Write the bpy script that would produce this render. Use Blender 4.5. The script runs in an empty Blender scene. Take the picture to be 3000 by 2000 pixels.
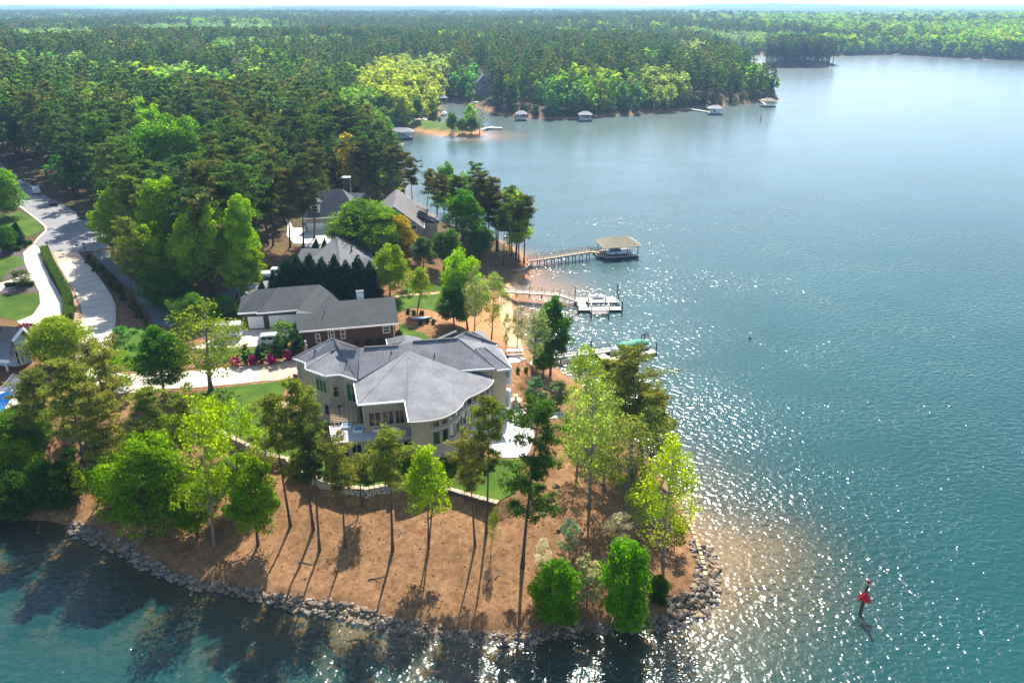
import bpy, math, random
import numpy as np
from mathutils import Vector, Matrix, noise as mnoise

sc = bpy.context.scene
C = sc.collection
PI = math.pi
rad = math.radians

# ---------------------------------------------------------------- camera
PITCH, FPX, CAMH = rad(24.0), 2200.0, 55.0        # photograph is 3000 x 2000 px
cam_d = bpy.data.cameras.new('camera')
cam_d.sensor_width = 36.0
cam_d.lens = FPX / 3000.0 * 36.0
cam_d.clip_start, cam_d.clip_end = 0.5, 60000.0
cam = bpy.data.objects.new('camera', cam_d)
C.objects.link(cam)
cam.location = (0, 0, CAMH)
cam.rotation_euler = (PI / 2 - PITCH, 0, 0)
sc.camera = cam

# ---------------------------------------------------------------- sky, sun, exposure
SUN_EL, SUN_AZ = rad(48.5), rad(7.0)              # azimuth measured from +Y towards +X
w = bpy.data.worlds.new('World'); sc.world = w; w.use_nodes = True
nt = w.node_tree; nt.nodes.clear()
sky = nt.nodes.new('ShaderNodeTexSky'); sky.sky_type = 'NISHITA'
sky.sun_disc = False
sky.sun_elevation = SUN_EL; sky.sun_rotation = SUN_AZ
sky.air_density = 1.0; sky.dust_density = 0.6; sky.ozone_density = 2.0
bg = nt.nodes.new('ShaderNodeBackground'); bg.inputs['Strength'].default_value = 0.125
wo = nt.nodes.new('ShaderNodeOutputWorld')
nt.links.new(sky.outputs[0], bg.inputs[0]); nt.links.new(bg.outputs[0], wo.inputs[0])

sd = bpy.data.lights.new('sun', 'SUN')
sd.energy = 5.0; sd.angle = rad(0.53); sd.color = (1.0, 0.95, 0.86)
sun = bpy.data.objects.new('sun', sd); C.objects.link(sun)
sdir = Vector((math.sin(SUN_AZ) * math.cos(SUN_EL), math.cos(SUN_AZ) * math.cos(SUN_EL), math.sin(SUN_EL)))
sun.rotation_euler = sdir.to_track_quat('Z', 'Y').to_euler()
sun.location = (0, 0, 200)

vs = sc.view_settings
vs.view_transform = 'Standard'; vs.look = 'None'; vs.gamma = 1.0; vs.use_curve_mapping = False
vs.exposure = 1.2
cy = sc.cycles
cy.max_bounces = 6; cy.diffuse_bounces = 2; cy.glossy_bounces = 2; cy.transmission_bounces = 3
cy.volume_bounces = 1; cy.transparent_max_bounces = 6
cy.caustics_reflective = False; cy.caustics_refractive = False
cy.sample_clamp_indirect = 4.0
cy.use_adaptive_sampling = True; cy.adaptive_threshold = 0.02

# ---------------------------------------------------------------- pixel -> place
SP, CP = math.sin(PITCH), math.cos(PITCH)
def ray(px, py):
    u = (px - 1500.0) / FPX; v = (py - 1000.0) / FPX
    return Vector((u, CP - v * SP, -(SP + v * CP)))
def V(px, py, z):
    """point where the sight line of a photo pixel meets height z"""
    r = ray(px, py); t = (z - CAMH) / r.z
    return Vector((r.x * t, r.y * t, z))
def VY(px, py, Y):
    r = ray(px, py); t = Y / r.y
    return Vector((r.x * t, Y, CAMH + r.z * t))
def VPl(px, py, p0, n):
    r = ray(px, py); o = Vector((0, 0, CAMH))
    t = (Vector(p0) - o).dot(n) / r.dot(n)
    return o + r * t
def pix(p):
    x, y, z = p[0], p[1], p[2] - CAMH
    f = y * CP - z * SP; d = y * SP + z * CP
    return 1500 + FPX * x / f, 1000 - FPX * d / f

# ---------------------------------------------------------------- objects
def setp(o, label=None, cat=None, group=None, kind=None):
    if label: o['label'] = label
    if cat: o['category'] = cat
    if group: o['group'] = group
    if kind: o['kind'] = kind
    return o
def thing(name, label, cat, loc=(0, 0, 0), rotz=0.0, group=None):
    o = bpy.data.objects.new(name, None); C.objects.link(o)
    o.location = loc; o.rotation_euler = (0, 0, rotz)
    o.empty_display_size = 0.5
    return setp(o, label, cat, group)
def mesh_np(name, verts, faces_flat, nper, mats=(), midx=None, smooth=False):
    """fast mesh: verts (n,3); faces_flat flat ints; nper verts per face (int)"""
    me = bpy.data.meshes.new(name)
    verts = np.asarray(verts, dtype=np.float32); ff = np.asarray(faces_flat, dtype=np.int32).ravel()
    nf = len(ff) // nper
    me.vertices.add(len(verts)); me.vertices.foreach_set('co', verts.ravel())
    me.loops.add(len(ff)); me.loops.foreach_set('vertex_index', ff)
    me.polygons.add(nf)
    me.polygons.foreach_set('loop_start', np.arange(0, nf * nper, nper, dtype=np.int32))
    try: me.polygons.foreach_set('loop_total', np.full(nf, nper, dtype=np.int32))
    except Exception: pass
    for m in mats: me.materials.append(m)
    if midx is not None: me.polygons.foreach_set('material_index', np.asarray(midx, dtype=np.int32))
    if smooth: me.polygons.foreach_set('use_smooth', np.ones(nf, dtype=bool))
    me.update(calc_edges=True)
    return me
def link(name, me, parent=None):
    o = bpy.data.objects.new(name, me); C.objects.link(o)
    if parent is not None: o.parent = parent
    return o
def copy_tree(o, parent=None):
    c = o.copy(); C.objects.link(c)
    if parent is not None: c.parent = parent
    for ch in list(o.children): copy_tree(ch, c)
    return c

class MB:
    """collects simple solids; build() links them as one mesh object"""
    def __init__(s): s.v = []; s.f = []
    def add(s, vs_, fs):
        n = len(s.v); s.v += [tuple(a) for a in vs_]; s.f += [tuple(n + i for i in f) for f in fs]; return s
    def poly(s, pts): return s.add(pts, [tuple(range(len(pts)))])
    def box(s, cx, cy_, cz, sx, sy, sz, rz=0.0):
        c, sn = math.cos(rz), math.sin(rz); out = []
        for dz in (-.5, .5):
            for dx, dy in ((-.5, -.5), (.5, -.5), (.5, .5), (-.5, .5)):
                x, y = dx * sx, dy * sy
                out.append((cx + x * c - y * sn, cy_ + x * sn + y * c, cz + dz * sz))
        return s.add(out, [(3, 2, 1, 0), (4, 5, 6, 7), (0, 1, 5, 4), (1, 2, 6, 5), (2, 3, 7, 6), (3, 0, 4, 7)])
    def bar(s, a, b, wd, ht=None, up=(0, 0, 1)):
        """box beam from a to b, wd across, ht along up"""
        a, b = Vector(a), Vector(b); ht = wd if ht is None else ht
        d = (b - a).normalized(); up = Vector(up)
        if abs(d.dot(up)) > .98: up = Vector((0, 1, 0))
        sx = d.cross(up).normalized() * wd / 2; sz = sx.cross(d).normalized() * ht / 2
        o = []
        for p in (a, b): o += [p - sx - sz, p + sx - sz, p + sx + sz, p - sx + sz]
        return s.add(o, [(0, 1, 2, 3), (7, 6, 5, 4), (0, 4, 5, 1), (1, 5, 6, 2), (2, 6, 7, 3), (3, 7, 4, 0)])
    def tube(s, pts, radii, n=8, cap=True):
        pts = [Vector(p) for p in pts]; rings = []
        for i, p in enumerate(pts):
            d = (pts[min(i + 1, len(pts) - 1)] - pts[max(i - 1, 0)]).normalized()
            a = d.cross(Vector((0, 0, 1)) if abs(d.z) < .95 else Vector((1, 0, 0))).normalized(); b = d.cross(a)
            r = radii[i] if hasattr(radii, '__len__') else radii
            rings.append([p + a * math.cos(2 * PI * k / n) * r + b * math.sin(2 * PI * k / n) * r for k in range(n)])
        vv = [q for r in rings for q in r]; ff = []
        for i in range(len(rings) - 1):
            for k in range(n):
                k2 = (k + 1) % n
                ff.append((i * n + k, i * n + k2, (i + 1) * n + k2, (i + 1) * n + k))
        if cap: ff += [tuple(range(n))[::-1], tuple(range((len(rings) - 1) * n, len(rings) * n))]
        return s.add(vv, ff)
    def prism(s, poly, z0, z1):
        """vertical solid over a plan outline; z0/z1 numbers or functions (i)->z"""
        n = len(poly); g0 = z0 if callable(z0) else (lambda i: z0); g1 = z1 if callable(z1) else (lambda i: z1)
        vv = [(p[0], p[1], g0(i)) for i, p in enumerate(poly)] + [(p[0], p[1], g1(i)) for i, p in enumerate(poly)]
        ff = [tuple(range(n))[::-1], tuple(range(n, 2 * n))] + [(i, (i + 1) % n, n + (i + 1) % n, n + i) for i in range(n)]
        return s.add(vv, ff)
    def loft(s, rings, cap=True):
        n = len(rings[0]); vv = [q for r in rings for q in r]; ff = []
        for i in range(len(rings) - 1):
            for k in range(n):
                k2 = (k + 1) % n; ff.append((i * n + k, i * n + k2, (i + 1) * n + k2, (i + 1) * n + k))
        if cap: ff += [tuple(range(n))[::-1], tuple(range((len(rings) - 1) * n, len(rings) * n))]
        return s.add(vv, ff)
    def slab(s, pts, th, up=(0, 0, 1)):
        """a face given thickness th below it"""
        n = len(pts); u = Vector(up) * th
        vv = [Vector(p) for p in pts] + [Vector(p) - u for p in pts]
        return s.add(vv, [tuple(range(n)), tuple(range(n, 2 * n))[::-1]] + [(n + i, n + (i + 1) % n, (i + 1) % n, i) for i in range(n)])
    def mesh(s, name, mat, smooth=False):
        me = bpy.data.meshes.new(name); me.from_pydata(s.v, [], s.f)
        if mat is not None: me.materials.append(mat)
        if smooth: me.polygons.foreach_set('use_smooth', [True] * len(me.polygons))
        me.update(); return me
    def build(s, name, mat, parent=None, smooth=False, world=True):
        """vertices are in world space (world=True) or in the parent's own space"""
        if parent is not None and world:
            mi = (Matrix.Translation(parent_loc(parent))).inverted()
            s.v = [tuple(mi @ Vector(q)) for q in s.v]
        return link(name, s.mesh(name, mat, smooth), parent)
def parent_loc(p):
    l = Vector((0, 0, 0))
    while p is not None: l = l + Vector(p.location); p = p.parent
    return l
# ---------------------------------------------------------------- materials
def newmat(name):
    m = bpy.data.materials.new(name); m.use_nodes = True
    n = m.node_tree; b = n.nodes['Principled BSDF']
    return m, n, b
def nd(n, t, **kw):
    x = n.nodes.new(t)
    for k, v in kw.items():
        if k.startswith('i_'): x.inputs[k[2:].replace('_', ' ')].default_value = v
        else: setattr(x, k, v)
    return x
def ramp(n, src, stops):
    r = n.nodes.new('ShaderNodeValToRGB'); e = r.color_ramp.elements
    while len(e) < len(stops): e.new(0.5)
    for q, (p, c) in zip(e, stops): q.position = p; q.color = (*c, 1)
    n.links.new(src, r.inputs[0]); return r
def noise_tex(n, scale, detail=4, rough=.6, coord='Object', vec=None, stretch=None):
    t = nd(n, 'ShaderNodeTexNoise'); t.inputs['Scale'].default_value = scale
    t.inputs['Detail'].default_value = detail; t.inputs['Roughness'].default_value = rough
    if vec is None:
        tc = nd(n, 'ShaderNodeTexCoord'); vec = tc.outputs[coord]
    if stretch:
        mp = nd(n, 'ShaderNodeMapping'); mp.inputs['Scale'].default_value = stretch
        n.links.new(vec, mp.inputs[0]); vec = mp.outputs[0]
    n.links.new(vec, t.inputs['Vector']); return t
def mixc(n, fac, a, b, mode='MIX'):
    m = nd(n, 'ShaderNodeMix', data_type='RGBA', blend_type=mode)
    for sock, val in ((m.inputs[0], fac), (m.inputs[6], a), (m.inputs[7], b)):
        if hasattr(val, 'is_output'): n.links.new(val, sock)
        elif isinstance(val, (int, float)): sock.default_value = val
        else: sock.default_value = (*val, 1)
    return m.outputs[2]
def mth(n, op, a, b=None, c=None, clamp=False):
    m = nd(n, 'ShaderNodeMath', operation=op); m.use_clamp = clamp
    for i, val in enumerate((a, b, c)):
        if val is None: continue
        if hasattr(val, 'is_output'): n.links.new(val, m.inputs[i])
        else: m.inputs[i].default_value = val
    return m.outputs[0]
def bump(n, b, src, strength, dist):
    bp = nd(n, 'ShaderNodeBump'); bp.inputs['Strength'].default_value = strength; bp.inputs['Distance'].default_value = dist
    n.links.new(src, bp.inputs['Height']); n.links.new(bp.outputs[0], b.inputs['Normal']); return bp

def plain(name, col, rough=.6, var=.12, scale=2.0, metal=0.0, bmp=0.0, bscale=None, spec=.5):
    """one colour with uneven wear"""
    m, n, b = newmat(name)
    t = noise_tex(n, scale, 5, .65)
    t2 = noise_tex(n, scale * 9, 3, .6)
    k = mth(n, 'ADD', mth(n, 'MULTIPLY', t.outputs['Fac'], .7), mth(n, 'MULTIPLY', t2.outputs['Fac'], .3))
    lo = tuple(max(0, c * (1 - var)) for c in col); hi = tuple(min(1, c * (1 + var)) for c in col)
    r = ramp(n, k, [(.3, lo), (.7, hi)])
    n.links.new(r.outputs[0], b.inputs['Base Color'])
    b.inputs['Roughness'].default_value = rough; b.inputs['Metallic'].default_value = metal
    b.inputs['Specular IOR Level'].default_value = spec
    if bmp: bump(n, b, (noise_tex(n, bscale or scale * 12, 4, .6)).outputs['Fac'], bmp, .02)
    return m

M = {}
# ground: pine straw and leaf litter
m, n, b = newmat('pine_straw')
t1 = noise_tex(n, .12, 5, .6); t2 = noise_tex(n, 1.6, 6, .7); t3 = noise_tex(n, 14, 3, .7)
k = mth(n, 'ADD', mth(n, 'MULTIPLY', t2.outputs['Fac'], .6), mth(n, 'MULTIPLY', t3.outputs['Fac'], .4))
r = ramp(n, k, [(.30, (.085, .040, .018)), (.45, (.23, .112, .048)), (.58, (.34, .175, .078)), (.75, (.44, .26, .14))])
r2 = ramp(n, t1.outputs['Fac'], [(.3, (.8, .72, .65)), (.7, (1.08, 1.0, .95))])
cc = mixc(n, 1.0, r.outputs[0], r2.outputs[0], 'MULTIPLY')
n.links.new(cc, b.inputs['Base Color']); b.inputs['Roughness'].default_value = .95
b.inputs['Specular IOR Level'].default_value = .1
bump(n, b, k, .9, .12); M['straw'] = m
# terrain: straw near the houses, darker floor in the forest, clay near and under water (attribute per vertex)
m, n, b = newmat('ground')
t1 = noise_tex(n, .10, 5, .6); t2 = noise_tex(n, 1.4, 6, .7); t3 = noise_tex(n, 9, 3, .7)
k = mth(n, 'ADD', mth(n, 'MULTIPLY', t2.outputs['Fac'], .55), mth(n, 'MULTIPLY', t3.outputs['Fac'], .45))
r = ramp(n, k, [(.30, (.060, .032, .015)), (.44, (.165, .090, .041)), (.58, (.285, .162, .080)), (.75, (.44, .29, .17))])
t1b = noise_tex(n, .42, 5, .7)
t1c = mth(n, 'ADD', mth(n, 'MULTIPLY', t1.outputs['Fac'], .5), mth(n, 'MULTIPLY', t1b.outputs['Fac'], .5))
t1s = ramp(n, t1c, [(.36, (.58, .56, .55)), (.50, (.95, .90, .86)), (.64, (1.18, 1.14, 1.10))])
straw = mixc(n, 1.0, r.outputs[0], t1s.outputs[0], 'MULTIPLY')
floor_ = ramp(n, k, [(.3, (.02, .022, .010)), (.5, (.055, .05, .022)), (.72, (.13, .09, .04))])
at = nd(n, 'ShaderNodeAttribute', attribute_name='zone')      # r: forest floor, g: clay sand, b: grass
sep = nd(n, 'ShaderNodeSeparateColor'); n.links.new(at.outputs['Color'], sep.inputs[0])
clay = ramp(n, k, [(.3, (.33, .14, .055)), (.7, (.52, .27, .13))])
bed = ramp(n, k, [(.3, (.16, .10, .038)), (.7, (.36, .23, .10))])
gr = ramp(n, k, [(.3, (.035, .085, .010)), (.7, (.11, .19, .025))])
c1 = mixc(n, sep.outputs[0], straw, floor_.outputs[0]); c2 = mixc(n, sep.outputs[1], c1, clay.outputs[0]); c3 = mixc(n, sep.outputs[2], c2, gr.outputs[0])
at2 = nd(n, 'ShaderNodeAttribute', attribute_name='bed'); c4 = mixc(n, at2.outputs['Fac'], c3, bed.outputs[0])
n.links.new(c4, b.inputs['Base Color']); b.inputs['Roughness'].default_value = .95; b.inputs['Specular IOR Level'].default_value = .1
bump(n, b, k, .8, .10); M['ground'] = m
# lawn
m, n, b = newmat('lawn')
t1 = noise_tex(n, .35, 4, .6); t2 = noise_tex(n, 6, 5, .75)
k = mth(n, 'ADD', mth(n, 'MULTIPLY', t1.outputs['Fac'], .55), mth(n, 'MULTIPLY', t2.outputs['Fac'], .45))
r = ramp(n, k, [(.34, (.020, .052, .003)), (.5, (.048, .100, .004)), (.68, (.105, .15, .010))])
n.links.new(r.outputs[0], b.inputs['Base Color']); b.inputs['Roughness'].default_value = .9; b.inputs['Specular IOR Level'].default_value = .15
bump(n, b, t2.outputs['Fac'], .8, .06); M['lawn'] = m
# roof shingles (courses through a fine wave, blotches)
def shingle(name, lo, hi):
    m, n, b = newmat(name)
    t1 = noise_tex(n, .45, 5, .7, stretch=(1, 1, .35)); t2 = noise_tex(n, 5, 5, .85)
    k = mth(n, 'ADD', mth(n, 'MULTIPLY', t1.outputs['Fac'], .38), mth(n, 'MULTIPLY', t2.outputs['Fac'], .52))
    t4 = noise_tex(n, 30, 2, .8); k = mth(n, 'ADD', k, mth(n, 'MULTIPLY', t4.outputs['Fac'], .12))
    r = ramp(n, k, [(.42, lo), (.62, hi)])
    n.links.new(r.outputs[0], b.inputs['Base Color']); b.inputs['Roughness'].default_value = .82
    bump(n, b, k, .35, .03); return m
M['roof_grey'] = shingle('roof_shingle_grey', (.095, .094, .100), (.215, .213, .222))
M['roof_dark'] = shingle('roof_shingle_dark', (.030, .034, .033), (.066, .072, .070))
M['roof_brown'] = shingle('roof_shingle_brown', (.075, .066, .060), (.15, .132, .12)); M['roof_mid'] = shingle('roof_shingle_mid', (.060, .060, .064), (.125, .125, .13))
M['roof_tan'] = shingle('roof_shingle_tan', (.13, .115, .06), (.21, .185, .105))
M['roof_pale'] = shingle('roof_pale', (.19, .19, .20), (.29, .29, .30))
# brick (fine courses only, far too small to part)
def brick(name, c1_, c2_, mo, scale=4.2, bs=.5):
    m, n, b = newmat(name)
    tc = nd(n, 'ShaderNodeTexCoord'); mp = nd(n, 'ShaderNodeMapping'); mp.inputs['Rotation'].default_value = (PI / 2, 0, 0)
    cmb = nd(n, 'ShaderNodeCombineXYZ'); sp = nd(n, 'ShaderNodeSeparateXYZ'); n.links.new(tc.outputs['Object'], sp.inputs[0])
    n.links.new(mth(n, 'ADD', sp.outputs[0], sp.outputs[1]), cmb.inputs[0]); n.links.new(sp.outputs[2], cmb.inputs[1])
    bt = nd(n, 'ShaderNodeTexBrick'); bt.inputs['Scale'].default_value = scale
    bt.inputs['Color1'].default_value = (*c1_, 1); bt.inputs['Color2'].default_value = (*c2_, 1); bt.inputs['Mortar'].default_value = (*mo, 1)
    bt.inputs['Mortar Size'].default_value = .015; n.links.new(cmb.outputs[0], bt.inputs['Vector'])
    t = noise_tex(n, 1.2, 5, .7); r = ramp(n, t.outputs['Fac'], [(.3, (.78, .78, .78)), (.7, (1.12, 1.12, 1.12))])
    n.links.new(mixc(n, 1.0, bt.outputs['Color'], r.outputs[0], 'MULTIPLY'), b.inputs['Base Color']); b.inputs['Roughness'].default_value = .85
    bump(n, b, bt.outputs['Fac'], -.4, .02); return m
M['brick_tan'] = brick('brick_tan', (.46, .36, .23), (.57, .45, .30), (.52, .44, .32))
M['brick_dark'] = brick('brick_dark', (.050, .032, .023), (.082, .052, .037), (.095, .078, .064))
M['siding_tan'] = plain('siding_tan', (.33, .29, .21), .7, .08, 1.0)
M['siding_blue'] = plain('siding_blue', (.46, .51, .60), .6, .07, 1.0)
M['siding_grey'] = plain('siding_grey', (.16, .17, .18), .7, .1, 1.0)
M['white'] = plain('white_paint', (.80, .79, .76), .5, .05, 1.5)
M['trim'] = plain('cream_trim', (.50, .44, .35), .55, .08, 2.0)
M['stone'] = plain('stone', (.40, .34, .26), .9, .35, 2.2, bmp=.6)
M['cap'] = plain('cap_stone', (.40, .31, .20), .9, .28, 1.8, bmp=.5)
M['rock'] = None
m, n, b = newmat('rock')
oi = nd(n, 'ShaderNodeObjectInfo'); t = noise_tex(n, 2.2, 5, .7)
r = ramp(n, t.outputs['Fac'], [(.3, (.045, .038, .030)), (.5, (.16, .133, .102)), (.72, (.36, .295, .22))])
ov = ramp(n, oi.outputs['Random'], [(0, (.55, .50, .43)), (.5, (1.05, .92, .75)), (1, (1.9, 1.5, 1.05))])
n.links.new(mixc(n, 1.0, r.outputs[0], ov.outputs[0], 'MULTIPLY'), b.inputs['Base Color']); b.inputs['Roughness'].default_value = .8
bump(n, b, t.outputs['Fac'], .6, .08); M['rock'] = m
def paving(name, col, crack=0.0, var=.1):
    m, n, b = newmat(name)
    t1 = noise_tex(n, .18, 5, .65); t2 = noise_tex(n, 2.5, 6, .75)
    k = mth(n, 'ADD', mth(n, 'MULTIPLY', t1.outputs['Fac'], .6), mth(n, 'MULTIPLY', t2.outputs['Fac'], .4))
    r = ramp(n, k, [(.3, tuple(c * (1 - var) for c in col)), (.7, tuple(min(1, c * (1 + var)) for c in col))])
    n.links.new(r.outputs[0], b.inputs['Base Color']); b.inputs['Roughness'].default_value = .85
    bump(n, b, t2.outputs['Fac'], .25, .02); return m
M['concrete'] = paving('concrete', (.52, .44, .34), var=.15)
M['concrete_white'] = paving('concrete_white', (.68, .65, .61), var=.06)
M['tan_paving'] = paving('tan_paving', (.46, .32, .22))
M['asphalt'] = paving('asphalt', (.185, .18, .18), var=.14)
M['asphalt_blue'] = paving('asphalt_blue', (.13, .13, .14), var=.16)
M['gravel'] = paving('gravel', (.36, .22, .13), var=.25)
M['dark_mulch'] = paving('dark_mulch', (.075, .05, .042), var=.4)
M['sand'] = paving('sand', (.55, .34, .17), var=.2)
def wood(name, col, var=.2):
    m, n, b = newmat(name)
    t = noise_tex(n, 3.0, 5, .7, stretch=(1, 1, 1)); t2 = noise_tex(n, .6, 3, .6)
    k = mth(n, 'ADD', mth(n, 'MULTIPLY', t.outputs['Fac'], .6), mth(n, 'MULTIPLY', t2.outputs['Fac'], .4))
    r = ramp(n, k, [(.3, tuple(c * (1 - var) for c in col)), (.7, tuple(min(1, c * (1 + var)) for c in col))])
    n.links.new(r.outputs[0], b.inputs['Base Color']); b.inputs['Roughness'].default_value = .8; return m
M['deck'] = wood('deck_wood', (.44, .35, .25)); M['deck_pale'] = wood('deck_pale', (.60, .54, .46), .12)
M['deck_brown'] = wood('deck_brown', (.21, .125, .07)); M['pile'] = wood('pile_wood', (.085, .06, .045), .3)
M['pergola'] = wood('pergola_wood', (.60, .44, .27), .12); M['flat_roof'] = paving('flat_roof', (.42, .38, .36), var=.1)
M['float'] = plain('float_black', (.03, .035, .04), .6)
M['green_canvas'] = plain('green_canvas', (.006, .20, .105), .7, .15, 1.2); M['gel'] = plain('boat_white', (.82, .82, .82), .25, .03, 1)
M['blue'] = plain('blue_paint', (.02, .06, .28), .5); M['red'] = plain('red_paint', (.55, .02, .03), .5, .15)
M['metal'] = plain('grey_metal', (.42, .43, .45), .35, .08, 2, metal=.8); M['black'] = plain('black', (.012, .012, .014), .5)
M['tyre'] = plain('tyre', (.018, .018, .018), .85); M['car_white'] = plain('car_white', (.78, .78, .77), .22, .02, 1); M['car_dark'] = plain('car_dark', (.012, .016, .025), .2, .05, 1)
M['car_silver'] = plain('car_silver', (.50, .53, .55), .25, .03, 1)
M['pool'] = plain('pool_water', (.01, .14, .42), .05, .2, .6)
M['door_white'] = plain('garage_door_white', (.74, .73, .72), .5, .04, 1.0)
m, n, b = newmat('window_glass')
b.inputs['Base Color'].default_value = (.012, .022, .020, 1); b.inputs['Roughness'].default_value = .06; b.inputs['Specular IOR Level'].default_value = .9; b.inputs['Metallic'].default_value = 0
M['glass'] = m
m, n, b = newmat('green_glass')
b.inputs['Base Color'].default_value = (.012, .075, .045, 1); b.inputs['Roughness'].default_value = .06; b.inputs['Specular IOR Level'].default_value = .9
M['glass_green'] = m
m, n, b = newmat('sky_glass')
b.inputs['Base Color'].default_value = (.10, .22, .32, 1); b.inputs['Roughness'].default_value = .04; b.inputs['Specular IOR Level'].default_value = 1.0
M['glass_sky'] = m
# foliage: object colour tint x per leaf shade; half the light passes through
def leafmat(name, trans=.58, inst=False):
    m = bpy.data.materials.new(name); m.use_nodes = True; n = m.node_tree; n.nodes.clear()
    out = nd(n, 'ShaderNodeOutputMaterial'); oi = nd(n, 'ShaderNodeObjectInfo')
    at = nd(n, 'ShaderNodeAttribute', attribute_name='leaf')
    sp = nd(n, 'ShaderNodeSeparateColor'); n.links.new(at.outputs['Color'], sp.inputs[0])
    base = nd(n, 'ShaderNodeAttribute', attribute_name='tint', attribute_type='INSTANCER').outputs['Color'] if inst else oi.outputs['Color']
    hs = nd(n, 'ShaderNodeHueSaturation'); n.links.new(base, hs.inputs['Color'])
    n.links.new(mth(n, 'ADD', mth(n, 'MULTIPLY', sp.outputs[0], .05), .475), hs.inputs['Hue'])
    n.links.new(mth(n, 'ADD', mth(n, 'MULTIPLY', sp.outputs[1], 1.0), .45), hs.inputs['Value'])
    df = nd(n, 'ShaderNodeBsdfDiffuse'); n.links.new(hs.outputs[0], df.inputs[0])
    tr = nd(n, 'ShaderNodeBsdfTranslucent'); h2 = nd(n, 'ShaderNodeHueSaturation'); h2.inputs['Hue'].default_value = .497; h2.inputs['Saturation'].default_value = 1.12; h2.inputs['Value'].default_value = 1.5
    n.links.new(hs.outputs[0], h2.inputs['Color']); n.links.new(h2.outputs[0], tr.inputs[0])
    mx = nd(n, 'ShaderNodeMixShader'); mx.inputs[0].default_value = trans
    n.links.new(df.outputs[0], mx.inputs[1]); n.links.new(tr.outputs[0], mx.inputs[2])
    n.links.new(mx.outputs[0], out.inputs[0]); return m
M['leaf'] = leafmat('foliage'); M['needle'] = leafmat('needles', .50); M['leaf_far'] = leafmat('foliage_far', .55, True)
m, n, b = newmat('bark'); t = noise_tex(n, 3.0, 4, .7, stretch=(3, 3, .6)); r = ramp(n, t.outputs['Fac'], [(.3, (.035, .024, .018)), (.7, (.13, .09, .065))])
n.links.new(r.outputs[0], b.inputs['Base Color']); b.inputs['Roughness'].default_value = .95; bump(n, b, t.outputs['Fac'], .7, .05); M['bark'] = m
m, n, b = newmat('bark_pale'); t = noise_tex(n, 3.0, 4, .7, stretch=(3, 3, .6)); r = ramp(n, t.outputs['Fac'], [(.3, (.10, .085, .07)), (.7, (.27, .235, .20))])
n.links.new(r.outputs[0], b.inputs['Base Color']); b.inputs['Roughness'].default_value = .95; M['bark_pale'] = m
# ---------------------------------------------------------------- shoreline (traced at water level z = 0)
SHORE_PX = [(0,1515),(64,1523),(140,1523),(204,1540),(255,1574),(306,1591),(370,1621),(425,1655),(510,1689),(595,1715),
 (723,1738),(824,1764),(957,1789),(1073,1814),(1156,1834),(1239,1847),(1322,1859),(1400,1862),(1488,1868),(1568,1866),(1686,1852),
 (1757,1846),(1910,1836),(1976,1816),(2050,1790),(2086,1743),(2086,1687),(2078,1651),(2062,1600),(2043,1559),(2002,1498),(1975,1455),
 (1935,1400),(1890,1330),(1835,1255),(1780,1190),(1720,1140),(1660,1105),(1626,1074),(1590,1062),(1558,1040),(1538,1010),(1522,975),(1510,935),(1503,898),(1508,868),
 (1524,838),(1545,810),(1553,786),(1556,770),(1548,757),(1520,735),(1480,712),(1420,690),(1350,672),(1290,655),(1240,640),(1205,615),(1188,580),(1178,530),
 (1168,490),(1155,455),(1130,435),(1105,424),(1088,414),(1084,400),(1098,388),(1130,384),(1170,381),(1212,383),(1262,390),(1306,398),(1360,400),(1400,399),(1419,394),
 (1410,384),(1380,376),(1345,370),(1310,364),(1278,358),(1245,354),(1258,346),(1290,340),(1288,322),(1290,305),(1306,296),(1330,299),(1374,308),(1417,317),(1446,333),
 (1510,342),(1565,347),(1638,349),(1723,347),(1787,340),(1872,334),(2000,324),(2064,317),(2170,304),(2221,298),(2262,297),(2280,294),(2274,288),(2245,272),(2210,250),(2180,220),
 (2150,195),(2120,176),(2095,163),(2100,157),(2160,159),(2225,163),(2330,165),(2450,166),(2531,162),(2638,161),(2757,168),(2850,174),(3000,178),(3200,186),(3500,196)]
shore = [(-900.,-200.),(-420.,20.),(-260.,40.),(-170.,62.),(-110.,74.),(-80.,78.)] + [tuple(V(x, y, 0)[:2]) for x, y in SHORE_PX]
lx, ly = shore[-1]
shore += [(lx + 900, ly - 40), (3500., 700.), (9000., 500.), (30000., 2000.), (30000., 30000.), (-30000., 30000.), (-30000., -200.)]
shore = np.array(shore)
isl = [V(x, y, 0)[:2] for x, y in [(2229,195),(2260,197),(2330,198),(2400,197),(2446,194),(2448,189),(2420,184),(2350,181),(2280,182),(2240,187)]]
island = np.array([tuple(p) for p in isl])

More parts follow.
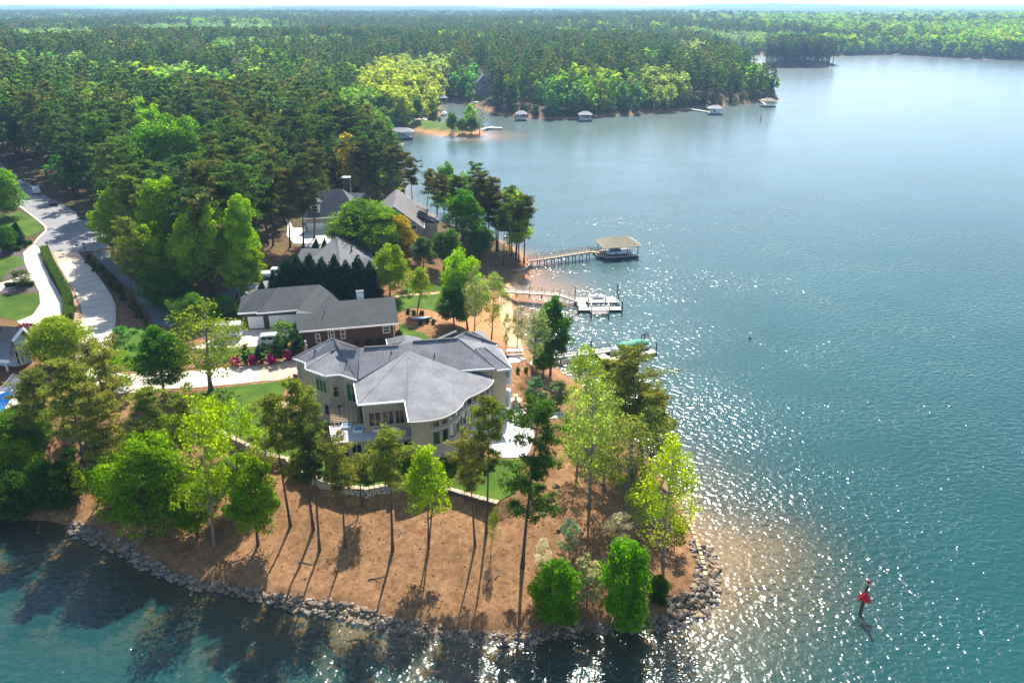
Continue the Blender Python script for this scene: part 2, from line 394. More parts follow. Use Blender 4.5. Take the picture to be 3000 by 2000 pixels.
def sdist(poly, X, Y):
    """signed distance to a closed outline, positive inside"""
    if X.size == 1:
        x, y = float(X.ravel()[0]), float(Y.ravel()[0]); A_ = poly; B_ = np.roll(poly, -1, 0); D_ = B_ - A_
        t = np.clip(((x - A_[:, 0]) * D_[:, 0] + (y - A_[:, 1]) * D_[:, 1]) / ((D_ ** 2).sum(1) + 1e-12), 0, 1)
        d = math.sqrt(((x - A_[:, 0] - t * D_[:, 0]) ** 2 + (y - A_[:, 1] - t * D_[:, 1]) ** 2).min())
        c = (A_[:, 1] > y) != (B_[:, 1] > y); xi = A_[c, 0] + (y - A_[c, 1]) / D_[c, 1] * D_[c, 0]
        return np.full(X.shape, d if (x < xi).sum() % 2 else -d)
    n = len(poly); best = np.full(X.shape, 1e18); ins = np.zeros(X.shape, bool)
    for i in range(n):
        ax, ay = poly[i]; bx, by = poly[(i + 1) % n]
        dx, dy = bx - ax, by - ay; L = dx * dx + dy * dy + 1e-12
        t = np.clip(((X - ax) * dx + (Y - ay) * dy) / L, 0, 1)
        best = np.minimum(best, (X - ax - t * dx) ** 2 + (Y - ay - t * dy) ** 2)
        c = (ay > Y) != (by > Y)
        if c.any():
            xi = ax + (Y - ay) / (dy if dy else 1e-12) * dx
            ins ^= c & (X < xi)
    d = np.sqrt(best); return np.where(ins, d, -d)
def sst(a, b, x):
    t = np.clip((x - a) / (b - a), 0, 1); return t * t * (3 - 2 * t)
_rng = np.random.RandomState(5)
_W = [(_rng.uniform(-1, 1, 2), _rng.uniform(0, 6.28)) for _ in range(40)]
def wavy(X, Y, L, k0=0, n=8):
    """smooth hills of wavelength about L, about -1..1"""
    s = 0
    for i in range(n):
        (a, b), ph = _W[(k0 + i) % 40]; q = math.hypot(a, b) + .2
        f = 2 * PI / L * (.6 + .09 * i)
        s = s + np.sin((X * a / q + Y * b / q) * f + ph)
    return s / math.sqrt(n) / 1.4

# lawn terrace held by the stone wall (wall line traced at its top)
WALL_PX = [(640,1262),(700,1292),(750,1316),(791,1335),(841,1343),(858,1362),(899,1387),(949,1410),(1015,1428),(1073,1432),(1135,1422),(1160,1416),(1230,1416),(1313,1432),(1384,1453),(1467,1476)]
TER_Z = 5.2
wall_line = [V(x, y, TER_Z) for x, y in WALL_PX]
terrace = np.array([tuple(p[:2]) for p in wall_line] + [tuple(V(x, y, TER_Z)[:2]) for x, y in [(1520,1440),(1560,1340),(1570,1230),(1530,1120),(1500,1040),(1400,985),(1250,960),(1000,985),(870,1010),(640,1060),(560,1100),(560,1200)]])
# level pads under houses and drives: centre pixel, ground height, inner and outer radius
PADS = []
def pad(px, py, z, r0, r1):
    p = V(px, py, z); PADS.append((p.x, p.y, z, r0, r1)); return p
pad(900, 990, 5.6, 17, 30)       # brick house
pad(760, 1000, 5.6, 10, 18)
pad(960, 790, 6.4, 14, 28)       # house behind the cypress hedge
pad(990, 690, 6.6, 22, 36)       # tan house
pad(200, 670, 8.0, 26, 50)       # turning circle
pad(20, 1080, 6.0, 13, 24)       # blue house

def height(X, Y):
    X = np.asarray(X, float); Y = np.asarray(Y, float)
    d = np.maximum(sdist(shore, X, Y), sdist(island, X, Y))
    R = np.hypot(X, Y)
    far = sst(250, 700, R)
    h = .95 * np.clip(d / 1.6, 0, 1) + 2.8 * sst(1.5, 15, d) + 1.3 * sst(14, 34, d) + 3.0 * sst(40, 110, d) + 5.0 * sst(100, 320, d)
    beach = np.exp(-((X - 3) ** 2 + (Y - 132) ** 2) / 16 ** 2) + np.exp(-((X + 40) ** 2 + (Y - 370) ** 2) / 45 ** 2)
    h = h * (1 - .55 * np.clip(beach, 0, 1) * np.exp(-np.maximum(d, 0) / 14))
    h = h + np.clip(d / 30, 0, 1) * (1 - sst(0, 1, np.exp(-((X + 15) ** 2 + (Y - 90) ** 2) / 60 ** 2))) * 1.1 * wavy(X, Y, 70, 0)
    h = h + sst(60, 500, d) * far * (5 * wavy(X, Y, 700, 9) + 2 * wavy(X, Y, 260, 17))
    h = h + sst(1200, 9000, R) * (14 + 15 * wavy(X, Y, 3600, 22)) * sst(100, 900, d) + sst(4500, 8500, R) * 16 * wavy(X, Y, 2300, 27)
    h = np.where(d > 0, h + .12 * wavy(X, Y, 9, 30) * np.clip(d / 4, 0, 1) * (1 - far), h)
    for px, py, pz, r0, r1 in PADS:
        q = 1 - sst(r0, r1, np.hypot(X - px, Y - py)); q = q * sst(2, 8, d); h = h * (1 - q) + pz * q
    td = sdist(terrace, X, Y); q = sst(-.5, .15, td) * sst(0, 2, d)
    q = np.where(td < .15, sst(-.9, .15, td), 1.0); q = np.where(Y > 84, sst(-6, .15, td), q)
    h = np.where(td > -6, h * (1 - q) + TER_Z * q, h)
    # lake bed: shelves slowly, very slowly where the clay bars lie
    sh = np.exp(-((X - 9) ** 2 + (Y - 150) ** 2) / 24 ** 2) + np.exp(-((X + 8) ** 2 + (Y - 360) ** 2) / 45 ** 2) + .7 * np.exp(-((X - 28) ** 2 + (Y - 66) ** 2) / 11 ** 2)
    tip = np.exp(-((X - 28) ** 2 + (Y - 66) ** 2) / 12 ** 2)
    slope = .16 - .065 * (1 - sst(85, 130, R)) - .135 * np.clip(sh, 0, 1) * sst(85, 130, R) - .065 * tip
    bed = -.25 + .13 * np.clip(sh + tip, 0, 1) - np.maximum(-d - .6, 0) * slope - .5 * (1 - np.clip(sh, 0, 1)) * sst(3, 10, -d) * sst(85, 130, R) + .18 * wavy(X, Y, 14, 4) * sst(1, 5, -d)
    bed = np.where(d > -.6, d * .42, bed)
    return np.where(d > 0, h, np.maximum(bed, -6.0)), d
def hz(x, y):
    return float(height(np.array([x]), np.array([y]))[0][0])
def G(px, py):
    """pixel -> point on the ground"""
    z = 4.0
    for _ in range(14):
        p = V(px, py, z); z = z * .35 + hz(p.x, p.y) * .65
    return Vector((p.x, p.y, hz(p.x, p.y)))

def graded(c0, c1, step, grow, lim):
    a = list(np.arange(c0, c1 + step * .5, step)); s_ = step; x = a[-1]
    while x < lim[1]: s_ *= grow; x += s_; a.append(x)
    s_ = step; x = a[0]; pre = []
    while x > lim[0]: s_ *= grow; x -= s_; pre.append(x)
    return np.array(pre[::-1] + a)
gx = graded(-90, 50, .9, 1.055, (-14000, 14000)); gy = graded(44, 215, .9, 1.035, (20, 15000))
XX, YY = np.meshgrid(gx, gy); NX, NY = len(gx), len(gy)
HH, DD = height(XX.ravel(), YY.ravel())
HH = HH.reshape(NY, NX); DD = DD.reshape(NY, NX)
ii = np.arange(NX * NY).reshape(NY, NX)
quads = np.stack([ii[:-1, :-1], ii[:-1, 1:], ii[1:, 1:], ii[1:, :-1]], -1).reshape(-1, 4)
me = mesh_np('ground', np.stack([XX.ravel(), YY.ravel(), HH.ravel()], 1), quads, 4, [M['ground']], smooth=True)
R_ = np.hypot(XX, YY).ravel(); dd = DD.ravel()
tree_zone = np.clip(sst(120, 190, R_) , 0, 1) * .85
lawnish = np.exp(-((XX.ravel() + 50) ** 2 + (YY.ravel() - 378) ** 2) / 32 ** 2) * sst(1, 6, dd)
claym = np.clip(np.exp(-((XX.ravel() - 0) ** 2 + (YY.ravel() - 132) ** 2) / 13 ** 2) * 1.3 + np.exp(-((XX.ravel() + 30) ** 2 + (YY.ravel() - 366) ** 2) / 40 ** 2) * (dd < 5), 0, 1)
claym = np.maximum(claym, sst(.0, 1.2, dd) * (1 - sst(1.2, 3.0, dd)) * sst(95, 120, R_) * (1 - sst(220, 330, R_)) * .8)
claym = np.where(dd < 0, np.clip(np.exp(-((XX.ravel() - 9) ** 2 + (YY.ravel() - 150) ** 2) / 30 ** 2) * 1.3 + np.exp(-((XX.ravel() + 8) ** 2 + (YY.ravel() - 360) ** 2) / 60 ** 2) * 1.2, 0, 1), claym)
ca = me.color_attributes.new('zone', 'FLOAT_COLOR', 'POINT')
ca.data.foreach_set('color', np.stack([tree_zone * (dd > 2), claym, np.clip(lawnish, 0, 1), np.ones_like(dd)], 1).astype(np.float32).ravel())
ba = me.attributes.new('bed', 'FLOAT', 'POINT'); ba.data.foreach_set('value', (sst(.2, -.8, dd) * (1 - claym)).astype(np.float32))
setp(link('ground', me), kind='structure')

# ---------------------------------------------------------------- water
m = bpy.data.materials.new('lake_water'); m.use_nodes = True; n = m.node_tree; n.nodes.clear()
out = nd(n, 'ShaderNodeOutputMaterial'); tc = nd(n, 'ShaderNodeTexCoord')
dep = nd(n, 'ShaderNodeAttribute', attribute_name='depth')
w1 = noise_tex(n, 1.05, 1, .5, vec=tc.outputs['Object'], stretch=(1.0, 1.35, 1)); w1.inputs['Distortion'].default_value = .4
w2 = noise_tex(n, 2.9, 0, .5, vec=tc.outputs['Object'], stretch=(1.25, 1.0, 1))
w3 = noise_tex(n, .035, 3, .55, vec=tc.outputs['Object'], stretch=(1.0, 1.6, 1))
gust = ramp(n, w3.outputs['Fac'], [(.36, (.42,) * 3), (.64, (1.2,) * 3)])
hgt = mth(n, 'ADD', mth(n, 'MULTIPLY', w1.outputs['Fac'], 1.0), mth(n, 'MULTIPLY', w2.outputs['Fac'], .15))
bp = nd(n, 'ShaderNodeBump'); bp.inputs['Distance'].default_value = .245
spx = nd(n, 'ShaderNodeSeparateXYZ'); n.links.new(tc.outputs['Object'], spx.inputs[0])
mr = nd(n, 'ShaderNodeMapRange'); mr.inputs['From Min'].default_value = 95; mr.inputs['From Max'].default_value = 330; mr.inputs['To Min'].default_value = .84; mr.inputs['To Max'].default_value = .26; n.links.new(spx.outputs[1], mr.inputs['Value'])   # open lake lies calmer than the point
n.links.new(hgt, bp.inputs['Height']); n.links.new(mth(n, 'MULTIPLY', gust.outputs[0], mr.outputs[0]), bp.inputs['Strength'])
col = ramp(n, noise_tex(n, .02, 3, .6, vec=tc.outputs['Object']).outputs['Fac'], [(.3, (.005, .047, .045)), (.7, (.009, .064, .062))])
df = nd(n, 'ShaderNodeBsdfDiffuse'); n.links.new(col.outputs[0], df.inputs[0])
tr = nd(n, 'ShaderNodeBsdfTransparent')
kk = mth(n, 'SUBTRACT', 1.0, mth(n, 'POWER', 2.718, mth(n, 'MULTIPLY', dep.outputs['Fac'], -.95)))
tint = ramp(n, kk, [(0, (1, .98, .95)), (1, (.72, .82, .70))]); n.links.new(tint.outputs[0], tr.inputs[0])
kk2 = mth(n, 'MULTIPLY', kk, 1.06, clamp=True)
body = nd(n, 'ShaderNodeMixShader'); n.links.new(kk2, body.inputs[0]); n.links.new(tr.outputs[0], body.inputs[1]); n.links.new(df.outputs[0], body.inputs[2])
gl = nd(n, 'ShaderNodeBsdfGlossy'); gl.inputs['Roughness'].default_value = .185; n.links.new(bp.outputs[0], gl.inputs['Normal'])
fr = nd(n, 'ShaderNodeFresnel'); fr.inputs['IOR'].default_value = 1.33; n.links.new(bp.outputs[0], fr.inputs['Normal'])
mx = nd(n, 'ShaderNodeMixShader'); n.links.new(fr.outputs[0], mx.inputs[0]); n.links.new(body.outputs[0], mx.inputs[1]); n.links.new(gl.outputs[0], mx.inputs[2])
n.links.new(mx.outputs[0], out.inputs[0]); M['water'] = m
keep = (HH < .35)
qk = keep.ravel()[quads].any(1)
used = np.unique(quads[qk]); remap = np.full(NX * NY, -1); remap[used] = np.arange(len(used))
wv_ = np.stack([XX.ravel()[used], YY.ravel()[used], np.zeros(len(used))], 1)
me = mesh_np('lake', wv_, remap[quads[qk]], 4, [M['water']], smooth=True)
da = me.attributes.new('depth', 'FLOAT', 'POINT'); da.data.foreach_set('value', np.maximum(-HH.ravel()[used], 0).astype(np.float32))
setp(link('lake', me), kind='structure')

# ---------------------------------------------------------------- haze in the air
hm = bpy.data.materials.new('haze'); hm.use_nodes = True; n = hm.node_tree; n.nodes.clear()
out = nd(n, 'ShaderNodeOutputMaterial'); pv = nd(n, 'ShaderNodeVolumePrincipled')
pv.inputs['Color'].default_value = (.42, .66, 1.0, 1); pv.inputs['Density'].default_value = 1.3e-4; pv.inputs['Anisotropy'].default_value = .25
n.links.new(pv.outputs[0], out.inputs['Volume'])
hb = MB(); hb.box(0, 7000, 41, 60000, 60000, 98)
setp(hb.build('haze', hm), kind='stuff')
# ---------------------------------------------------------------- sheets laid on the ground
from mathutils.geometry import delaunay_2d_cdt
LIFT = [0.05]
def c2(*p): return [(x / 2.614, 450 + y / 2.614) for x, y in p]
def patch(name, px, mat, lift=.05, step=1.1, world=None, th=.12, kind='structure', label=None, cat=None):
    """sheet over a traced outline that follows the ground, with a rim turned down at its edge"""
    pl = [G(x, y) for x, y in px] if world is None else [Vector((x, y, 0)) for x, y in world]
    ring = []
    for i, p in enumerate(pl):
        q = pl[(i + 1) % len(pl)]; k = max(1, int((Vector(q[:2]) - Vector(p[:2])).length / step))
        ring += [(p.x + (q.x - p.x) * j / k, p.y + (q.y - p.y) * j / k) for j in range(k)]
    poly = np.array(ring); x0, y0 = poly.min(0); x1, y1 = poly.max(0)
    gx_, gy_ = np.meshgrid(np.arange(x0, x1, step), np.arange(y0, y1, step)); gx_, gy_ = gx_.ravel(), gy_.ravel()
    ins = sdist(poly, gx_, gy_) > step * .45 if len(gx_) else np.zeros(0, bool)
    pts_ = ring + list(zip(gx_[ins], gy_[ins])); nr = len(ring)
    vv, ee, ff, *_ = delaunay_2d_cdt([Vector(p) for p in pts_], [], [list(range(nr))], 1, 1e-4)
    X = np.array([v.x for v in vv]); Y = np.array([v.y for v in vv]); Z = height(X, Y)[0] + lift
    # raise to clear the coarser ground mesh
    V3 = [(x, y, z) for x, y, z in zip(X, Y, Z)]; F3 = [tuple(f) for f in ff]
    cnt = {}
    for f in F3:
        for a, b_ in zip(f, f[1:] + f[:1]): cnt[(a, b_)] = 1
    nb = len(V3); low = {}
    for (a, b_) in list(cnt):
        if (b_, a) not in cnt:
            for q in (a, b_):
                if q not in low: low[q] = len(V3); V3.append((V3[q][0], V3[q][1], V3[q][2] - th))
            F3.append((b_, a, low[a], low[b_]))
    me = bpy.data.meshes.new(name); me.from_pydata(V3, [], F3); me.materials.append(mat); me.update()
    return setp(link(name, me), label, cat, kind=kind)
def ribbon(px, wdt, h, name, mat, lift=.0, kind='structure', label=None, cat=None, parent=None, world=None, step=.8):
    """raised strip (kerb, edging, hedge base) along a traced line"""
    pl = [G(x, y) for x, y in px] if world is None else world; mb = MB(); line = []
    for p, q in zip(pl, pl[1:]):
        k = max(1, int((q - p).length / step)); line += [p + (q - p) * (j / k) for j in range(k)]
    line.append(pl[-1]); rings = []
    for i, p in enumerate(line):
        d = line[min(i + 1, len(line) - 1)] - line[max(i - 1, 0)]; nrm = Vector((-d.y, d.x, 0)).normalized() * wdt / 2
        z = hz(p.x, p.y) + lift
        rings.append([(p.x - nrm.x, p.y - nrm.y, z - .15), (p.x + nrm.x, p.y + nrm.y, z - .15), (p.x + nrm.x, p.y + nrm.y, z + h), (p.x - nrm.x, p.y - nrm.y, z + h)])
    mb.loft(rings); o = mb.build(name, mat, parent); return setp(o, label, cat, kind=kind)

patch('road', c2((-60, 120), (60, 210), (110, 370), (200, 440), (280, 500), (350, 560), (352, 590), (300, 640), (262, 690), (320, 738), (400, 752), (600, 757), (740, 740), (830, 720), (850, 640), (760, 570), (690, 490), (560, 440), (330, 310), (200, 215), (90, 170), (0, 60)), M['asphalt'], .03)
ribbon(c2((110, 372), (200, 443), (280, 503), (350, 563), (354, 592), (302, 642), (262, 692)), .45, .13, 'kerb', M['concrete'], .02)
patch('driveway', c2((262, 692), (320, 740), (335, 850), (385, 950), (450, 1060), (505, 1150), (505, 1270), (470, 1330), (380, 1400), (260, 1420), (180, 1320), (130, 1285), (250, 1236), (308, 1150), (300, 1062), (264, 985), (100, 1030), (0, 1055), (-30, 1000), (110, 960), (222, 912), (190, 840), (178, 760), (226, 712)), M['concrete'], .055)
patch('driveway_apron', c2((408, 754), (600, 758), (642, 812), (440, 832)), M['tan_paving'], .06)
patch('driveway', c2((440, 833), (643, 813), (720, 900), (790, 990), (850, 1080), (885, 1160), (886, 1290), (872, 1400), (815, 1530)) + [(300, 1078), (318, 1092), (400, 1096), (520, 1090), (650, 1078), (700, 1074), (762, 1069), (762, 1117), (700, 1124), (560, 1137), (420, 1147), (300, 1150), (240, 1140), (215, 1100)] + c2((580, 1540), (600, 1420), (622, 1300), (622, 1180), (572, 1060), (503, 950)), M['concrete'], .055)
patch('parking_court', [(762, 1069), (820, 1060), (880, 1052), (905, 1070), (880, 1098), (850, 1112), (762, 1117)], M['tan_paving'], .06)
patch('gravel_strip', c2((380, 752), (404, 752), (436, 832), (498, 952), (566, 1062), (616, 1182), (616, 1300), (596, 1410), (560, 1400), (562, 1240), (552, 1120), (500, 1000), (430, 880), (395, 800)), M['gravel'], .04)
patch('driveway', [(560, 1022), (640, 985), (697, 968), (868, 962), (866, 1000), (820, 1012), (786, 1014), (680, 1018)], M['concrete'], .055)
patch('driveway', c2((700, 760), (830, 738), (860, 790), (960, 920), (1100, 1035), (1210, 1170), (1320, 1240), (1320, 1330), (1180, 1300), (1100, 1172), (1000, 1045), (868, 930), (770, 830)), M['asphalt_blue'], .045)
patch('driveway', [(640, 860), (720, 838), (830, 800), (830, 830), (735, 870), (660, 890)], M['asphalt_blue'], .045)
patch('driveway', [(858, 668), (975, 668), (1002, 690), (985, 714), (862, 714), (840, 690), (845, 640)], M['concrete_white'], .06)
patch('driveway', [(880, 738), (895, 718), (985, 717), (985, 740), (930, 752), (885, 752)], M['asphalt'], .05)
# lawns
patch('lawn', c2((-80, 1085), (300, 1072), (312, 1150), (240, 1245), (130, 1283), (60, 1260), (-80, 1240)), M['lawn'], .04)
patch('lawn', c2((-80, 470), (60, 470), (150, 440), (220, 470), (290, 520), (340, 575), (270, 620), (180, 640), (60, 610), (-80, 560)), M['lawn'], .04)
patch('lawn', c2((-60, 820), (90, 780), (170, 800), (190, 850), (60, 900), (10, 990), (-60, 1020)), M['lawn'], .04)
patch('planting_bed', c2((-20, 985), (30, 905), (100, 860), (190, 850), (222, 905), (110, 955)), M['dark_mulch'], .035)
patch('planting_bed', c2((-60, 1078), (10, 1040), (262, 985), (300, 1060), (120, 1078)), M['dark_mulch'], .03)
patch('planting_bed', c2((-60, 760), (70, 700), (180, 690), (190, 840), (90, 775), (-60, 815)), M['dark_mulch'], .03)
patch('lawn', [(318, 1052), (345, 985), (352, 955), (470, 960), (520, 1060), (420, 1088), (335, 1085)], M['lawn'], .035)
patch('lawn', [(640, 1137), (762, 1124), (838, 1113), (836, 1140), (815, 1180), (800, 1230), (830, 1300), (860, 1352), (842, 1336), (791, 1330), (750, 1310), (700, 1286), (645, 1258), (560, 1240), (540, 1160)], M['lawn'], .045)
patch('lawn', [(862, 1356), (905, 1380), (955, 1402), (1020, 1420), (1075, 1424), (1135, 1414), (1162, 1409), (1230, 1409), (1313, 1424), (1384, 1445), (1462, 1468), (1510, 1440), (1535, 1345), (1470, 1345), (1300, 1345), (1100, 1330), (960, 1300), (840, 1240), (812, 1250)], M['lawn'], .045)
patch('lawn', [(600, 1024), (690, 1021), (790, 1018), (868, 1012), (868, 1042), (760, 1052), (640, 1064), (600, 1064)], M['lawn'], .04)
patch('lawn', [(1150, 862), (1300, 858), (1310, 925), (1262, 908), (1215, 902), (1160, 918), (1155, 890)], M['lawn'], .045)
patch('lawn', [(1168, 948), (1182, 950), (1262, 988), (1240, 1002), (1170, 990)], M['lawn'], .045)
patch('lawn', [(1180, 835), (1300, 830), (1300, 852), (1180, 858)], M['lawn'], .04)
patch('garden_path', [(1155, 875), (1200, 866), (1292, 860), (1292, 856), (1198, 861), (1150, 870)], M['sand'], .07)
patch('patio', [(1479, 1190), (1503, 1186), (1530, 1198), (1556, 1230), (1566, 1277), (1552, 1320), (1541, 1336), (1505, 1341), (1462, 1339), (1430, 1310), (1400, 1270), (1420, 1240)], M['concrete_white'], .07, th=.2)
patch('beach', [(1500, 868), (1516, 850), (1528, 838), (1508, 826), (1480, 836), (1462, 870), (1466, 930), (1476, 985), (1490, 1015), (1530, 1022), (1520, 975), (1508, 935), (1500, 900)], M['sand'], .04)
patch('beach', [(1214, 356), (1222, 352), (1243, 351), (1254, 347), (1240, 343), (1222, 344), (1212, 350)], M['concrete'], .06)
patch('front_walk', [(805, 1215), (818, 1198), (826, 1180), (850, 1168), (850, 1178), (832, 1192), (820, 1215), (815, 1240)], M['tan_paving'], .075)
patch('walkway', [(1490, 1046), (1500, 1043), (1530, 1049), (1570, 1046), (1630, 1038), (1632, 1046), (1570, 1060), (1520, 1063), (1492, 1064)], M['concrete_white'], .09)
# ---------------------------------------------------------------- tree makers (meshes shared by every copy)
def leaf_mesh(name, pos, nrm, size, aspect, shade, mat, rs):
    """one quad per leaf spray; nrm = facing; shade (n,2) -> 'leaf' attribute"""
    n_ = len(pos); nrm = nrm / np.maximum(np.linalg.norm(nrm, axis=1, keepdims=True), 1e-6)
    a = rs.normal(size=(n_, 3)); a -= (a * nrm).sum(1, keepdims=True) * nrm; a /= np.maximum(np.linalg.norm(a, axis=1, keepdims=True), 1e-6)
    b_ = np.cross(nrm, a); s1 = (size * .5)[:, None]; s2 = (size * .5 * aspect)[:, None]
    v = np.stack([pos - a * s1 * .55 - b_ * s2, pos + a * s1 - b_ * s2 * .35, pos + a * s1 * .6 + b_ * s2, pos - a * s1 + b_ * s2 * .45], 1).reshape(-1, 3)
    me = mesh_np(name, v, np.arange(n_ * 4), 4, [mat])
    ca = me.color_attributes.new('leaf', 'FLOAT_COLOR', 'POINT')
    c = np.repeat(np.concatenate([shade, np.zeros((n_, 1)), np.ones((n_, 1))], 1), 4, 0).astype(np.float32)
    ca.data.foreach_set('color', c.ravel()); return me
def unit(rs, k):
    v = rs.normal(size=(k, 3)); return v / np.linalg.norm(v, axis=1, keepdims=True)
def limbs(mb, base_pts, targets, r0, rs, n=5, every=1):
    """thin tapering limbs from the trunk to the clumps"""
    bp_ = np.array(base_pts)
    for t in targets[::every]:
        zb = np.clip(t[2] - np.hypot(t[0], t[1]) * rs.uniform(.5, .95), bp_[1][2], bp_[-1][2])
        i = int(np.argmin(abs(bp_[:, 2] - zb))); p0 = bp_[i]; mid = (p0 + t) / 2 + rs.normal(size=3) * .12 + np.array([0, 0, -.15])
        rr = max(.03, r0 * (1 - .75 * zb / (bp_[-1][2] + .1)) * .45)
        mb.tube([p0, mid, t], [rr, rr * .65, rr * .25], n, cap=False)
def trunk_pts(rs, h, bend=.25, k=7, lean=(0, 0)):
    ph = rs.uniform(0, 6.28, 2); out = []
    for i in range(k):
        t = i / (k - 1)
        out.append(np.array([bend * math.sin(t * 3.1 + ph[0]) * t + lean[0] * t, bend * math.sin(t * 2.6 + ph[1]) * t + lean[1] * t, h * t]))
    return out
def make_broad(seed, h=12.0, r=3.6, z0=.28, n_cl=64, lv=170, ls=.34, droop=0.0, sparse=1.0, top=1.0, bark='bark', mat='leaf', limb=True, stems=1):
    """broad-leaved tree: trunk, limbs to leaf clumps, leaves gathered in clumps"""
    rs = np.random.RandomState(seed); mb = MB(); P, N, S, SH = [], [], [], []
    zc = h * (z0 + (1 - z0) * .5); rz_ = h * (1 - z0) * .5
    allc = []
    for i in range(n_cl):
        d = unit(rs, 1)[0]; f = rs.uniform(.35, 1) ** .6
        zz = d[2] * f; w_ = math.sqrt(max(.05, 1 - abs(zz) ** 2.2)); prof = (1.0 if zz < 0 else (1 - .35 * zz * top))
        a = rs.uniform(0, 2 * PI); rr = r * w_ * f * prof * rs.uniform(.55, 1.1)
        c = np.array([math.cos(a) * rr, math.sin(a) * rr, zc + zz * rz_]); allc.append(c)
        cr = r * rs.uniform(.17, .34) * (1.15 - .35 * max(zz, 0)); k = int(lv * sparse * rs.uniform(.6, 1.25))
        u = unit(rs, k); rad_ = cr * rs.uniform(.45, 1.05, (k, 1)) ** .7
        p = c + u * rad_ * np.array([1.1, 1.1, .78]); p[:, 2] -= droop * np.abs(u[:, 0]) * cr
        P.append(p); N.append(u * .8 + np.array([0, 0, .55]) + rs.normal(size=(k, 3)) * .55); S.append(ls * rs.uniform(.55, 1.35, k))
        base = rs.uniform(.3, .75); SH.append(np.stack([np.clip(rs.normal(.5, .22, k), 0, 1), np.clip(base + rs.normal(0, .16, k), 0, 1)], 1))
    P = np.concatenate(P); 
    for s_ in range(stems):
        le = (0, 0) if stems == 1 else (rs.uniform(-.14, .14) * h, rs.uniform(-.08, .08) * h)
        tp = trunk_pts(rs, h * .86, h * .018, 7, le); r0 = h * (.0135 if stems == 1 else .009)
        mb.tube(tp, [r0 * 1.35] + [r0 * (1 - .86 * i / 6) for i in range(1, 7)], 8)
    if limb: limbs(mb, tp, allc, r0, rs, 4, 1 if sparse < .8 else 2)
    tm = mb.mesh('trunk', M[bark], True)
    lm = leaf_mesh('crown', P, np.concatenate(N), np.concatenate(S), .85, np.concatenate(SH), M[mat], rs)
    return tm, lm, h
def make_pine(seed, h=18.0, r=3.0, z0=.48, whorls=17, per=5, tufts=8, nl=14, ls=.62, bark='bark', mat='needle', flat=.55, sparse=1.0):
    """pine: bare lower trunk, uneven whorls of boughs carrying tufts of needles"""
    rs = np.random.RandomState(seed); mb = MB(); P, N, S, SH = [], [], [], []
    tp = trunk_pts(rs, h, h * .012, 9); r0 = h * .0098
    mb.tube(tp, [r0 * 1.4] + [r0 * (1 - .9 * i / 8) for i in range(1, 9)], 8)
    tpa = np.array(tp)
    for wI in range(whorls):
        t = wI / (whorls - 1); zz = h * (z0 + (1 - z0) * t)
        rr = r * (.30 + .70 * math.sqrt(max(0, 1 - ((t - .42) / .62) ** 2))) * rs.uniform(.6, 1.15)
        c0 = np.array([np.interp(zz, tpa[:, 2], tpa[:, 0]), np.interp(zz, tpa[:, 2], tpa[:, 1]), zz])
        for bI in range(per):
            if rs.rand() > .86 * sparse: continue
            a = rs.uniform(0, 2 * PI); L = rr * rs.uniform(.45, 1.15); rise = rs.uniform(-.12, .30) + .3 * t
            e = c0 + np.array([math.cos(a) * L, math.sin(a) * L, L * rise]); mid = (c0 + e) / 2 + np.array([0, 0, .12 * L * rs.uniform(-.6, .6)])
            q = max(.022, r0 * .34 * (1 - .7 * t)); mb.tube([c0, mid, e], [q, q * .7, q * .3], 4, cap=False)
            for k in range(tufts):
                s_ = rs.uniform(.38, 1.05); c = c0 * (1 - s_) + e * s_ + rs.normal(size=3) * np.array([.28, .28, .12]) * (.5 + L * .18)
                kk = int(nl * rs.uniform(.6, 1.3)); cr = rs.uniform(.30, .70)
                u = unit(rs, kk); P.append(c + u * cr * rs.uniform(.2, 1, (kk, 1)) * np.array([1.15, 1.15, flat]))
                N.append(u * .5 + np.array([0, 0, .55]) + rs.normal(size=(kk, 3)) * .6); S.append(ls * rs.uniform(.6, 1.3, kk))
                base = rs.uniform(.22, .75); SH.append(np.stack([np.clip(rs.normal(.5, .3, kk), 0, 1), np.clip(base + rs.normal(0, .15, kk), 0, 1)], 1))
    tm = mb.mesh('trunk', M[bark], True)
    lm = leaf_mesh('crown', np.concatenate(P), np.concatenate(N), np.concatenate(S), .26, np.concatenate(SH), M[mat], rs)
    return tm, lm, h
def make_cone(seed, h=7.0, r=1.8, n_l=5200, ls=.32, mat='leaf'):
    """dense conical evergreen, ragged tip and skirts"""
    rs = np.random.RandomState(seed); mb = MB(); tp = trunk_pts(rs, h * .95, .05); mb.tube(tp, [.14 * (1 - .9 * i / 6) for i in range(7)], 7)
    t = 1 - np.sqrt(rs.uniform(0, 1, n_l)); a = rs.uniform(0, 2 * PI, n_l)
    lob = 1 + .16 * np.sin(a * 5 + t * 23) + .12 * np.sin(a * 3 - t * 31)
    rr = r * (1 - t ** 1.7) * lob * rs.uniform(.55, 1.04, n_l) + .05
    pos = np.stack([np.cos(a) * rr, np.sin(a) * rr, .12 + t * h * rs.uniform(.96, 1.03, n_l)], 1)
    nr = np.stack([np.cos(a), np.sin(a), .55 + 0 * a], 1) + rs.normal(size=(n_l, 3)) * .5
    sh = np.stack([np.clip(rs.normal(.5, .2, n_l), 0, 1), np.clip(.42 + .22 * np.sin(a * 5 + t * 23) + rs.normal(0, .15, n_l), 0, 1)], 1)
    return mb.mesh('trunk', M['bark'], True), leaf_mesh('crown', pos, nr, ls * rs.uniform(.5, 1.3, n_l), .55, sh, M[mat], rs), h
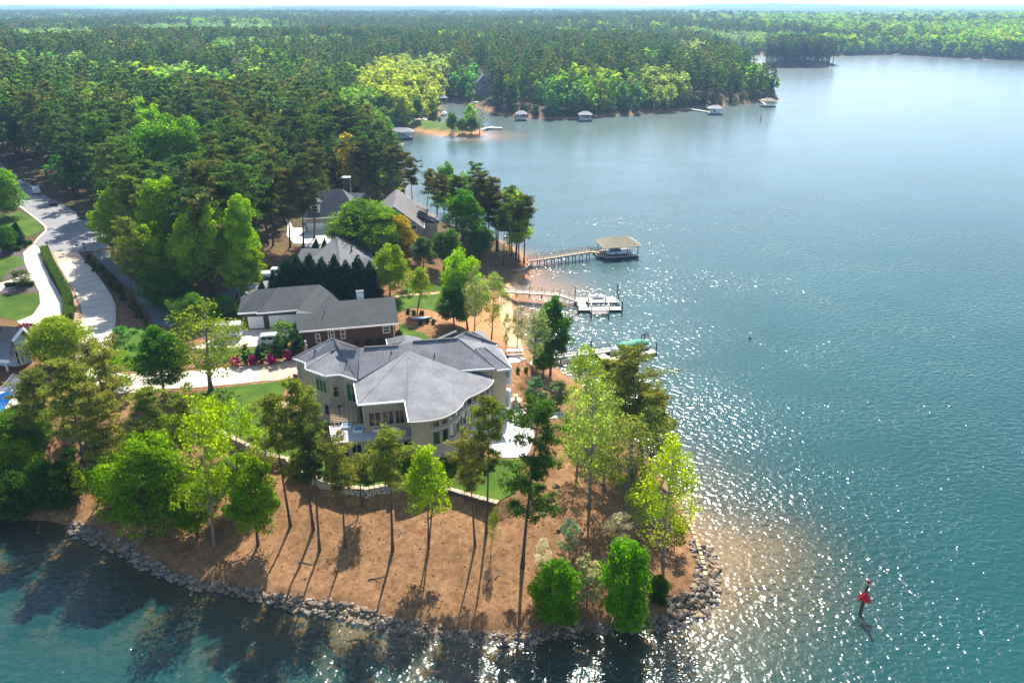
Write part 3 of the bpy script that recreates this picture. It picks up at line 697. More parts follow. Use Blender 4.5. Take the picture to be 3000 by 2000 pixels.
def make_shrub(seed, h=1.4, r=1.0, n_l=1500, ls=.17, mat='leaf'):
    rs = np.random.RandomState(seed); mb = MB()
    for k in range(6):
        a = rs.uniform(0, 6.28); mb.tube([(0, 0, 0), (math.cos(a) * r * .35, math.sin(a) * r * .35, h * .5), (math.cos(a) * r * .6, math.sin(a) * r * .6, h * .8)], [.035, .025, .01], 5)
    cs = [np.array([math.cos(a) * r * q, math.sin(a) * r * q, h * z]) for a, q, z in zip(rs.uniform(0, 6.28, 16), rs.uniform(0, .72, 16), rs.uniform(.25, .8, 16))]
    P, N, SH = [], [], []
    for c in cs:
        k = n_l // 16; u = unit(rs, k); p = c + u * min(r, h) * .33 * rs.uniform(.5, 1.05, (k, 1)); p[:, 2] = np.abs(p[:, 2]) + .02
        P.append(p); N.append(u + np.array([0, 0, .4]) + rs.normal(size=(k, 3)) * .4)
        SH.append(np.stack([np.clip(rs.normal(.5, .2, k), 0, 1), np.clip(rs.uniform(.3, .7) + rs.normal(0, .15, k), 0, 1)], 1))
    P = np.concatenate(P)
    return mb.mesh('stem', M['bark'], True), leaf_mesh('foliage', P, np.concatenate(N), ls * rs.uniform(.6, 1.3, len(P)), .8, np.concatenate(SH), M[mat], rs), h

PROTO = {
 'oak':   [make_broad(s, 12, 4.0, .18, 110, 210, .225) for s in (11, 12, 13)],               # dense round broadleaf
 'tall':  [make_broad(s, 14, 3.3, .22, 100, 200, .23, top=1.3) for s in (21, 22, 23)],      # tall, oval
 'airy':  [make_broad(s, 12, 3.0, .24, 64, 115, .19, sparse=.55, top=1.2, bark='bark_pale') for s in (31, 32, 33)],   # thin spring leaves
 'young': [make_broad(s, 11, 2.3, .34, 62, 150, .19, sparse=.7, top=1.5, bark='bark', stems=2) for s in (41, 42)],
 'pine':  [make_pine(s, 18, 3.0, .44, 16, 5, 8, 18, .44) for s in (51, 52, 53)],
 'pine_thin': [make_pine(s, 16, 2.5, .61, 13, 5, 7, 19, .42, sparse=.85) for s in (61, 62, 63)],
 'pine_big': [make_pine(s, 18, 3.3, .33, 17, 5, 9, 24, .36, sparse=.85) for s in (71,)],
 'cone':  [make_cone(s) for s in (81, 82)],
 'magnolia': [make_broad(s, 5, 1.35, .10, 34, 60, .26, top=1.4) for s in (91, 92)],
 'bush':  [make_broad(s, 6, 2.5, .02, 100, 190, .17) for s in (95, 96)],
 'dogwood': [make_broad(s, 4.5, 1.9, .25, 34, 55, .22, sparse=.7) for s in (98,)],
 'shrub': [make_shrub(s) for s in (101, 102)],
 # forest stock, lighter meshes
 'f_pine': [make_pine(s, 19, 3.2, .45, 14, 5, 5, 14, .62) for s in (111, 112, 113, 114)],
 'f_oak': [make_broad(s, 15, 4.2, .2, 64, 78, .45, limb=False) for s in (121, 122, 123)],
}
NAMES = {'oak': 'broadleaf_tree', 'tall': 'broadleaf_tree', 'airy': 'broadleaf_tree', 'young': 'young_tree', 'pine': 'pine_tree', 'pine_thin': 'pine_tree', 'pine_big': 'pine_tree',
         'cone': 'cypress_tree', 'magnolia': 'magnolia_tree', 'bush': 'leafy_bush', 'dogwood': 'dogwood_tree', 'shrub': 'shrub', 'f_pine': 'pine_tree', 'f_oak': 'broadleaf_tree'}
rt = random.Random(77)
def tree(kind, base, h, w=1.0, col=(.1, .2, .03), label=None, cat='tree', group=None, lean=(0, 0), var=None, rz=None, name=None):
    """w: crown breadth relative to the mesh's own proportions; lean: tilt (about x, about y) in radians"""
    pr = PROTO[kind]; tm, lm, ph = pr[rt.randrange(len(pr)) if var is None else var % len(pr)]
    e = thing(name or NAMES[kind], label, cat, (base[0], base[1], base[2] - .12), 0, group)
    s_ = h / ph; e.scale = (s_ * w, s_ * w, s_)
    e.rotation_euler = (lean[0], lean[1], 0)
    zr = rt.uniform(0, 6.28) if rz is None else rz
    t = link('stem' if kind == 'shrub' else 'trunk', tm, e); c = link('foliage' if kind == 'shrub' else 'crown', lm, e)
    t.rotation_euler.z = zr; c.rotation_euler.z = zr
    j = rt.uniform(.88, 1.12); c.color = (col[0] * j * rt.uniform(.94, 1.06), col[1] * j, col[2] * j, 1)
    return e
def tree_px(kind, bpx, tpx, wpx, col, label, cat='tree', group=None, base=None, **kw):
    """stand a tree on the ground under pixel bpx so that its tip shows at tpx and its crown is wpx pixels wide"""
    b_ = G(*bpx) if base is None else base
    top = VY(tpx[0], tpx[1], b_.y); h = max(1.0, top.z - b_.z)
    pr = PROTO[kind][0]; wid = wpx / FPX * math.sqrt(b_.x ** 2 + b_.y ** 2 + (CAMH - b_.z - h * .6) ** 2)
    w0 = {'oak': 7.6, 'tall': 6.2, 'airy': 5.6, 'young': 4.3, 'pine': 6.2, 'pine_thin': 5.2, 'pine_big': 6.0, 'cone': 3.5, 'magnolia': 2.6, 'bush': 4.9, 'dogwood': 3.6, 'shrub': 2.0, 'f_pine': 5.8, 'f_oak': 8.0}[kind] / PROTO[kind][0][2]
    ly = math.atan2(top.x - b_.x, h)
    return tree(kind, b_, h, wid / h / w0, col, label, cat, group, lean=(0, ly), **kw)
# ---------------------------------------------------------------- trees one can tell apart
LIME, YEL, GRN, DKG, OLV, BRN, PALE, SPR = (.27, .38, .012), (.25, .35, .016), (.17, .29, .006), (.05, .12, .012), (.185, .225, .036), (.235, .235, .045), (.24, .32, .06), (.24, .39, .012)
PDK, GOLD, CREAM = (.085, .115, .028), (.36, .28, .03), (.62, .58, .36)
T = tree_px
# along the rocky front slope, left to right
T('pine', (83, 1345), (110, 1080), 110, OLV, 'olive pine at the left edge above the dark bank')
T('pine', (257, 1410), (195, 1060), 150, OLV, 'leftmost tall leaning pine over the bank beside the pergola')
T('pine', (369, 1489), (262, 1135), 135, BRN, 'brownish pine leaning left with long bare trunk on the left bank')
T('pine_thin', (330, 1400), (300, 1010), 110, BRN, 'thin half bare pine with dark limbs in front of the driveway')
T('pine', (470, 1420), (420, 1140), 125, OLV, 'broad olive pine behind the bright green tree on the bank')
T('pine_thin', (560, 1390), (540, 1150), 110, OLV, 'slim olive pine just below the lawn edge')
T('oak', (432, 1560), (430, 1265), 215, GRN, 'large vivid green round tree low on the left bank', var=1)
T('airy', (629, 1597), (570, 1135), 170, YEL, 'tall yellow green tree leaning left above the riprap', var=0)
T('tall', (580, 1570), (545, 1400), 130, GRN, 'short green tree hanging over the shaded riprap')
T('tall', (756, 1595), (722, 1335), 135, GRN, 'narrow bright green tree right of the yellow green one on the slope', var=2)
T('airy', (690, 1530), (695, 1140), 130, YEL, 'thin pale yellow sapling in front of the lawn')
T('dogwood', (200, 1460), (208, 1372), 80, LIME, 'small bright green shrub lit at the foot of the left bank', name='leafy_bush', cat='bush')
T('bush', (30, 1385), (40, 1245), 140, GRN, 'green bush on the left picture edge above the dark shore', cat='bush')
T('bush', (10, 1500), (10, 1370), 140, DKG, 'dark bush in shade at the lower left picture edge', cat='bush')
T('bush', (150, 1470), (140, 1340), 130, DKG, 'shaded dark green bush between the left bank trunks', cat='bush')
T('airy', (392, 1600), (405, 1440), 40, OLV, 'thin pale sapling leaning out over the shaded rocks')
T('pine_thin', (851, 1540), (795, 1165), 130, OLV, 'slim pine whose trunk crosses the left end of the stone wall')
T('pine', (918, 1552), (868, 1120), 155, OLV, 'stout double pine in front of the pergola, upper trunk')
T('pine_thin', (936, 1612), (905, 1230), 130, PDK, 'pine standing just in front of the stout pine below the wall')
T('pine_thin', (1011, 1600), (988, 1298), 115, BRN, 'brown tinged pine before the skylight roof', var=1)
T('pine_thin', (1150, 1613), (1135, 1268), 150, OLV, 'olive pine before the flat skylight roof, bare straight trunk', var=0)
T('young', (1255, 1606), (1248, 1292), 125, LIME, 'young lime green tree with two thin stems in the middle of the slope', var=0)
T('pine_thin', (1392, 1598), (1365, 1285), 115, BRN, 'small pine right of the lime green tree, crown before the curved windows')
T('pine_thin', (1424, 1562), (1438, 1182), 135, OLV, 'tall thin pine crossing the white patio corner', var=2)
T('airy', (1438, 1604), (1452, 1478), 36, OLV, 'tiny leafless sapling beside the thin pine')
T('pine_big', (1530, 1662), (1572, 1185), 195, (.075, .15, .025), 'big dark green pine standing alone right of the patio')
T('airy', (500, 1450), (500, 1210), 140, YEL, 'airy yellow green tree filling the middle of the left bank', var=1)
T('tall', (330, 1480), (335, 1330), 120, GRN, 'green tree between the two leaning left bank pines')
T('oak', (60, 1330), (55, 1190), 150, (.10, .20, .02), 'green tree below the swimming pool fence')
T('pine', (385, 900), (372, 640), 90, OLV, 'olive pine in the shade behind the drive side clump')
T('airy', (600, 1330), (610, 1160), 130, YEL, 'yellow green sapling at the lawn corner by the stone wall')
T('tall', (690, 1480), (680, 1330), 110, (.20, .32, .02), 'light green tree just left of the narrow bright green one')
T('airy', (780, 1400), (770, 1230), 90, (.26, .28, .04), 'thin olive sapling at the left end of the stone wall')
T('pine_thin', (1060, 1480), (1050, 1345), 90, OLV, 'short olive pine growing just below the stone wall')
# point on the right
T('bush', (1632, 1812), (1632, 1635), 135, (.12, .28, .008), 'round bright green bush above the rocks near the tip', cat='bush')
T('bush', (1842, 1830), (1842, 1572), 150, (.11, .28, .008), 'largest rounded green bush on the tip of the point', var=1, cat='bush')
T('bush', (1930, 1760), (1932, 1680), 60, DKG, 'dark low bush right of the largest green bush', cat='bush')
T('magnolia', (1720, 1772), (1718, 1605), 88, (.42, .42, .20), 'cream flecked shrub between the two round green bushes')
T('dogwood', (1668, 1625), (1668, 1520), 66, (.34, .44, .24), 'pale mint green small tree on the brown slope')
T('airy', (1588, 1690), (1590, 1570), 50, CREAM, 'cream leaved sapling on the open slope near the big pine')
T('dogwood', (1810, 1590), (1812, 1505), 85, CREAM, 'white flowering dogwood behind the largest green bush')
T('airy', (1942, 1652), (1972, 1278), 170, (.32, .40, .015), 'glowing lime yellow tree leaning out over the right shore', var=1)
T('airy', (1890, 1560), (1895, 1395), 110, LIME, 'lower lime green tree left of the glowing yellow one')
T('dogwood', (1975, 1610), (1978, 1520), 85, OLV, 'small olive tree by the curved stone edge of the right shore')
T('airy', (1726, 1488), (1738, 1092), 165, PALE, 'pale green tall tree with dark trunk in the right grove', var=2)
T('airy', (1768, 1420), (1788, 1122), 125, PALE, 'second pale green tree in the middle of the right grove')
T('airy', (1690, 1390), (1690, 1130), 100, PALE, 'thin pale tree at the left side of the right grove')
T('airy', (1828, 1510), (1862, 1190), 170, (.21, .25, .05), 'olive green tree on the lake side of the right grove', var=0)
T('dogwood', (1845, 1475), (1848, 1350), 90, (.20, .26, .04), 'small yellow green tree under the olive lake side trees')
T('pine', (1890, 1392), (1845, 1030), 200, BRN, 'brown olive pine at the back of the right grove against the lake')
T('airy', (1905, 1440), (1915, 1185), 150, (.22, .26, .05), 'light olive tree on the water side of the right grove')
T('airy', (1850, 1380), (1850, 1110), 140, (.22, .27, .05), 'light olive tree behind the olive green one in the right grove')
T('airy', (1760, 1330), (1765, 1060), 130, (.25, .31, .05), 'light green tree between the yellow one and the right grove')
T('pine', (1945, 1400), (1925, 1150), 110, BRN, 'brown pine rightmost of the grove over the water')
T('pine_thin', (1800, 1290), (1790, 1060), 110, OLV, 'olive pine behind the pale grove trees')
T('airy', (1720, 1260), (1722, 1008), 140, YEL, 'yellow green tree near the green covered boat', var=1)
T('magnolia', (1570, 1190), (1568, 1098), 66, (.12, .24, .10), 'glossy green magnolia beside the house on brown mulch')
T('magnolia', (1640, 1200), (1640, 1100), 68, (.22, .28, .12), 'paler magnolia right of the glossy one by the path')
T('airy', (1558, 1095), (1580, 885), 80, (.20, .25, .08), 'sparse grey green tree beside the picnic table walkway')
T('tall', (1612, 1098), (1622, 868), 105, (.065, .17, .018), 'dense green tree standing in front of the lower dock', var=0)
T('tall', (1590, 1110), (1598, 1000), 70, (.10, .22, .02), 'lower bright green tree at the walkway start')
T('airy', (1481, 1044), (1488, 900), 28, OLV, 'slender bare trunked sapling behind the big house')
T('airy', (1514, 1024), (1522, 885), 50, (.13, .19, .05), 'slim olive tree on the orange beach')
T('oak', (1370, 965), (1350, 728), 135, SPR, 'bright green tree on the lawn edge above the beach', var=2)
T('airy', (1390, 985), (1396, 770), 75, (.20, .22, .08), 'sparse grey tree with long bare trunk by the beach lawn')
T('airy', (1440, 990), (1452, 785), 80, PALE, 'pale sapling next to the wooden dock ramp')
T('tall', (1330, 965), (1330, 830), 95, (.05, .15, .015), 'darker green tree below the bright one above the beach')
T('young', (1222, 915), (1236, 775), 62, YEL, 'small yellow green tree alone on the lawn with bare trunk')
T('oak', (1142, 868), (1145, 715), 100, YEL, 'yellow green tree right of the cypress hedge')
T('dogwood', (1192, 850), (1190, 788), 50, YEL, 'small yellow tree beside the lawn path')
T('oak', (1118, 762), (1122, 612), 130, (.17, .28, .02), 'green tree left of the golden one before the gable')
T('oak', (1075, 748), (1085, 582), 205, (.14, .25, .03), 'large round green tree before the tan house', var=0)
T('oak', (1015, 748), (1022, 640), 100, (.13, .24, .03), 'lower green tree left of the large round one')
T('oak', (1163, 760), (1163, 625), 108, GOLD, 'round golden leaved tree in front of the tan house gable', var=1)
T('tall', (1240, 800), (1240, 690), 70, (.10, .16, .05), 'grey green tree right of the tan house')
# cypress screen
for k, (x, y, hw) in enumerate([(838, 752, 74), (868, 742, 78), (905, 738, 80), (942, 750, 78), (978, 742, 80), (1012, 758, 76), (1048, 745, 82), (1082, 762, 76)]):
    ords = ['first', 'second', 'third', 'fourth', 'fifth', 'sixth', 'seventh', 'eighth'][k]
    T('cone', (x, 872), (x, y), hw, (.012, .048, .018), 'dark cypress, %s from the left in the hedge behind the brick house' % ords, group='cypress hedge')
T('cone', (800, 850), (800, 790), 30, (.014, .05, .02), 'small dark cypress beside the parked pickup')
T('cone', (766, 868), (766, 820), 30, (.014, .05, .02), 'small dark cypress at the garage roof corner')
T('cone', (924, 735), (926, 695), 22, (.02, .055, .03), 'little blue green conifer left of two by the upper drive')
T('cone', (950, 735), (950, 695), 20, (.02, .055, .03), 'little blue green conifer right of two by the upper drive')
T('dogwood', (1065, 865), (1068, 835), 34, (.10, .02, .04), 'purple leaved bush behind the white chimney')
# left clump behind the drives
T('tall', (329, 750), (340, 545), 115, SPR, 'leafy tree at the turning circle, left side of the green clump', var=0)
T('pine', (400, 790), (385, 520), 120, OLV, 'olive pine rising in the green clump near the turning circle')
T('tall', (428, 830), (480, 498), 135, (.25, .40, .012), 'tallest green tree of the clump beside the turning circle', var=1)
T('tall', (470, 880), (435, 640), 110, GRN, 'deep green tree in the middle of the drive side clump')
T('tall', (545, 880), (552, 600), 95, SPR, 'green tree third from the turning circle in the clump')
T('tall', (627, 868), (622, 575), 95, (.28, .41, .012), 'yellowish green tall tree in front of the brick garage', var=2)
T('tall', (711, 862), (698, 560), 88, SPR, 'rightmost tall green tree of the clump by the garage', var=1)
T('tall', (690, 880), (730, 700), 110, (.22, .33, .010), 'lower lit green tree at the garage corner')
T('oak', (500, 905), (500, 790), 150, (.06, .16, .010), 'dark green underbrush tree along the shaded drive')
T('oak', (555, 960), (560, 860), 110, (.10, .22, .03), 'green round tree left of the garage', var=0)
T('oak', (648, 935), (655, 862), 90, (.09, .20, .02), 'green tree touching the garage gutter')
# between drives and house
T('airy', (618, 1143), (590, 880), 210, (.24, .30, .035), 'big airy yellow green tree before the white trailer', var=2)
T('tall', (480, 1155), (462, 955), 130, (.075, .18, .015), 'green tree beside the main driveway bend', var=0)
T('dogwood', (372, 1045), (352, 955), 80, (.10, .24, .06), 'layered green dogwood leaning over the main driveway')
T('dogwood', (340, 1130), (335, 1035), 115, (.20, .32, .025), 'bright yellow green bush on the driveway bend')
T('oak', (165, 1070), (165, 925), 150, (.23, .33, .02), 'yellow green round tree by the blue house', var=1)
T('pine_thin', (260, 1180), (268, 1000), 90, (.16, .14, .05), 'half bare olive tree with dark limbs on the driveway')
T('bush', (88, 1010), (92, 958), 40, DKG, 'dark rounded bush at the blue house corner', cat='bush')
T('dogwood', (75, 980), (80, 945), 50, (.13, .03, .045), 'dark red leaved small tree behind the blue house')
T('cone', (44, 725), (44, 645), 46, (.02, .055, .018), 'dark fir beside the upper left lawn')
T('oak', (-15, 640), (-5, 480), 110, (.15, .28, .02), 'green tree cut by the left picture edge near the road')
T('oak', (8, 740), (8, 655), 60, (.06, .16, .02), 'green bush tree at the left edge beside the fir')
T('dogwood', (62, 835), (62, 790), 52, (.07, .13, .02), 'small clipped tree in the dark planting bed')
for k, (x, yb, yt, hw) in enumerate([(714, 1068, 1006, 34), (763, 1063, 1002, 42), (815, 1058, 984, 46), (862, 1046, 955, 54)]):
    T('magnolia', (x, yb), (x, yt), hw, (.035, .085, .022), ['leftmost dark magnolia of four between the two driveways', 'second dark magnolia from the left above the azaleas', 'third dark magnolia above the azaleas', 'tallest dark magnolia at the brick house corner'][k], group='magnolias between the drives', var=k)
T('dogwood', (838, 1015), (836, 940), 84, (.16, .29, .05), 'light green small tree covering the rear of the white car')
# big round trees in the middle distance
T('oak', (430, 600), (432, 365), 150, (.10, .24, .022), 'large round green tree rising from the pine forest, left of a pair', var=0)
T('oak', (520, 600), (508, 330), 150, (.12, .26, .025), 'taller round green tree right of a pair in the pine forest', var=2)
T('tall', (470, 590), (470, 425), 90, (.11, .25, .022), 'green tree low between the round pair in the forest')
# pines round the tan house and on the grove at the point
pcols = [PDK, (.11, .125, .03), (.14, .13, .035)]
for k, (b_, t_, wd, lb) in enumerate([
  ((889, 727), (880, 455), 95, 'tall pine left of two before the tan garage'), ((921, 698), (925, 440), 95, 'tall pine right of two before the tan garage'),
  ((850, 725), (842, 500), 90, 'pine behind the left green clump by the tan garage'), ((800, 720), (795, 480), 90, 'dark pine left of the tan house drive'),
  ((760, 705), (752, 505), 90, 'dark pine above the garage side trees'), ((1060, 590), (1060, 415), 80, 'dark pine behind the tan house chimney'),
  ((1110, 600), (1105, 425), 80, 'dark pine right of the tan house chimney'), ((1150, 610), (1150, 430), 80, 'pine at the cove edge behind the tan house'),
  ((1185, 620), (1185, 450), 70, 'pine with bare trunk against the bright cove'), ((1210, 640), (1205, 470), 60, 'slim pine against the bright water gap'),
  ((1245, 660), (1262, 500), 70, 'dark limbed pine right of the water gap'), ((1275, 690), (1290, 510), 75, 'pine beside the brown gable roof'),
  ((1335, 690), (1345, 520), 90, 'pine at the left of the grove on the dock point'), ((1400, 705), (1404, 508), 100, 'tall pine in the middle of the grove on the dock point'),
  ((1455, 735), (1450, 525), 95, 'pine right of the middle in the dock point grove'), ((1500, 750), (1495, 555), 85, 'brownish pine in the dock point grove'),
  ((1535, 770), (1540, 575), 80, 'outermost pine over the long dock ramp'), ((1512, 765), (1520, 610), 70, 'low branched pine at the long dock ramp'), ((1475, 780), (1478, 600), 70, 'pine behind the green tree on the dock point')]):
    T('pine_thin' if wd < 85 else 'pine', b_, t_, wd, pcols[k % 3], lb)
T('tall', (1352, 725), (1365, 552), 110, (.12, .26, .03), 'bright green tree in the dock point grove')
T('tall', (1405, 760), (1412, 650), 80, (.07, .19, .02), 'rounded green tree at the foot of the dock point grove')
T('oak', (1300, 640), (1307, 470), 60, (.11, .24, .03), 'green treetop standing against the lake left of the grove')
T('tall', (1300, 790), (1310, 660), 90, (.09, .18, .03), 'green tree between the tan house and the grove')
T('oak', (965, 480), (988, 365), 85, (.33, .30, .04), 'golden green tree beside the far boathouse cove')
T('tall', (945, 540), (945, 425), 85, (.17, .31, .03), 'bright green tree left of the tan house roof in the pines')
T('tall', (1175, 365), (1182, 308), 40, (.26, .27, .06), 'pale tree on the grassy spit beside the beach')
T('tall', (1160, 372), (1160, 325), 40, (.14, .24, .04), 'green tree left of the pale one on the spit')
for k, (x, yt, hw) in enumerate([(1325, 330, 36), (1355, 345, 32), (1382, 340, 32), (1405, 322, 46)]):
    T('tall' if k < 3 else 'airy', (x, 392), (x, yt), hw, [(.12, .23, .04), (.11, .2, .035), (.13, .22, .04), (.17, .22, .09)][k], ['leftmost', 'second', 'third', 'grey green rightmost'][k] + ' of the four trees on the spit tip', group='trees on the spit tip')
T('tall', (1222, 350), (1222, 285), 34, (.10, .22, .04), 'slim green tree by the little sand beach')
# flowering shrubs and low planting
for k, (x, y) in enumerate([(688, 1072), (743, 1067), (796, 1061), (846, 1052)]):
    T('shrub', (x, y), (x, y - 30), 40, (.60, .012, .24), ['leftmost magenta azalea by the driveway', 'second magenta azalea from the left', 'third magenta azalea from the left', 'magenta azalea nearest the big house'][k], 'bush', 'azaleas along the driveway', name='azalea_bush')
T('shrub', (1518, 1092), (1518, 1073), 17, (.13, .20, .04), 'small yellow green shrub left of two at the house corner', 'bush'); T('shrub', (1541, 1090), (1541, 1072), 17, (.13, .20, .04), 'small yellow green shrub right of two near the walkway', 'bush')
T('shrub', (865, 1140), (863, 1117), 36, (.07, .19, .02), 'clipped green shrub at the left wing of the big house', 'bush')
T('shrub', (868, 1112), (868, 1096), 22, (.16, .03, .03), 'reddish shrub at the left wing of the big house', 'bush')
for k, (x, y) in enumerate([(1195, 918), (1212, 921), (1235, 922), (1252, 945), (1270, 948), (1232, 950)]):
    T('shrub', (x, y), (x, y - 16), 18, (.04, .10, .02), 'low green shrub in the mulch bed under the lawn tree', 'bush', 'shrubs in the round mulch bed')
for k, (x, y) in enumerate([(1045, 1012), (1082, 1012), (1115, 1010), (1168, 985)]):
    T('shrub', (x, y), (x, y - 22), 24, (.07, .10, .025), 'shrub against the shaded brick wall behind the big house', 'bush', 'shrubs along the brick wall')
rs_ = random.Random(4)
for k in range(26):
    t_ = k / 25; x = 262 + t_ * 170 + rs_.uniform(-8, 8); y = 765 + t_ * 190 + rs_.uniform(-8, 8)
    T('shrub', (x, y), (x, y - rs_.uniform(12, 26)), rs_.uniform(14, 26), rs_.choice([(.10, .13, .03), (.16, .15, .05), (.06, .11, .02)]), 'straggly shrub in the mulch strip between the drives', 'bush', 'shrubs in the strip between the drives')
for k in range(22):
    x = rs_.uniform(840, 1440); y = 1398 - abs(x - 1080) * .05 + rs_.uniform(-30, 12)
    T('shrub', (x, y), (x, y - rs_.uniform(20, 34)), rs_.uniform(26, 44), rs_.choice([(.06, .14, .012), (.09, .18, .012), (.13, .15, .03)]), 'green shrub on the lawn behind the stone wall', 'bush', 'shrubs behind the stone wall')
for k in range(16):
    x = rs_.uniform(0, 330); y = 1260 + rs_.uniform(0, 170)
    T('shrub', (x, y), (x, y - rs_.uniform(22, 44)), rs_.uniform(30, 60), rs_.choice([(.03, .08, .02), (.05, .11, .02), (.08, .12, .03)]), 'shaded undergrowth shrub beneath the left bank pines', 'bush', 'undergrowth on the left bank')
# ---------------------------------------------------------------- the forest
KEEP = []          # clearings, as pixel outlines on the ground: no forest tree stands there
def clear(pts, z=7.0): KEEP.append(np.array([tuple(V(x, y, z)[:2]) for x, y in pts]))
clear([(-400, 470), (60, 500), (140, 530), (300, 640), (340, 740), (520, 840), (740, 860), (800, 690), (1000, 560), (1200, 560), (1330, 640), (1600, 720), (1700, 1000), (2300, 1600), (1500, 1990), (-400, 1990)])
clear([(1150, 395), (1215, 350), (1280, 350), (1440, 385), (1440, 410), (1150, 410)], 2)
clear([(1392, 240), (1440, 240), (1446, 325), (1385, 308)], 5)        # lawn before the far house
clear([(1293, 240), (1325, 240), (1325, 262), (1293, 262)], 5)
clear([(645, 190), (705, 190), (705, 235), (645, 235)], 12); clear([(740, 260), (790, 260), (790, 300), (740, 300)], 12)
FPATCH = [  # places where the photograph shows broadleaf trees among the pines: pixel centre, half size, colour
 (1180, 230, 130, 85, (0.351, 0.403, 0.058)), (1240, 170, 90, 22, (0.312, 0.390, 0.091)), (1060, 290, 70, 50, (0.208, 0.338, 0.052)), (1130, 340, 50, 40, (0.169, 0.286, 0.052)), (1370, 230, 45, 60, (0.130, 0.299, 0.052)),
 (520, 210, 75, 28, (0.260, 0.390, 0.078)), (640, 225, 55, 28, (0.234, 0.390, 0.078)), (210, 180, 55, 30, (0.234, 0.364, 0.065)), (100, 165, 70, 25, (0.208, 0.351, 0.065)), (100, 290, 30, 22, (0.312, 0.450, 0.039)), (410, 310, 55, 35, (0.260, 0.442, 0.039)),
 (300, 260, 50, 25, (0.247, 0.390, 0.065)), (860, 315, 28, 28, (0.364, 0.450, 0.039)), (1000, 400, 40, 40, (0.442, 0.390, 0.065)), (30, 250, 60, 30, (0.208, 0.364, 0.052)), (730, 195, 25, 20, (0.260, 0.390, 0.065)), (770, 205, 20, 15, (0.286, 0.442, 0.065)),
 (150, 95, 160, 14, (0.260, 0.364, 0.091)), (600, 80, 300, 14, (0.234, 0.351, 0.104)), (1500, 350, 60, 70, (0.143, 0.312, 0.052)), (1660, 290, 60, 50, (0.130, 0.260, 0.065)), (1950, 230, 80, 40, (0.286, 0.351, 0.078)), (1850, 280, 60, 50, (0.117, 0.247, 0.058)),
 (1600, 270, 30, 50, (0.130, 0.286, 0.052)), (2040, 130, 60, 14, (0.325, 0.364, 0.104)), (2150, 100, 90, 14, (0.260, 0.338, 0.104)), (700, 120, 200, 12, (0.208, 0.325, 0.078)), (930, 110, 120, 10, (0.234, 0.325, 0.078)), (60, 470, 60, 60, (0.117, 0.273, 0.039)), (190, 500, 40, 40, (0.091, 0.234, 0.039))]
fr = np.random.RandomState(8)
pts = []
def scatter(y0, y1, sp, jit=.45):
    Y = y0
    while Y < y1:
        hw = (1500 / FPX) * (Y / CP) * 1.12 + 45
        xs = np.arange(-hw, hw, sp); pts.append(np.stack([xs + fr.uniform(-jit, jit, len(xs)) * sp, Y + fr.uniform(-jit, jit, len(xs)) * sp, np.full(len(xs), sp)], 1)); Y += sp
sh_px = [p for p in shore if 230 < math.hypot(p[0], p[1]) < 1300]
for a_, b_ in zip(sh_px, sh_px[1:]):          # low growth right at the water's edge
    L_ = math.hypot(b_[0] - a_[0], b_[1] - a_[1])
    if L_ > 200: continue
    k_ = int(L_ / 2.6); q_ = fr.uniform(0, 1, k_); nx_, ny_ = -(b_[1] - a_[1]) / L_, (b_[0] - a_[0]) / L_; o_ = fr.uniform(1.2, 4.5, k_)
    pts.append(np.stack([a_[0] + (b_[0] - a_[0]) * q_ + nx_ * o_, a_[1] + (b_[1] - a_[1]) * q_ + ny_ * o_, np.full(k_, -1.0)], 1))
scatter(125, 420, 5.0); scatter(755, 890, 5.0); scatter(420, 900, 6.6); scatter(900, 1700, 9.0); scatter(1700, 3200, 15.0)
FP = np.concatenate(pts)
fh, fd = height(FP[:, 0], FP[:, 1]); ok = (fr.uniform(0, 1, len(FP)) > .09) & ((fd > 2.2) | ((FP[:, 2] < 0) & (fd > .6))) & (FP[:, 1] > 100)
for kp in KEEP: ok &= sdist(kp, FP[:, 0], FP[:, 1]) < 0
FP, fh, fd = FP[ok], fh[ok], fd[ok]
Rf = np.hypot(FP[:, 0], FP[:, 1])
bl = wavy(FP[:, 0], FP[:, 1], 120, 3) + .8 * wavy(FP[:, 0], FP[:, 1], 420, 12) + fr.normal(0, .45, len(FP))
shoreb = np.exp(-fd / 12) * .9; rightb = sst(80, 500, FP[:, 0] - FP[:, 1] * .12) * sst(700, 950, Rf) * 1.6
isb = (bl + shoreb + rightb + .15 * sst(1000, 2500, Rf)) > .50
isl_ = sdist(island, FP[:, 0], FP[:, 1]) > 0; isb &= ~isl_
hts = np.where(isb, fr.uniform(10, 21, len(FP)), fr.uniform(12, 25, len(FP))) * np.where(FP[:, 2] > 12, 1.15, 1) * (1 - .35 * np.exp(-fd / 5))
hts = np.where(isl_, fr.uniform(17, 25, len(FP)), hts)
low = FP[:, 2] < 0; isb |= low; hts = np.where(low, fr.uniform(2.5, 6.5, len(FP)), hts)
g1 = np.array([(.075, .135, .034), (.11, .15, .034), (.055, .11, .034), (.14, .155, .036), (.085, .16, .032)])
b1 = np.array([(.19, .34, .03), (.26, .40, .035), (.15, .29, .03), (.33, .41, .045), (.20, .34, .045)])
cols = np.where(isb[:, None], b1[fr.randint(0, 5, len(FP))], g1[fr.randint(0, 5, len(FP))])
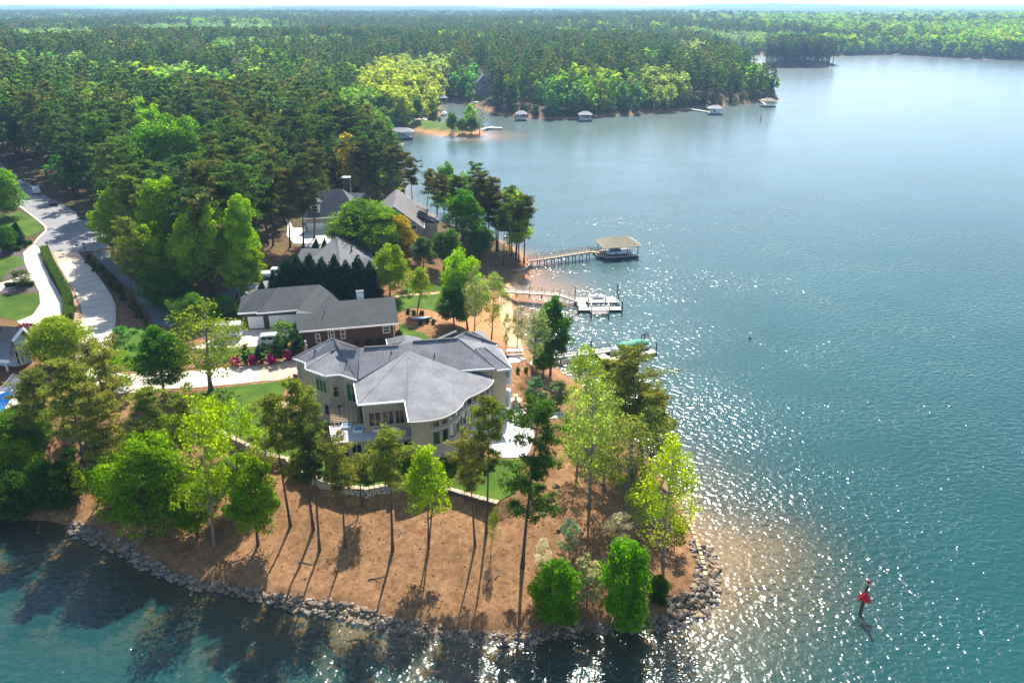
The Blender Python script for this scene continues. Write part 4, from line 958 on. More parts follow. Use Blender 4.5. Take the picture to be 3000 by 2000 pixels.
# treetop pixel of each tree, to give the broadleaf stands their place
zt = fh + hts * .8 - CAMH; f_ = FP[:, 1] * CP - zt * SP; d_ = FP[:, 1] * SP + zt * CP
tx, ty = 1500 + FPX * FP[:, 0] / f_, 1000 - FPX * d_ / f_
for cx, cy_, rx, ry, cc in FPATCH:
    q = ((tx - cx) / rx) ** 2 + ((ty - cy_) / ry) ** 2 + fr.normal(0, .22, len(FP)) < 1
    isb |= q; cols[q] = np.array(cc); hts[q & (hts > 17)] *= .82
cols[low] = np.array((.07, .12, .03)); hts[low] = np.minimum(hts[low], 6.5)
cols = cols * fr.uniform(.82, 1.18, (len(FP), 1))
see = (Rf < 262) & (tx > 355) & (tx < 600) & (ty < 500)        # pines that would stand before the round pair of trees
vis = (tx > -900) & (tx < 3700) & ~see
FP, fh, fd, Rf, isb, hts, cols, tx, ty, low = [a[vis] for a in (FP, fh, fd, Rf, isb, hts, cols, tx, ty, low)]
# the 300 nearest of each kind stand as trees of their own
order = np.argsort(Rf + 1e5 * ((tx < -40) | (tx > 3040))); single = np.zeros(len(FP), bool)
for flag in (False, True):
    idx = [i for i in order if isb[i] == flag and not low[i]][:(225 if not flag else 215)]; single[idx] = True
def where_label(x, y, broad, h_, c_):
    s_ = ('tall ' if h_ > 19.5 else 'short ' if h_ < 15 else '') + ((('yellow green' if c_[0] / c_[1] > .50 else 'fresh green') + ' broadleaf tree') if broad else (('olive' if c_[0] / c_[1] > .78 else 'dark green') + ' pine'))
    if y > 430: return s_ + ' in the near forest edge above the turning circle' if x < 500 else s_ + ' in the wood behind the tan house'
    if x < 450: return s_ + ' deep in the left part of the pine forest'
    if x < 900: return s_ + ' in the middle of the pine forest left of the cove'
    if x < 1320: return s_ + ' in the wood around the yellow green stand by the cove'
    return s_ + ' in the wood on the far peninsula with the docks'
for i in np.where(single)[0]:
    lb = where_label(tx[i], ty[i], isb[i], hts[i], cols[i])
    tree('f_oak' if isb[i] else 'f_pine', (FP[i, 0], FP[i, 1], fh[i]), hts[i], (fr.uniform(.75, 1.35) * 15 / hts[i] * .95 if isb[i] else fr.uniform(.85, 1.6)), tuple(cols[i]), lb, 'tree', ('broadleaf trees of the forest' if isb[i] else 'pines of the forest'))

# the rest of the woods: one mass of each, trees set on points
def far_proto(broad, seed):
    rs = np.random.RandomState(seed)
    if broad: tm, lm, h = make_broad(seed, 15, 4.6, .12, 26, 26, 1.15, limb=False, mat='leaf_far')
    else: tm, lm, h = make_pine(seed, 19, 3.3, .40, 10, 5, 2, 8, 1.35, mat='leaf_far')
    o = bpy.data.objects.new('stock_%d' % seed, lm); o2 = bpy.data.objects.new('stock_trunk_%d' % seed, tm); return o, o2
def forest_mass(name, sel, protos, label):
    n_ = int(sel.sum()); me = bpy.data.meshes.new(name); me.vertices.add(n_)
    P_ = np.stack([FP[sel, 0], FP[sel, 1], fh[sel] - .3], 1).astype(np.float32); me.vertices.foreach_set('co', P_.ravel())
    for nm, ty_, arr in (('tscale', 'FLOAT', hts[sel] / protos[0][2]), ('trot', 'FLOAT', fr.uniform(0, 6.28, n_)), ('tw', 'FLOAT', fr.uniform(.75, 1.4, n_) * np.where(FP[sel, 2] > 8, 1.25, 1) * np.where(FP[sel, 2] > 12, 1.5, 1))):
        a = me.attributes.new(nm, ty_, 'POINT'); a.data.foreach_set('value', arr.astype(np.float32))
    a = me.attributes.new('tint', 'FLOAT_COLOR', 'POINT'); a.data.foreach_set('color', np.concatenate([cols[sel], np.ones((n_, 1))], 1).astype(np.float32).ravel())
    a = me.attributes.new('which', 'INT', 'POINT'); a.data.foreach_set('value', fr.randint(0, len(protos), n_).astype(np.int32))
    me.update(); o = link(name, me)
    ng = bpy.data.node_groups.new(name, 'GeometryNodeTree'); ng.interface.new_socket('Geometry', in_out='INPUT', socket_type='NodeSocketGeometry'); ng.interface.new_socket('Geometry', in_out='OUTPUT', socket_type='NodeSocketGeometry')
    N_ = ng.nodes; L_ = ng.links; gi = N_.new('NodeGroupInput'); go = N_.new('NodeGroupOutput'); jo = N_.new('GeometryNodeJoinGeometry')
    def attr(nm, t_):
        q = N_.new('GeometryNodeInputNamedAttribute'); q.data_type = t_; q.inputs['Name'].default_value = nm; return q.outputs['Attribute']
    mp = N_.new('GeometryNodeMeshToPoints'); L_.new(gi.outputs[0], mp.inputs['Mesh'])
    for k, (ob, _, _) in enumerate(protos):
        ip = N_.new('GeometryNodeInstanceOnPoints'); L_.new(mp.outputs[0], ip.inputs['Points'])
        cmpn = N_.new('FunctionNodeCompare'); cmpn.data_type = 'INT'; cmpn.operation = 'EQUAL'
        ia = [s_ for s_ in cmpn.inputs if s_.type == 'INT']; L_.new(attr('which', 'INT'), ia[0]); ia[1].default_value = k
        L_.new(cmpn.outputs[0], ip.inputs['Selection'])
        oi = N_.new('GeometryNodeObjectInfo'); oi.inputs['Object'].default_value = ob; oi.inputs['As Instance'].default_value = True; L_.new(oi.outputs['Geometry'], ip.inputs['Instance'])
        cx = N_.new('ShaderNodeCombineXYZ'); L_.new(attr('trot', 'FLOAT'), cx.inputs[2]); L_.new(cx.outputs[0], ip.inputs['Rotation'])
        mu = N_.new('ShaderNodeMath'); mu.operation = 'MULTIPLY'; L_.new(attr('tscale', 'FLOAT'), mu.inputs[0]); L_.new(attr('tw', 'FLOAT'), mu.inputs[1])
        c2 = N_.new('ShaderNodeCombineXYZ'); L_.new(mu.outputs[0], c2.inputs[0]); L_.new(mu.outputs[0], c2.inputs[1]); L_.new(attr('tscale', 'FLOAT'), c2.inputs[2]); L_.new(c2.outputs[0], ip.inputs['Scale'])
        L_.new(ip.outputs[0], jo.inputs[0])
    L_.new(jo.outputs[0], go.inputs[0])
    md = o.modifiers.new('stand', 'NODES'); md.node_group = ng
    setp(o, label, 'forest', kind='stuff'); return o
def stock(broad, seeds):
    out = []
    for s_ in seeds:
        if broad: tm, lm, h = make_broad(s_, 15, 4.6, .12, 26, 26, 1.15, limb=False, mat='leaf_far')
        else: tm, lm, h = make_pine(s_, 19, 3.3, .40, 10, 5, 2, 8, 1.35, mat='leaf_far')
        # trunk joined to the crown mesh of the far stock
        nv, nt_ = len(lm.vertices), len(tm.vertices)
        vv = np.empty(nv * 3, np.float32); lm.vertices.foreach_get('co', vv); tv = [tuple(v.co) for v in tm.vertices]
        sides = MB(); zt_ = max(v[2] for v in tv); sides.tube([(0, 0, 0), (0, 0, zt_ * .5), (0, 0, zt_ * .9)], [.22, .15, .05], 5, cap=False)
        allv = np.concatenate([vv.reshape(-1, 3), np.array(sides.v)]); q4 = np.concatenate([np.arange(nv), nv + np.array(sides.f).ravel()])
        me = mesh_np('stand_tree', allv, q4, 4, [M['leaf_far'], M['bark']], np.concatenate([np.zeros(nv // 4), np.ones(len(sides.f))]))
        src = np.empty(nv * 4, np.float32); lm.color_attributes['leaf'].data.foreach_get('color', src)
        ca = me.color_attributes.new('leaf', 'FLOAT_COLOR', 'POINT'); ca.data.foreach_set('color', np.concatenate([src, np.ones(len(sides.v) * 4, np.float32)]))
        out.append((bpy.data.objects.new('stand_tree', me), me, h))
    return out
forest_mass('pine_forest', ~single & ~isb, stock(False, (201, 202, 203)), 'mass of dark pines stretching to the skyline')
forest_mass('broadleaf_forest', ~single & isb, stock(True, (211, 212, 213)), 'mass of light green broadleaf woods among the far pines')
# woods beyond three kilometres read as one rough canopy
fx = np.linspace(-1, 1, 420); fyv = 3100 * (15000 / 3100) ** np.linspace(0, 1, 150)
FX, FY = np.meshgrid(fx, fyv); FX = FX * (FY * .78 + 60)
ch, cd = height(FX.ravel(), FY.ravel())
cz = ch + 15 + fr.uniform(-4, 5, len(ch)); cz = np.where(cd > 5, cz, -2)
ii = np.arange(FX.size).reshape(FX.shape); q4 = np.stack([ii[:-1, :-1], ii[:-1, 1:], ii[1:, 1:], ii[1:, :-1]], -1).reshape(-1, 4)
m, n, b = newmat('far_canopy'); t = noise_tex(n, .004, 4, .7); t2 = noise_tex(n, .03, 3, .7)
k = mth(n, 'ADD', mth(n, 'MULTIPLY', t.outputs['Fac'], .6), mth(n, 'MULTIPLY', t2.outputs['Fac'], .4)); r = ramp(n, k, [(.35, (.03, .05, .018)), (.55, (.06, .09, .025)), (.7, (.12, .17, .04))])
n.links.new(r.outputs[0], b.inputs['Base Color']); b.inputs['Roughness'].default_value = 1; b.inputs['Specular IOR Level'].default_value = 0
setp(link('distant_forest', mesh_np('distant_forest', np.stack([FX.ravel(), FY.ravel(), cz], 1), q4, 4, [m])), 'far wooded hills along the skyline', 'forest', kind='stuff')
# ---------------------------------------------------------------- buildings
def up_normal(pts):
    n_ = Vector((0, 0, 0)); P_ = [Vector(p) for p in pts]
    for a, b_ in zip(P_, P_[1:] + P_[:1]): n_ += a.cross(b_)
    return n_
def roof_build(parent, faces, mat, name='roof', th=.16):
    mb = MB()
    for f in faces:
        f = [Vector(p) for p in f]
        if up_normal(f).z < 0: f = f[::-1]
        mb.slab(f, th)
    return mb.build(name, mat, parent)
def fascia(parent, lines, mat, ht=.24, wd=.10):
    mb = MB()
    for ln in lines:
        for a, b_ in zip(ln, ln[1:]): mb.bar(Vector(a) + Vector((0, 0, -ht * .42)), Vector(b_) + Vector((0, 0, -ht * .42)), wd, ht)
    return mb.build('fascia', mat, parent)
def window(parent, a, b_, z0, z1, glass='glass', frame='trim', nx=1, ny=1, fw=.09, out=.06, name='window'):
    """window on the wall line a->b (plan points, outside on the right of a->b); frame and mullions with a pane as its piece"""
    a, b_ = Vector((a[0], a[1], 0)), Vector((b_[0], b_[1], 0)); d = (b_ - a); L = d.length; d /= L; n_ = Vector((d.y, -d.x, 0))
    mb = MB(); o_ = n_ * out
    def at(s_, z): return a + d * s_ + o_ + Vector((0, 0, z))
    for z in (z0, z1): mb.bar(at(-fw / 2, z), at(L + fw / 2, z), .16, fw)
    for s_ in (0, L): mb.bar(at(s_, z0 + fw / 2), at(s_, z1 - fw / 2), fw, .157, up=n_)
    for i in range(1, nx): mb.bar(at(L * i / nx, z0 + fw / 2), at(L * i / nx, z1 - fw / 2), fw * .7, .12, up=n_)
    for i in range(1, ny): mb.bar(at(0, z0 + (z1 - z0) * i / ny), at(L, z0 + (z1 - z0) * i / ny), .115, fw * .7)
    w_ = mb.build(name, M[frame], parent)
    pn = MB(); p = [a + n_ * (out - .02) + Vector((0, 0, z0)), b_ + n_ * (out - .02) + Vector((0, 0, z0)), b_ + n_ * (out - .02) + Vector((0, 0, z1)), a + n_ * (out - .02) + Vector((0, 0, z1))]
    pn.slab(p, .02, n_); pn.build('pane', M[glass], w_); return w_
def wall_poly(parent, poly, z0, z1, mat, name='wall'):
    if sum(a[0] * b_[1] - b_[0] * a[1] for a, b_ in zip(poly, poly[1:] + poly[:1])) < 0: poly = poly[::-1]
    mb = MB(); mb.prism(poly, z0, z1); return mb.build(name, mat, parent)
def xy(v): return (v[0], v[1])
def pipe(parent, p, h=.55, r=.06, mat='black'):
    mb = MB(); mb.tube([p, p + Vector((0, 0, h))], r, 8); mb.tube([p + Vector((0, 0, -.02)), p + Vector((0, 0, .12))], [r * 2.6, r * 1.1], 8); return mb.build('vent_pipe', M[mat], parent)
def plane_eave(a, b_, pitch):
    e = (b_ - a); e.z = 0; e.normalize(); inn = Vector((-e.y, e.x, 0))
    if inn.y < 0: inn = -inn
    return a, (-inn * math.sin(pitch) + Vector((0, 0, 1)) * math.cos(pitch))

# ======== the big lakeside house
EZ = 12.6
H1 = thing('lake_house', 'big tan brick lake house with grey hipped roofs and a curved glass front', 'house', (-12, 86, TER_Z))
R1, R2 = V(1352, 1087, EZ), V(1456, 1078, EZ)
pl = plane_eave(R1, R2, rad(31))
P2, P3, P4, P5, P6 = [VPl(x, y, *pl) for x, y in ((1054, 1017), (1165, 1012), (1186, 995), (1210, 999.5), (1343, 990))]
P3.z = P2.z = (P2.z + P3.z) / 2; P5.z = P6.z = (P5.z + P6.z) / 2; P4.z = P5.z + .05
A, A2, Cc, D, E_, F = [V(x, y, EZ) for x, y in ((856.6, 1048.6), (894.7, 1062.7), (893.9, 1080.2), (952, 1101), (995, 1096.7), (1045.7, 1113))]
P1 = V(976, 989, P2.z); b1 = V(987.6, 1019.6, 14.2); b2 = V(971, 1028.7, 14.05)
Gc, Hc, Ic = V(1036, 1121, 12.25), V(1047, 1184.5, 12.25), V(1184.5, 1173, 12.25); CZ = 11.5
Jc = V(1196, 1236, CZ)
curve_px = [(1196,1236),(1218,1235.5),(1240,1234),(1267,1230.5),(1293.5,1224.6),(1315,1216.5),(1332,1207),(1345,1197),(1355,1186),(1360.5,1175),(1368,1167.5),(1378,1161.5),(1395,1154.5),(1412,1146),(1425,1139),(1435,1131),(1443,1122),(1446.5,1113),(1443,1103)]
curve = [V(x, y, CZ) for x, y in curve_px]
apex = VPl(1196, 1028, *pl); apex.z += .06
vF = VPl(1049, 1113, *pl); vR = VPl(1352, 1085, *pl)
back = lambda p, q: Vector((q.x, 2 * q.y - p.y, p.z))
bRr = Vector((R2.x - .1, 2 * P6.y - R2.y, EZ)); bF = Vector((P2.x, 2 * P2.y - 85.5, EZ)); bR1 = Vector((P5.x, 2 * P5.y - R1.y, EZ))
faces = [[vF, apex, vR, R2, P6, P5, P4, P3, P2],                               # main front slope
 [R2, bRr, P6], [P6, bRr, bR1, P5], [P3, P2, bF, Vector((P3.x, bF.y, EZ))], [P5, P4, P3, Vector((P3.x, bF.y, EZ)), bR1],
 [E_, F, P2, P1, b1], [Cc, D, b1, b2], [D, E_, b1], [A2, Cc, b2], [A, A2, b2, b1, P1]]
aB = Vector((2 * P1.x - A2.x * .5 - Cc.x * .5 - .4, P1.y + 4.2, EZ)); faces += [[A, P1, Vector((A.x + 2.6, A.y + 4.6, EZ))], [P1, P2, bF, Vector((A.x + 2.6, A.y + 4.6, EZ))]]
roof1 = roof_build(H1, faces, M['roof_grey'])
# the front sweep: fan over the straight eave and the curve
fan = [vF, Gc, Hc]; ff_ = [[apex, vF, Gc], [apex, Gc, Hc], [apex, Hc, Ic], [apex, Ic, Jc]]
for p, q in zip(curve, curve[1:]): ff_.append([apex, p, q])
ff_.append([apex, curve[-1], vR])
roof2 = roof_build(H1, ff_, M['roof_grey'], 'roof', .13); roof2['label'] = 'sweeping front roof with curved eave'
# right end extension and rear wings
X1, X2, X2b = V(1456, 1084, EZ - .15), V(1500, 1079, EZ - .15), V(1467, 1023, EZ - .15)
ple = plane_eave(X1, X2, rad(31)); rr, rr2 = VPl(1391, 1019, *ple), VPl(1421, 1017, *ple); rr.z = rr2.z
faces3 = [[X1, X2, rr2, rr, VPl(1400, 1030, *ple)], [X2, X2b, rr2], [rr2, X2b, Vector((rr.x, X2b.y, EZ - .15)), rr]]
q1, q2, qc, qc2 = V(1360.8, 971.5, 15.2), V(1335.9, 988, 15.2), V(1460.3, 1007.2, EZ), V(1442, 1018.8, EZ)
faces3 += [[q1, qc, qc2, Vector((qc2.x - 2.2, qc2.y - .8, EZ + .5)), q2], [q1, q2, Vector((q2.x - 3.6, q2.y + .8, EZ)), Vector((q1.x - 3.6, q1.y + 1.6, EZ))]]
s1, s2, sl = V(1337.5, 966.5, 14.9), V(1351.6, 970.7, 14.9), V(1279.5, 992, EZ)
faces3 += [[s1, sl, Vector((sl.x + 3.5, sl.y - .3, EZ + .6)), s2], [s1, s2, Vector((s2.x + 1.5, s2.y + 2.5, EZ)), Vector((s1.x, s1.y + 3.5, EZ))], [s1, sl, Vector((s1.x, s1.y + 3.5, EZ))]]
t1_, tc_ = V(1385.6, 969.9, 14.5), V(1435.4, 998, EZ); faces3 += [[t1_, tc_, Vector((tc_.x - .6, tc_.y - 1.2, EZ + .1)), Vector((t1_.x - 1.6, t1_.y - 2.2, 14.4))], [t1_, tc_, Vector((tc_.x - 1.0, tc_.y + 3.5, EZ)), Vector((t1_.x, t1_.y + 2.0, 13.6))]]
u0, u1 = P4 + Vector((0, 0, -.1)), V(1186, 980, P4.z - .1); ul0, ul1, ur = V(1135, 1010, EZ + .2), V(1131, 993, EZ), V(1236, 990, EZ)
faces3 += [[u0, u1, ul1, ul0], [u0, u1, ur, Vector((ur.x, ur.y - 2.0, EZ + .4))]]
roof3 = roof_build(H1, faces3, M['roof_grey'], 'roof'); roof3['label'] = 'rear wing roofs with small hips'
fascia(roof1, [[vR, R2], [A, A2, Cc, D, E_, F]], M['white']); fascia(roof2, [[Gc, Hc, Ic, Jc]], M['white']); fascia(roof2, [curve], M['trim'], .16, .08)
fascia(roof3, [[X1, X2, X2b], [qc, qc2], [s1, sl], [ul0, ul1]], M['white'])
for x, y in ((923, 1029), (1016, 1058), (1146, 1034), (1273, 1043), (1414, 1001)):
    p = VPl(x, y, *pl) if x > 1100 else V(x, y, 13.7); pipe(roof1 if x < 1400 else roof3, p)
for a, b_ in (((992, 1002), (1044, 1018)), ((1067, 1018), (1168, 1012.5)), ((1210, 1000), (1341, 991)), ((971, 1029), (988, 1020))):
    pa, pb = (VPl(*a, *pl), VPl(*b_, *pl)) if a[0] > 1050 else (V(*a, P1.z + .02 if a[0] > 980 else 14.1), V(*b_, P1.z + .02 if a[0] > 980 else 14.15))
    mb = MB(); mb.bar(pa + Vector((0, 0, .06)), pb + Vector((0, 0, .06)), .32, .10); mb.build('ridge_vent', M['roof_dark'], roof1)
# walls
TZ = EZ - .2
wing = [A + Vector((.7, -.1, 0)), A2 + Vector((.35, .35, 0)), Cc + Vector((.35, .5, 0)), D + Vector((.1, .55, 0)), E_ + Vector((.2, .5, 0)), F + Vector((-.1, .6, 0)), Vector((P2.x + .5, P2.y + 3, 0)), Vector((P1.x - 1, P1.y + 3, 0)), Vector((A.x + 3, A.y + 4, 0))]
wall_poly(H1, [xy(p) for p in wing], TER_Z - .3, TZ, M['brick_tan'])
mainw = [(F.x - .2, 87.2), (R1.x - 2, R1.y + .6), (R2.x - .3, R2.y + .55), (R2.x - .3, bRr.y - .5), (P2.x, bRr.y - .5)]
wall_poly(H1, mainw, TER_Z - .3, TZ - .06, M['brick_tan'])
ext = [(R2.x - .6, X1.y + .65), (X2.x - .75, X2.y + .65), (X2.x - 1.4, X2b.y - .2), (R2.x - .6, X2b.y + 2.5)]
wall_poly(H1, ext, TER_Z - .6, TZ - .18, M['brick_tan'])
rearw = [(X2b.x - 3.8, X2b.y - 1), (qc.x - .8, qc.y - .6), (qc.x - 1.6, qc.y + 3), (-13.5, 96.5), (-13.5, 93)]
wall_poly(H1, rearw, TER_Z - .6, TZ - .1, M['brick_tan'])
cin = []
for i, p in enumerate(curve):
    d = curve[min(i + 1, len(curve) - 1)] - curve[max(i - 1, 0)]; nn = Vector((-d.y, d.x, 0)).normalized(); cin.append(p + nn * .42)
body = [Gc + Vector((.55, .6, 0)), Hc + Vector((.55, .5, 0)), Ic + Vector((-.15, .5, 0))]
front = [xy(p) for p in body] + [(Jc.x + .35, Ic.y + .55), (Jc.x + .35, Jc.y + .45)] + [xy(p) for p in cin[1:]] + [(R1.x + 2, R1.y + 1.5), (vF.x + .3, 87.5)]
zt_f = [Gc.z - .2, Hc.z - .2, Ic.z - .2, Ic.z - .25, CZ - .16] + [CZ - .16] * (len(cin) - 1) + [TZ - .3, TZ - .3]
mb = MB(); mb.prism(front, TER_Z - .3, lambda i: zt_f[i]); mb.build('wall', M['brick_tan'], H1)
# curved window wall: two tiers
seg = [Vector((p.x, p.y, 0)) for p in cin]; cum = [0]
for p, q in zip(seg, seg[1:]): cum.append(cum[-1] + (q - p).length)
def on_curve(s_):
    for i in range(len(seg) - 1):
        if s_ <= cum[i + 1] or i == len(seg) - 2: return seg[i].lerp(seg[i + 1], (s_ - cum[i]) / (cum[i + 1] - cum[i]))
nW = 11; s0, s1e = 2.55, cum[-1] - .9
for k in range(nW):
    a_, b_ = on_curve(s0 + (s1e - s0) * (k + .10) / nW), on_curve(s0 + (s1e - s0) * (k + .90) / nW)
    window(H1, a_, b_, 10.30, 11.12, 'glass', 'trim', out=.09); window(H1, a_, b_, 8.0, 9.75, 'glass', 'trim', out=.09)
for zb, ht in ((9.98, .24), (7.83, .16)):
    band = MB()
    for k in range(24):
        a_, b_ = on_curve(2.3 + (cum[-1] - 2.5) * k / 24), on_curve(2.3 + (cum[-1] - 2.5) * (k + 1.02) / 24)
        d = (b_ - a_).normalized(); nn = Vector((d.y, -d.x, 0)) * .07
        band.bar(a_ + nn + Vector((0, 0, zb)), b_ + nn + Vector((0, 0, zb)), .22, ht)
    band.build('band', M['trim'], H1)
for rf_, pts_ in ((roof2, (apex, Hc)), (roof2, (apex, Gc.lerp(Hc, .02))), (roof1, (P6, R2)), (roof1, (b2, Cc)), (roof1, (b1, D)), (roof3, (rr2, X2)), (roof1, (P1, A)), (roof3, (q1, qc)), (roof2, (apex, curve[9]))):
    mb = MB(); mb.bar(pts_[0] + Vector((0, 0, .012)), pts_[1] + Vector((0, 0, .012)), .2, .03); mb.build('hip_cap', M['roof_grey'], rf_)
mb = MB()
for p, q in zip([Hc, Ic], [Ic]): mb.bar(p + Vector((0, -.1, -.12)), q + Vector((0, -.1, -.12)), .14, .14)
mb.build('gutter', M['white'], roof2)
for x, y, zt_ in ((Jc.x + .3, Jc.y + .38, CZ - .2), (Hc.x + .62, Hc.y + .42, 12.0), (F.x - .3, F.y + .5, 12.3)):
    mb = MB(); mb.box(x, y, (zt_ + TER_Z) / 2, .11, .11, zt_ - TER_Z); mb.build('downspout', M['trim'], H1)
# windows of the straight front, the bay and the wing
hw, iw = xy(body[1]), xy(body[2])
def lerp2(a, b_, t): return (a[0] + (b_[0] - a[0]) * t, a[1] + (b_[1] - a[1]) * t)
for t0, t1 in ((.11, .40), (.45, .72), (.76, .99)): window(H1, lerp2(hw, iw, t0), lerp2(hw, iw, t1), 8.95, 10.85, 'glass', 'trim', 2, 1)
wp = [xy(p) for p in wing]
window(H1, lerp2(wp[2], wp[3], .36), lerp2(wp[2], wp[3], .95), 9.75, 11.5, 'glass_green', 'trim', 3, 1)
window(H1, lerp2(wp[3], wp[4], .30), lerp2(wp[3], wp[4], .66), 9.3, 11.2, 'glass', 'trim', 1, 2)
window(H1, lerp2(wp[3], wp[4], .35), lerp2(wp[3], wp[4], .72), 6.5, 8.1, 'glass', 'trim', 1, 1)
window(H1, lerp2(wp[4], wp[5], .25), lerp2(wp[4], wp[5], .88), 8.9, 11.4, 'glass_green', 'trim', 2, 1)
window(H1, lerp2(wp[2], wp[3], .70), lerp2(wp[2], wp[3], .95), 6.5, 8.1, 'glass', 'trim', 1, 1); window(H1, lerp2(wp[1], wp[2], .1), lerp2(wp[2], wp[3], .2), 8.6, 9.3, 'glass', 'trim', 1, 1)
# quoins up the left corner, one block each
for k in range(13):
    mb = MB(); mb.box(wp[0][0] + .05, wp[0][1] - .02, TER_Z + .25 + k * .54, .62 if k % 2 else .46, .42 if k % 2 else .56, .44, .5); mb.build('quoin', M['trim'], H1)
# tall arched white bay windows on the lake side wall
ex, ey0, ey1 = ext[1][0], ext[1][1], ext[2][1]
for yc, z0 in ((ey0 + 1.2, 9.5), (ey0 + 1.3, 6.0)):
    mb = MB(); pts_ = []
    for k in range(13):
        a_ = PI * k / 12; pts_.append((yc - math.cos(a_) * .8, z0 + 1.7 + math.sin(a_) * .75))
    pts_ = [(yc - .8, z0)] + pts_ + [(yc + .8, z0)]
    n_ = len(pts_); vv = [(ex - .3, y, z) for y, z in pts_] + [(ex + .55, y, z) for y, z in pts_]
    mb.add(vv, [tuple(range(n_))[::-1], tuple(range(n_, 2 * n_))] + [(i, (i + 1) % n_, n_ + (i + 1) % n_, n_ + i) for i in range(n_)])
    w_ = mb.build('bay_window', M['white'], H1)
    pn = MB()
    for (ya, yb) in ((yc - .65, yc - .05), (yc + .05, yc + .65)): pn.box(ex + .56, (ya + yb) / 2, z0 + 1.1, .05, yb - ya, 1.9)
    pn.build('pane', M['glass'], w_)
    pn = MB(); pn.box(ex + .12, yc - .82, z0 + 1.1, .55, .06, 1.7); pn.build('pane', M['glass_sky'], w_)
# low flat roofed wing with skylights
fr0, fr1, fr2_, fr3 = V(965, 1247, 8.35), V(973, 1297, 8.05), V(1207, 1279, 8.05), V(1197, 1232, 8.35)
lw = thing_roof = roof_build(H1, [[fr0, fr1, fr2_, fr3]], M['flat_roof'], 'roof', .2); lw['label'] = 'low pale shed roof with four skylights'
fascia(lw, [[fr0, fr1, fr2_]], M['trim'], .22, .09)
for k in range(1, 9):
    mb = MB(); mb.bar(fr0.lerp(fr1, k / 9) + Vector((.04, 0, .015)), fr3.lerp(fr2_, k / 9) + Vector((-.04, 0, .015)), .05, .03); mb.build('roof_seam', M['flat_roof'], lw)
wall_poly(H1, [(fr0.x + .4, fr0.y + .6), (fr1.x + .4, fr1.y + .45), (fr2_.x + .2, fr2_.y + .45), (fr3.x + .6, fr3.y + .6)], TER_Z - .3, 7.9, M['brick_tan'])
la, lb = (fr1.x + .4, fr1.y + .45), (fr2_.x + .2, fr2_.y + .45)
for k in range(6): window(H1, lerp2(la, lb, (k + .12) / 6), lerp2(la, lb, (k + .88) / 6), 5.7, 7.4, 'glass', 'trim', 2, 1)
for k, (x, y) in enumerate(((1015, 1246), (1050, 1258), (1106, 1255), (1160, 1250))):
    c = V(x, y, 8.5 if k == 0 else 8.4); mb = MB(); rz_ = .12
    mb.box(c.x, c.y, c.z - .05, 1.12, .92, .30, rz_); sk = mb.build('skylight', M['white'], lw)
    mb = MB(); mb.box(c.x, c.y, c.z + .115, .92, .72, .05, rz_); mb.build('pane', M['glass_sky'], sk)
# pergola beside the wing
pg = thing('pergola', 'cream timber pergola between the left wing and the low skylight roof', 'pergola', tuple(V(985, 1250, TER_Z)))
pz = 8.55
for k, (xa, ya, xb, yb) in enumerate(((975, 1192, 979, 1243), (987, 1189, 992, 1242), (1000, 1195, 1005, 1240), (1014, 1199, 1018, 1238), (1026, 1184, 1031, 1236), (1038, 1182, 1044, 1234))):
    mb = MB(); mb.bar(V(xa, ya, pz), V(xb, yb, pz - .02), .13, .22); mb.build('beam', M['pergola'], pg)
for k in range(9):
    t = (k + .5) / 9; a_, b_ = V(966, 1197, pz + .17).lerp(V(968, 1240, pz + .17), t), V(1034, 1190, pz + .17).lerp(V(1044, 1234, pz + .17), t)
    mb = MB(); mb.bar(a_, b_, .06, .12); mb.build('slat', M['pergola'], pg)
for x, y in ((975, 1193), (1038, 1184), (979, 1242), (1044, 1233)):
    p = V(x, y, pz); mb = MB(); mb.box(p.x, p.y, (pz + TER_Z) / 2 - .1, .2, .2, pz - TER_Z); mb.build('post', M['pergola'], pg)
# raised terrace at the curve with rail
dk = thing('terrace', 'small white railed terrace at the curved window wall', 'terrace', tuple(V(1395, 1290, TER_Z)))
tp = [V(x, y, 7.0) for x, y in ((1352, 1270), (1362, 1246), (1420, 1240), (1425, 1255), (1408, 1278), (1370, 1280))]
mb = MB(); mb.prism([xy(p) for p in tp][::-1], TER_Z, 6.95); mb.build('base', M['brick_tan'], dk); mb = MB(); mb.prism([xy(p) for p in tp][::-1], 6.95, 7.06); mb.build('deck', M['concrete_white'], dk)
mb = MB(); mb.bar(V(1360, 1262, 7.9), V(1416, 1257, 7.9), .09, .09); mb.build('rail', M['white'], dk)
for t in (0, .33, .66, 1): 
    p = V(1360, 1262, 7.9).lerp(V(1416, 1257, 7.9), t); mb = MB(); mb.box(p.x, p.y, 7.45, .07, .07, .86); mb.build('baluster', M['white'], dk)
for p, nm, lb_ in ((V(1379, 1241, 7.06), 'covered_grill', 'barbecue grill under a dark blue cover on the terrace'),):
    g_ = thing(nm, lb_, 'grill', tuple(p)); mb = MB()
    mb.loft([[(p.x + math.cos(a) * r_, p.y + math.sin(a) * r_ * .7, p.z + z_) for a in [2 * PI * i / 12 for i in range(12)]] for z_, r_ in ((0, .62), (.5, .66), (.85, .6), (1.1, .45), (1.2, .2))]); mb.build('cover', M['blue'], g_, True)

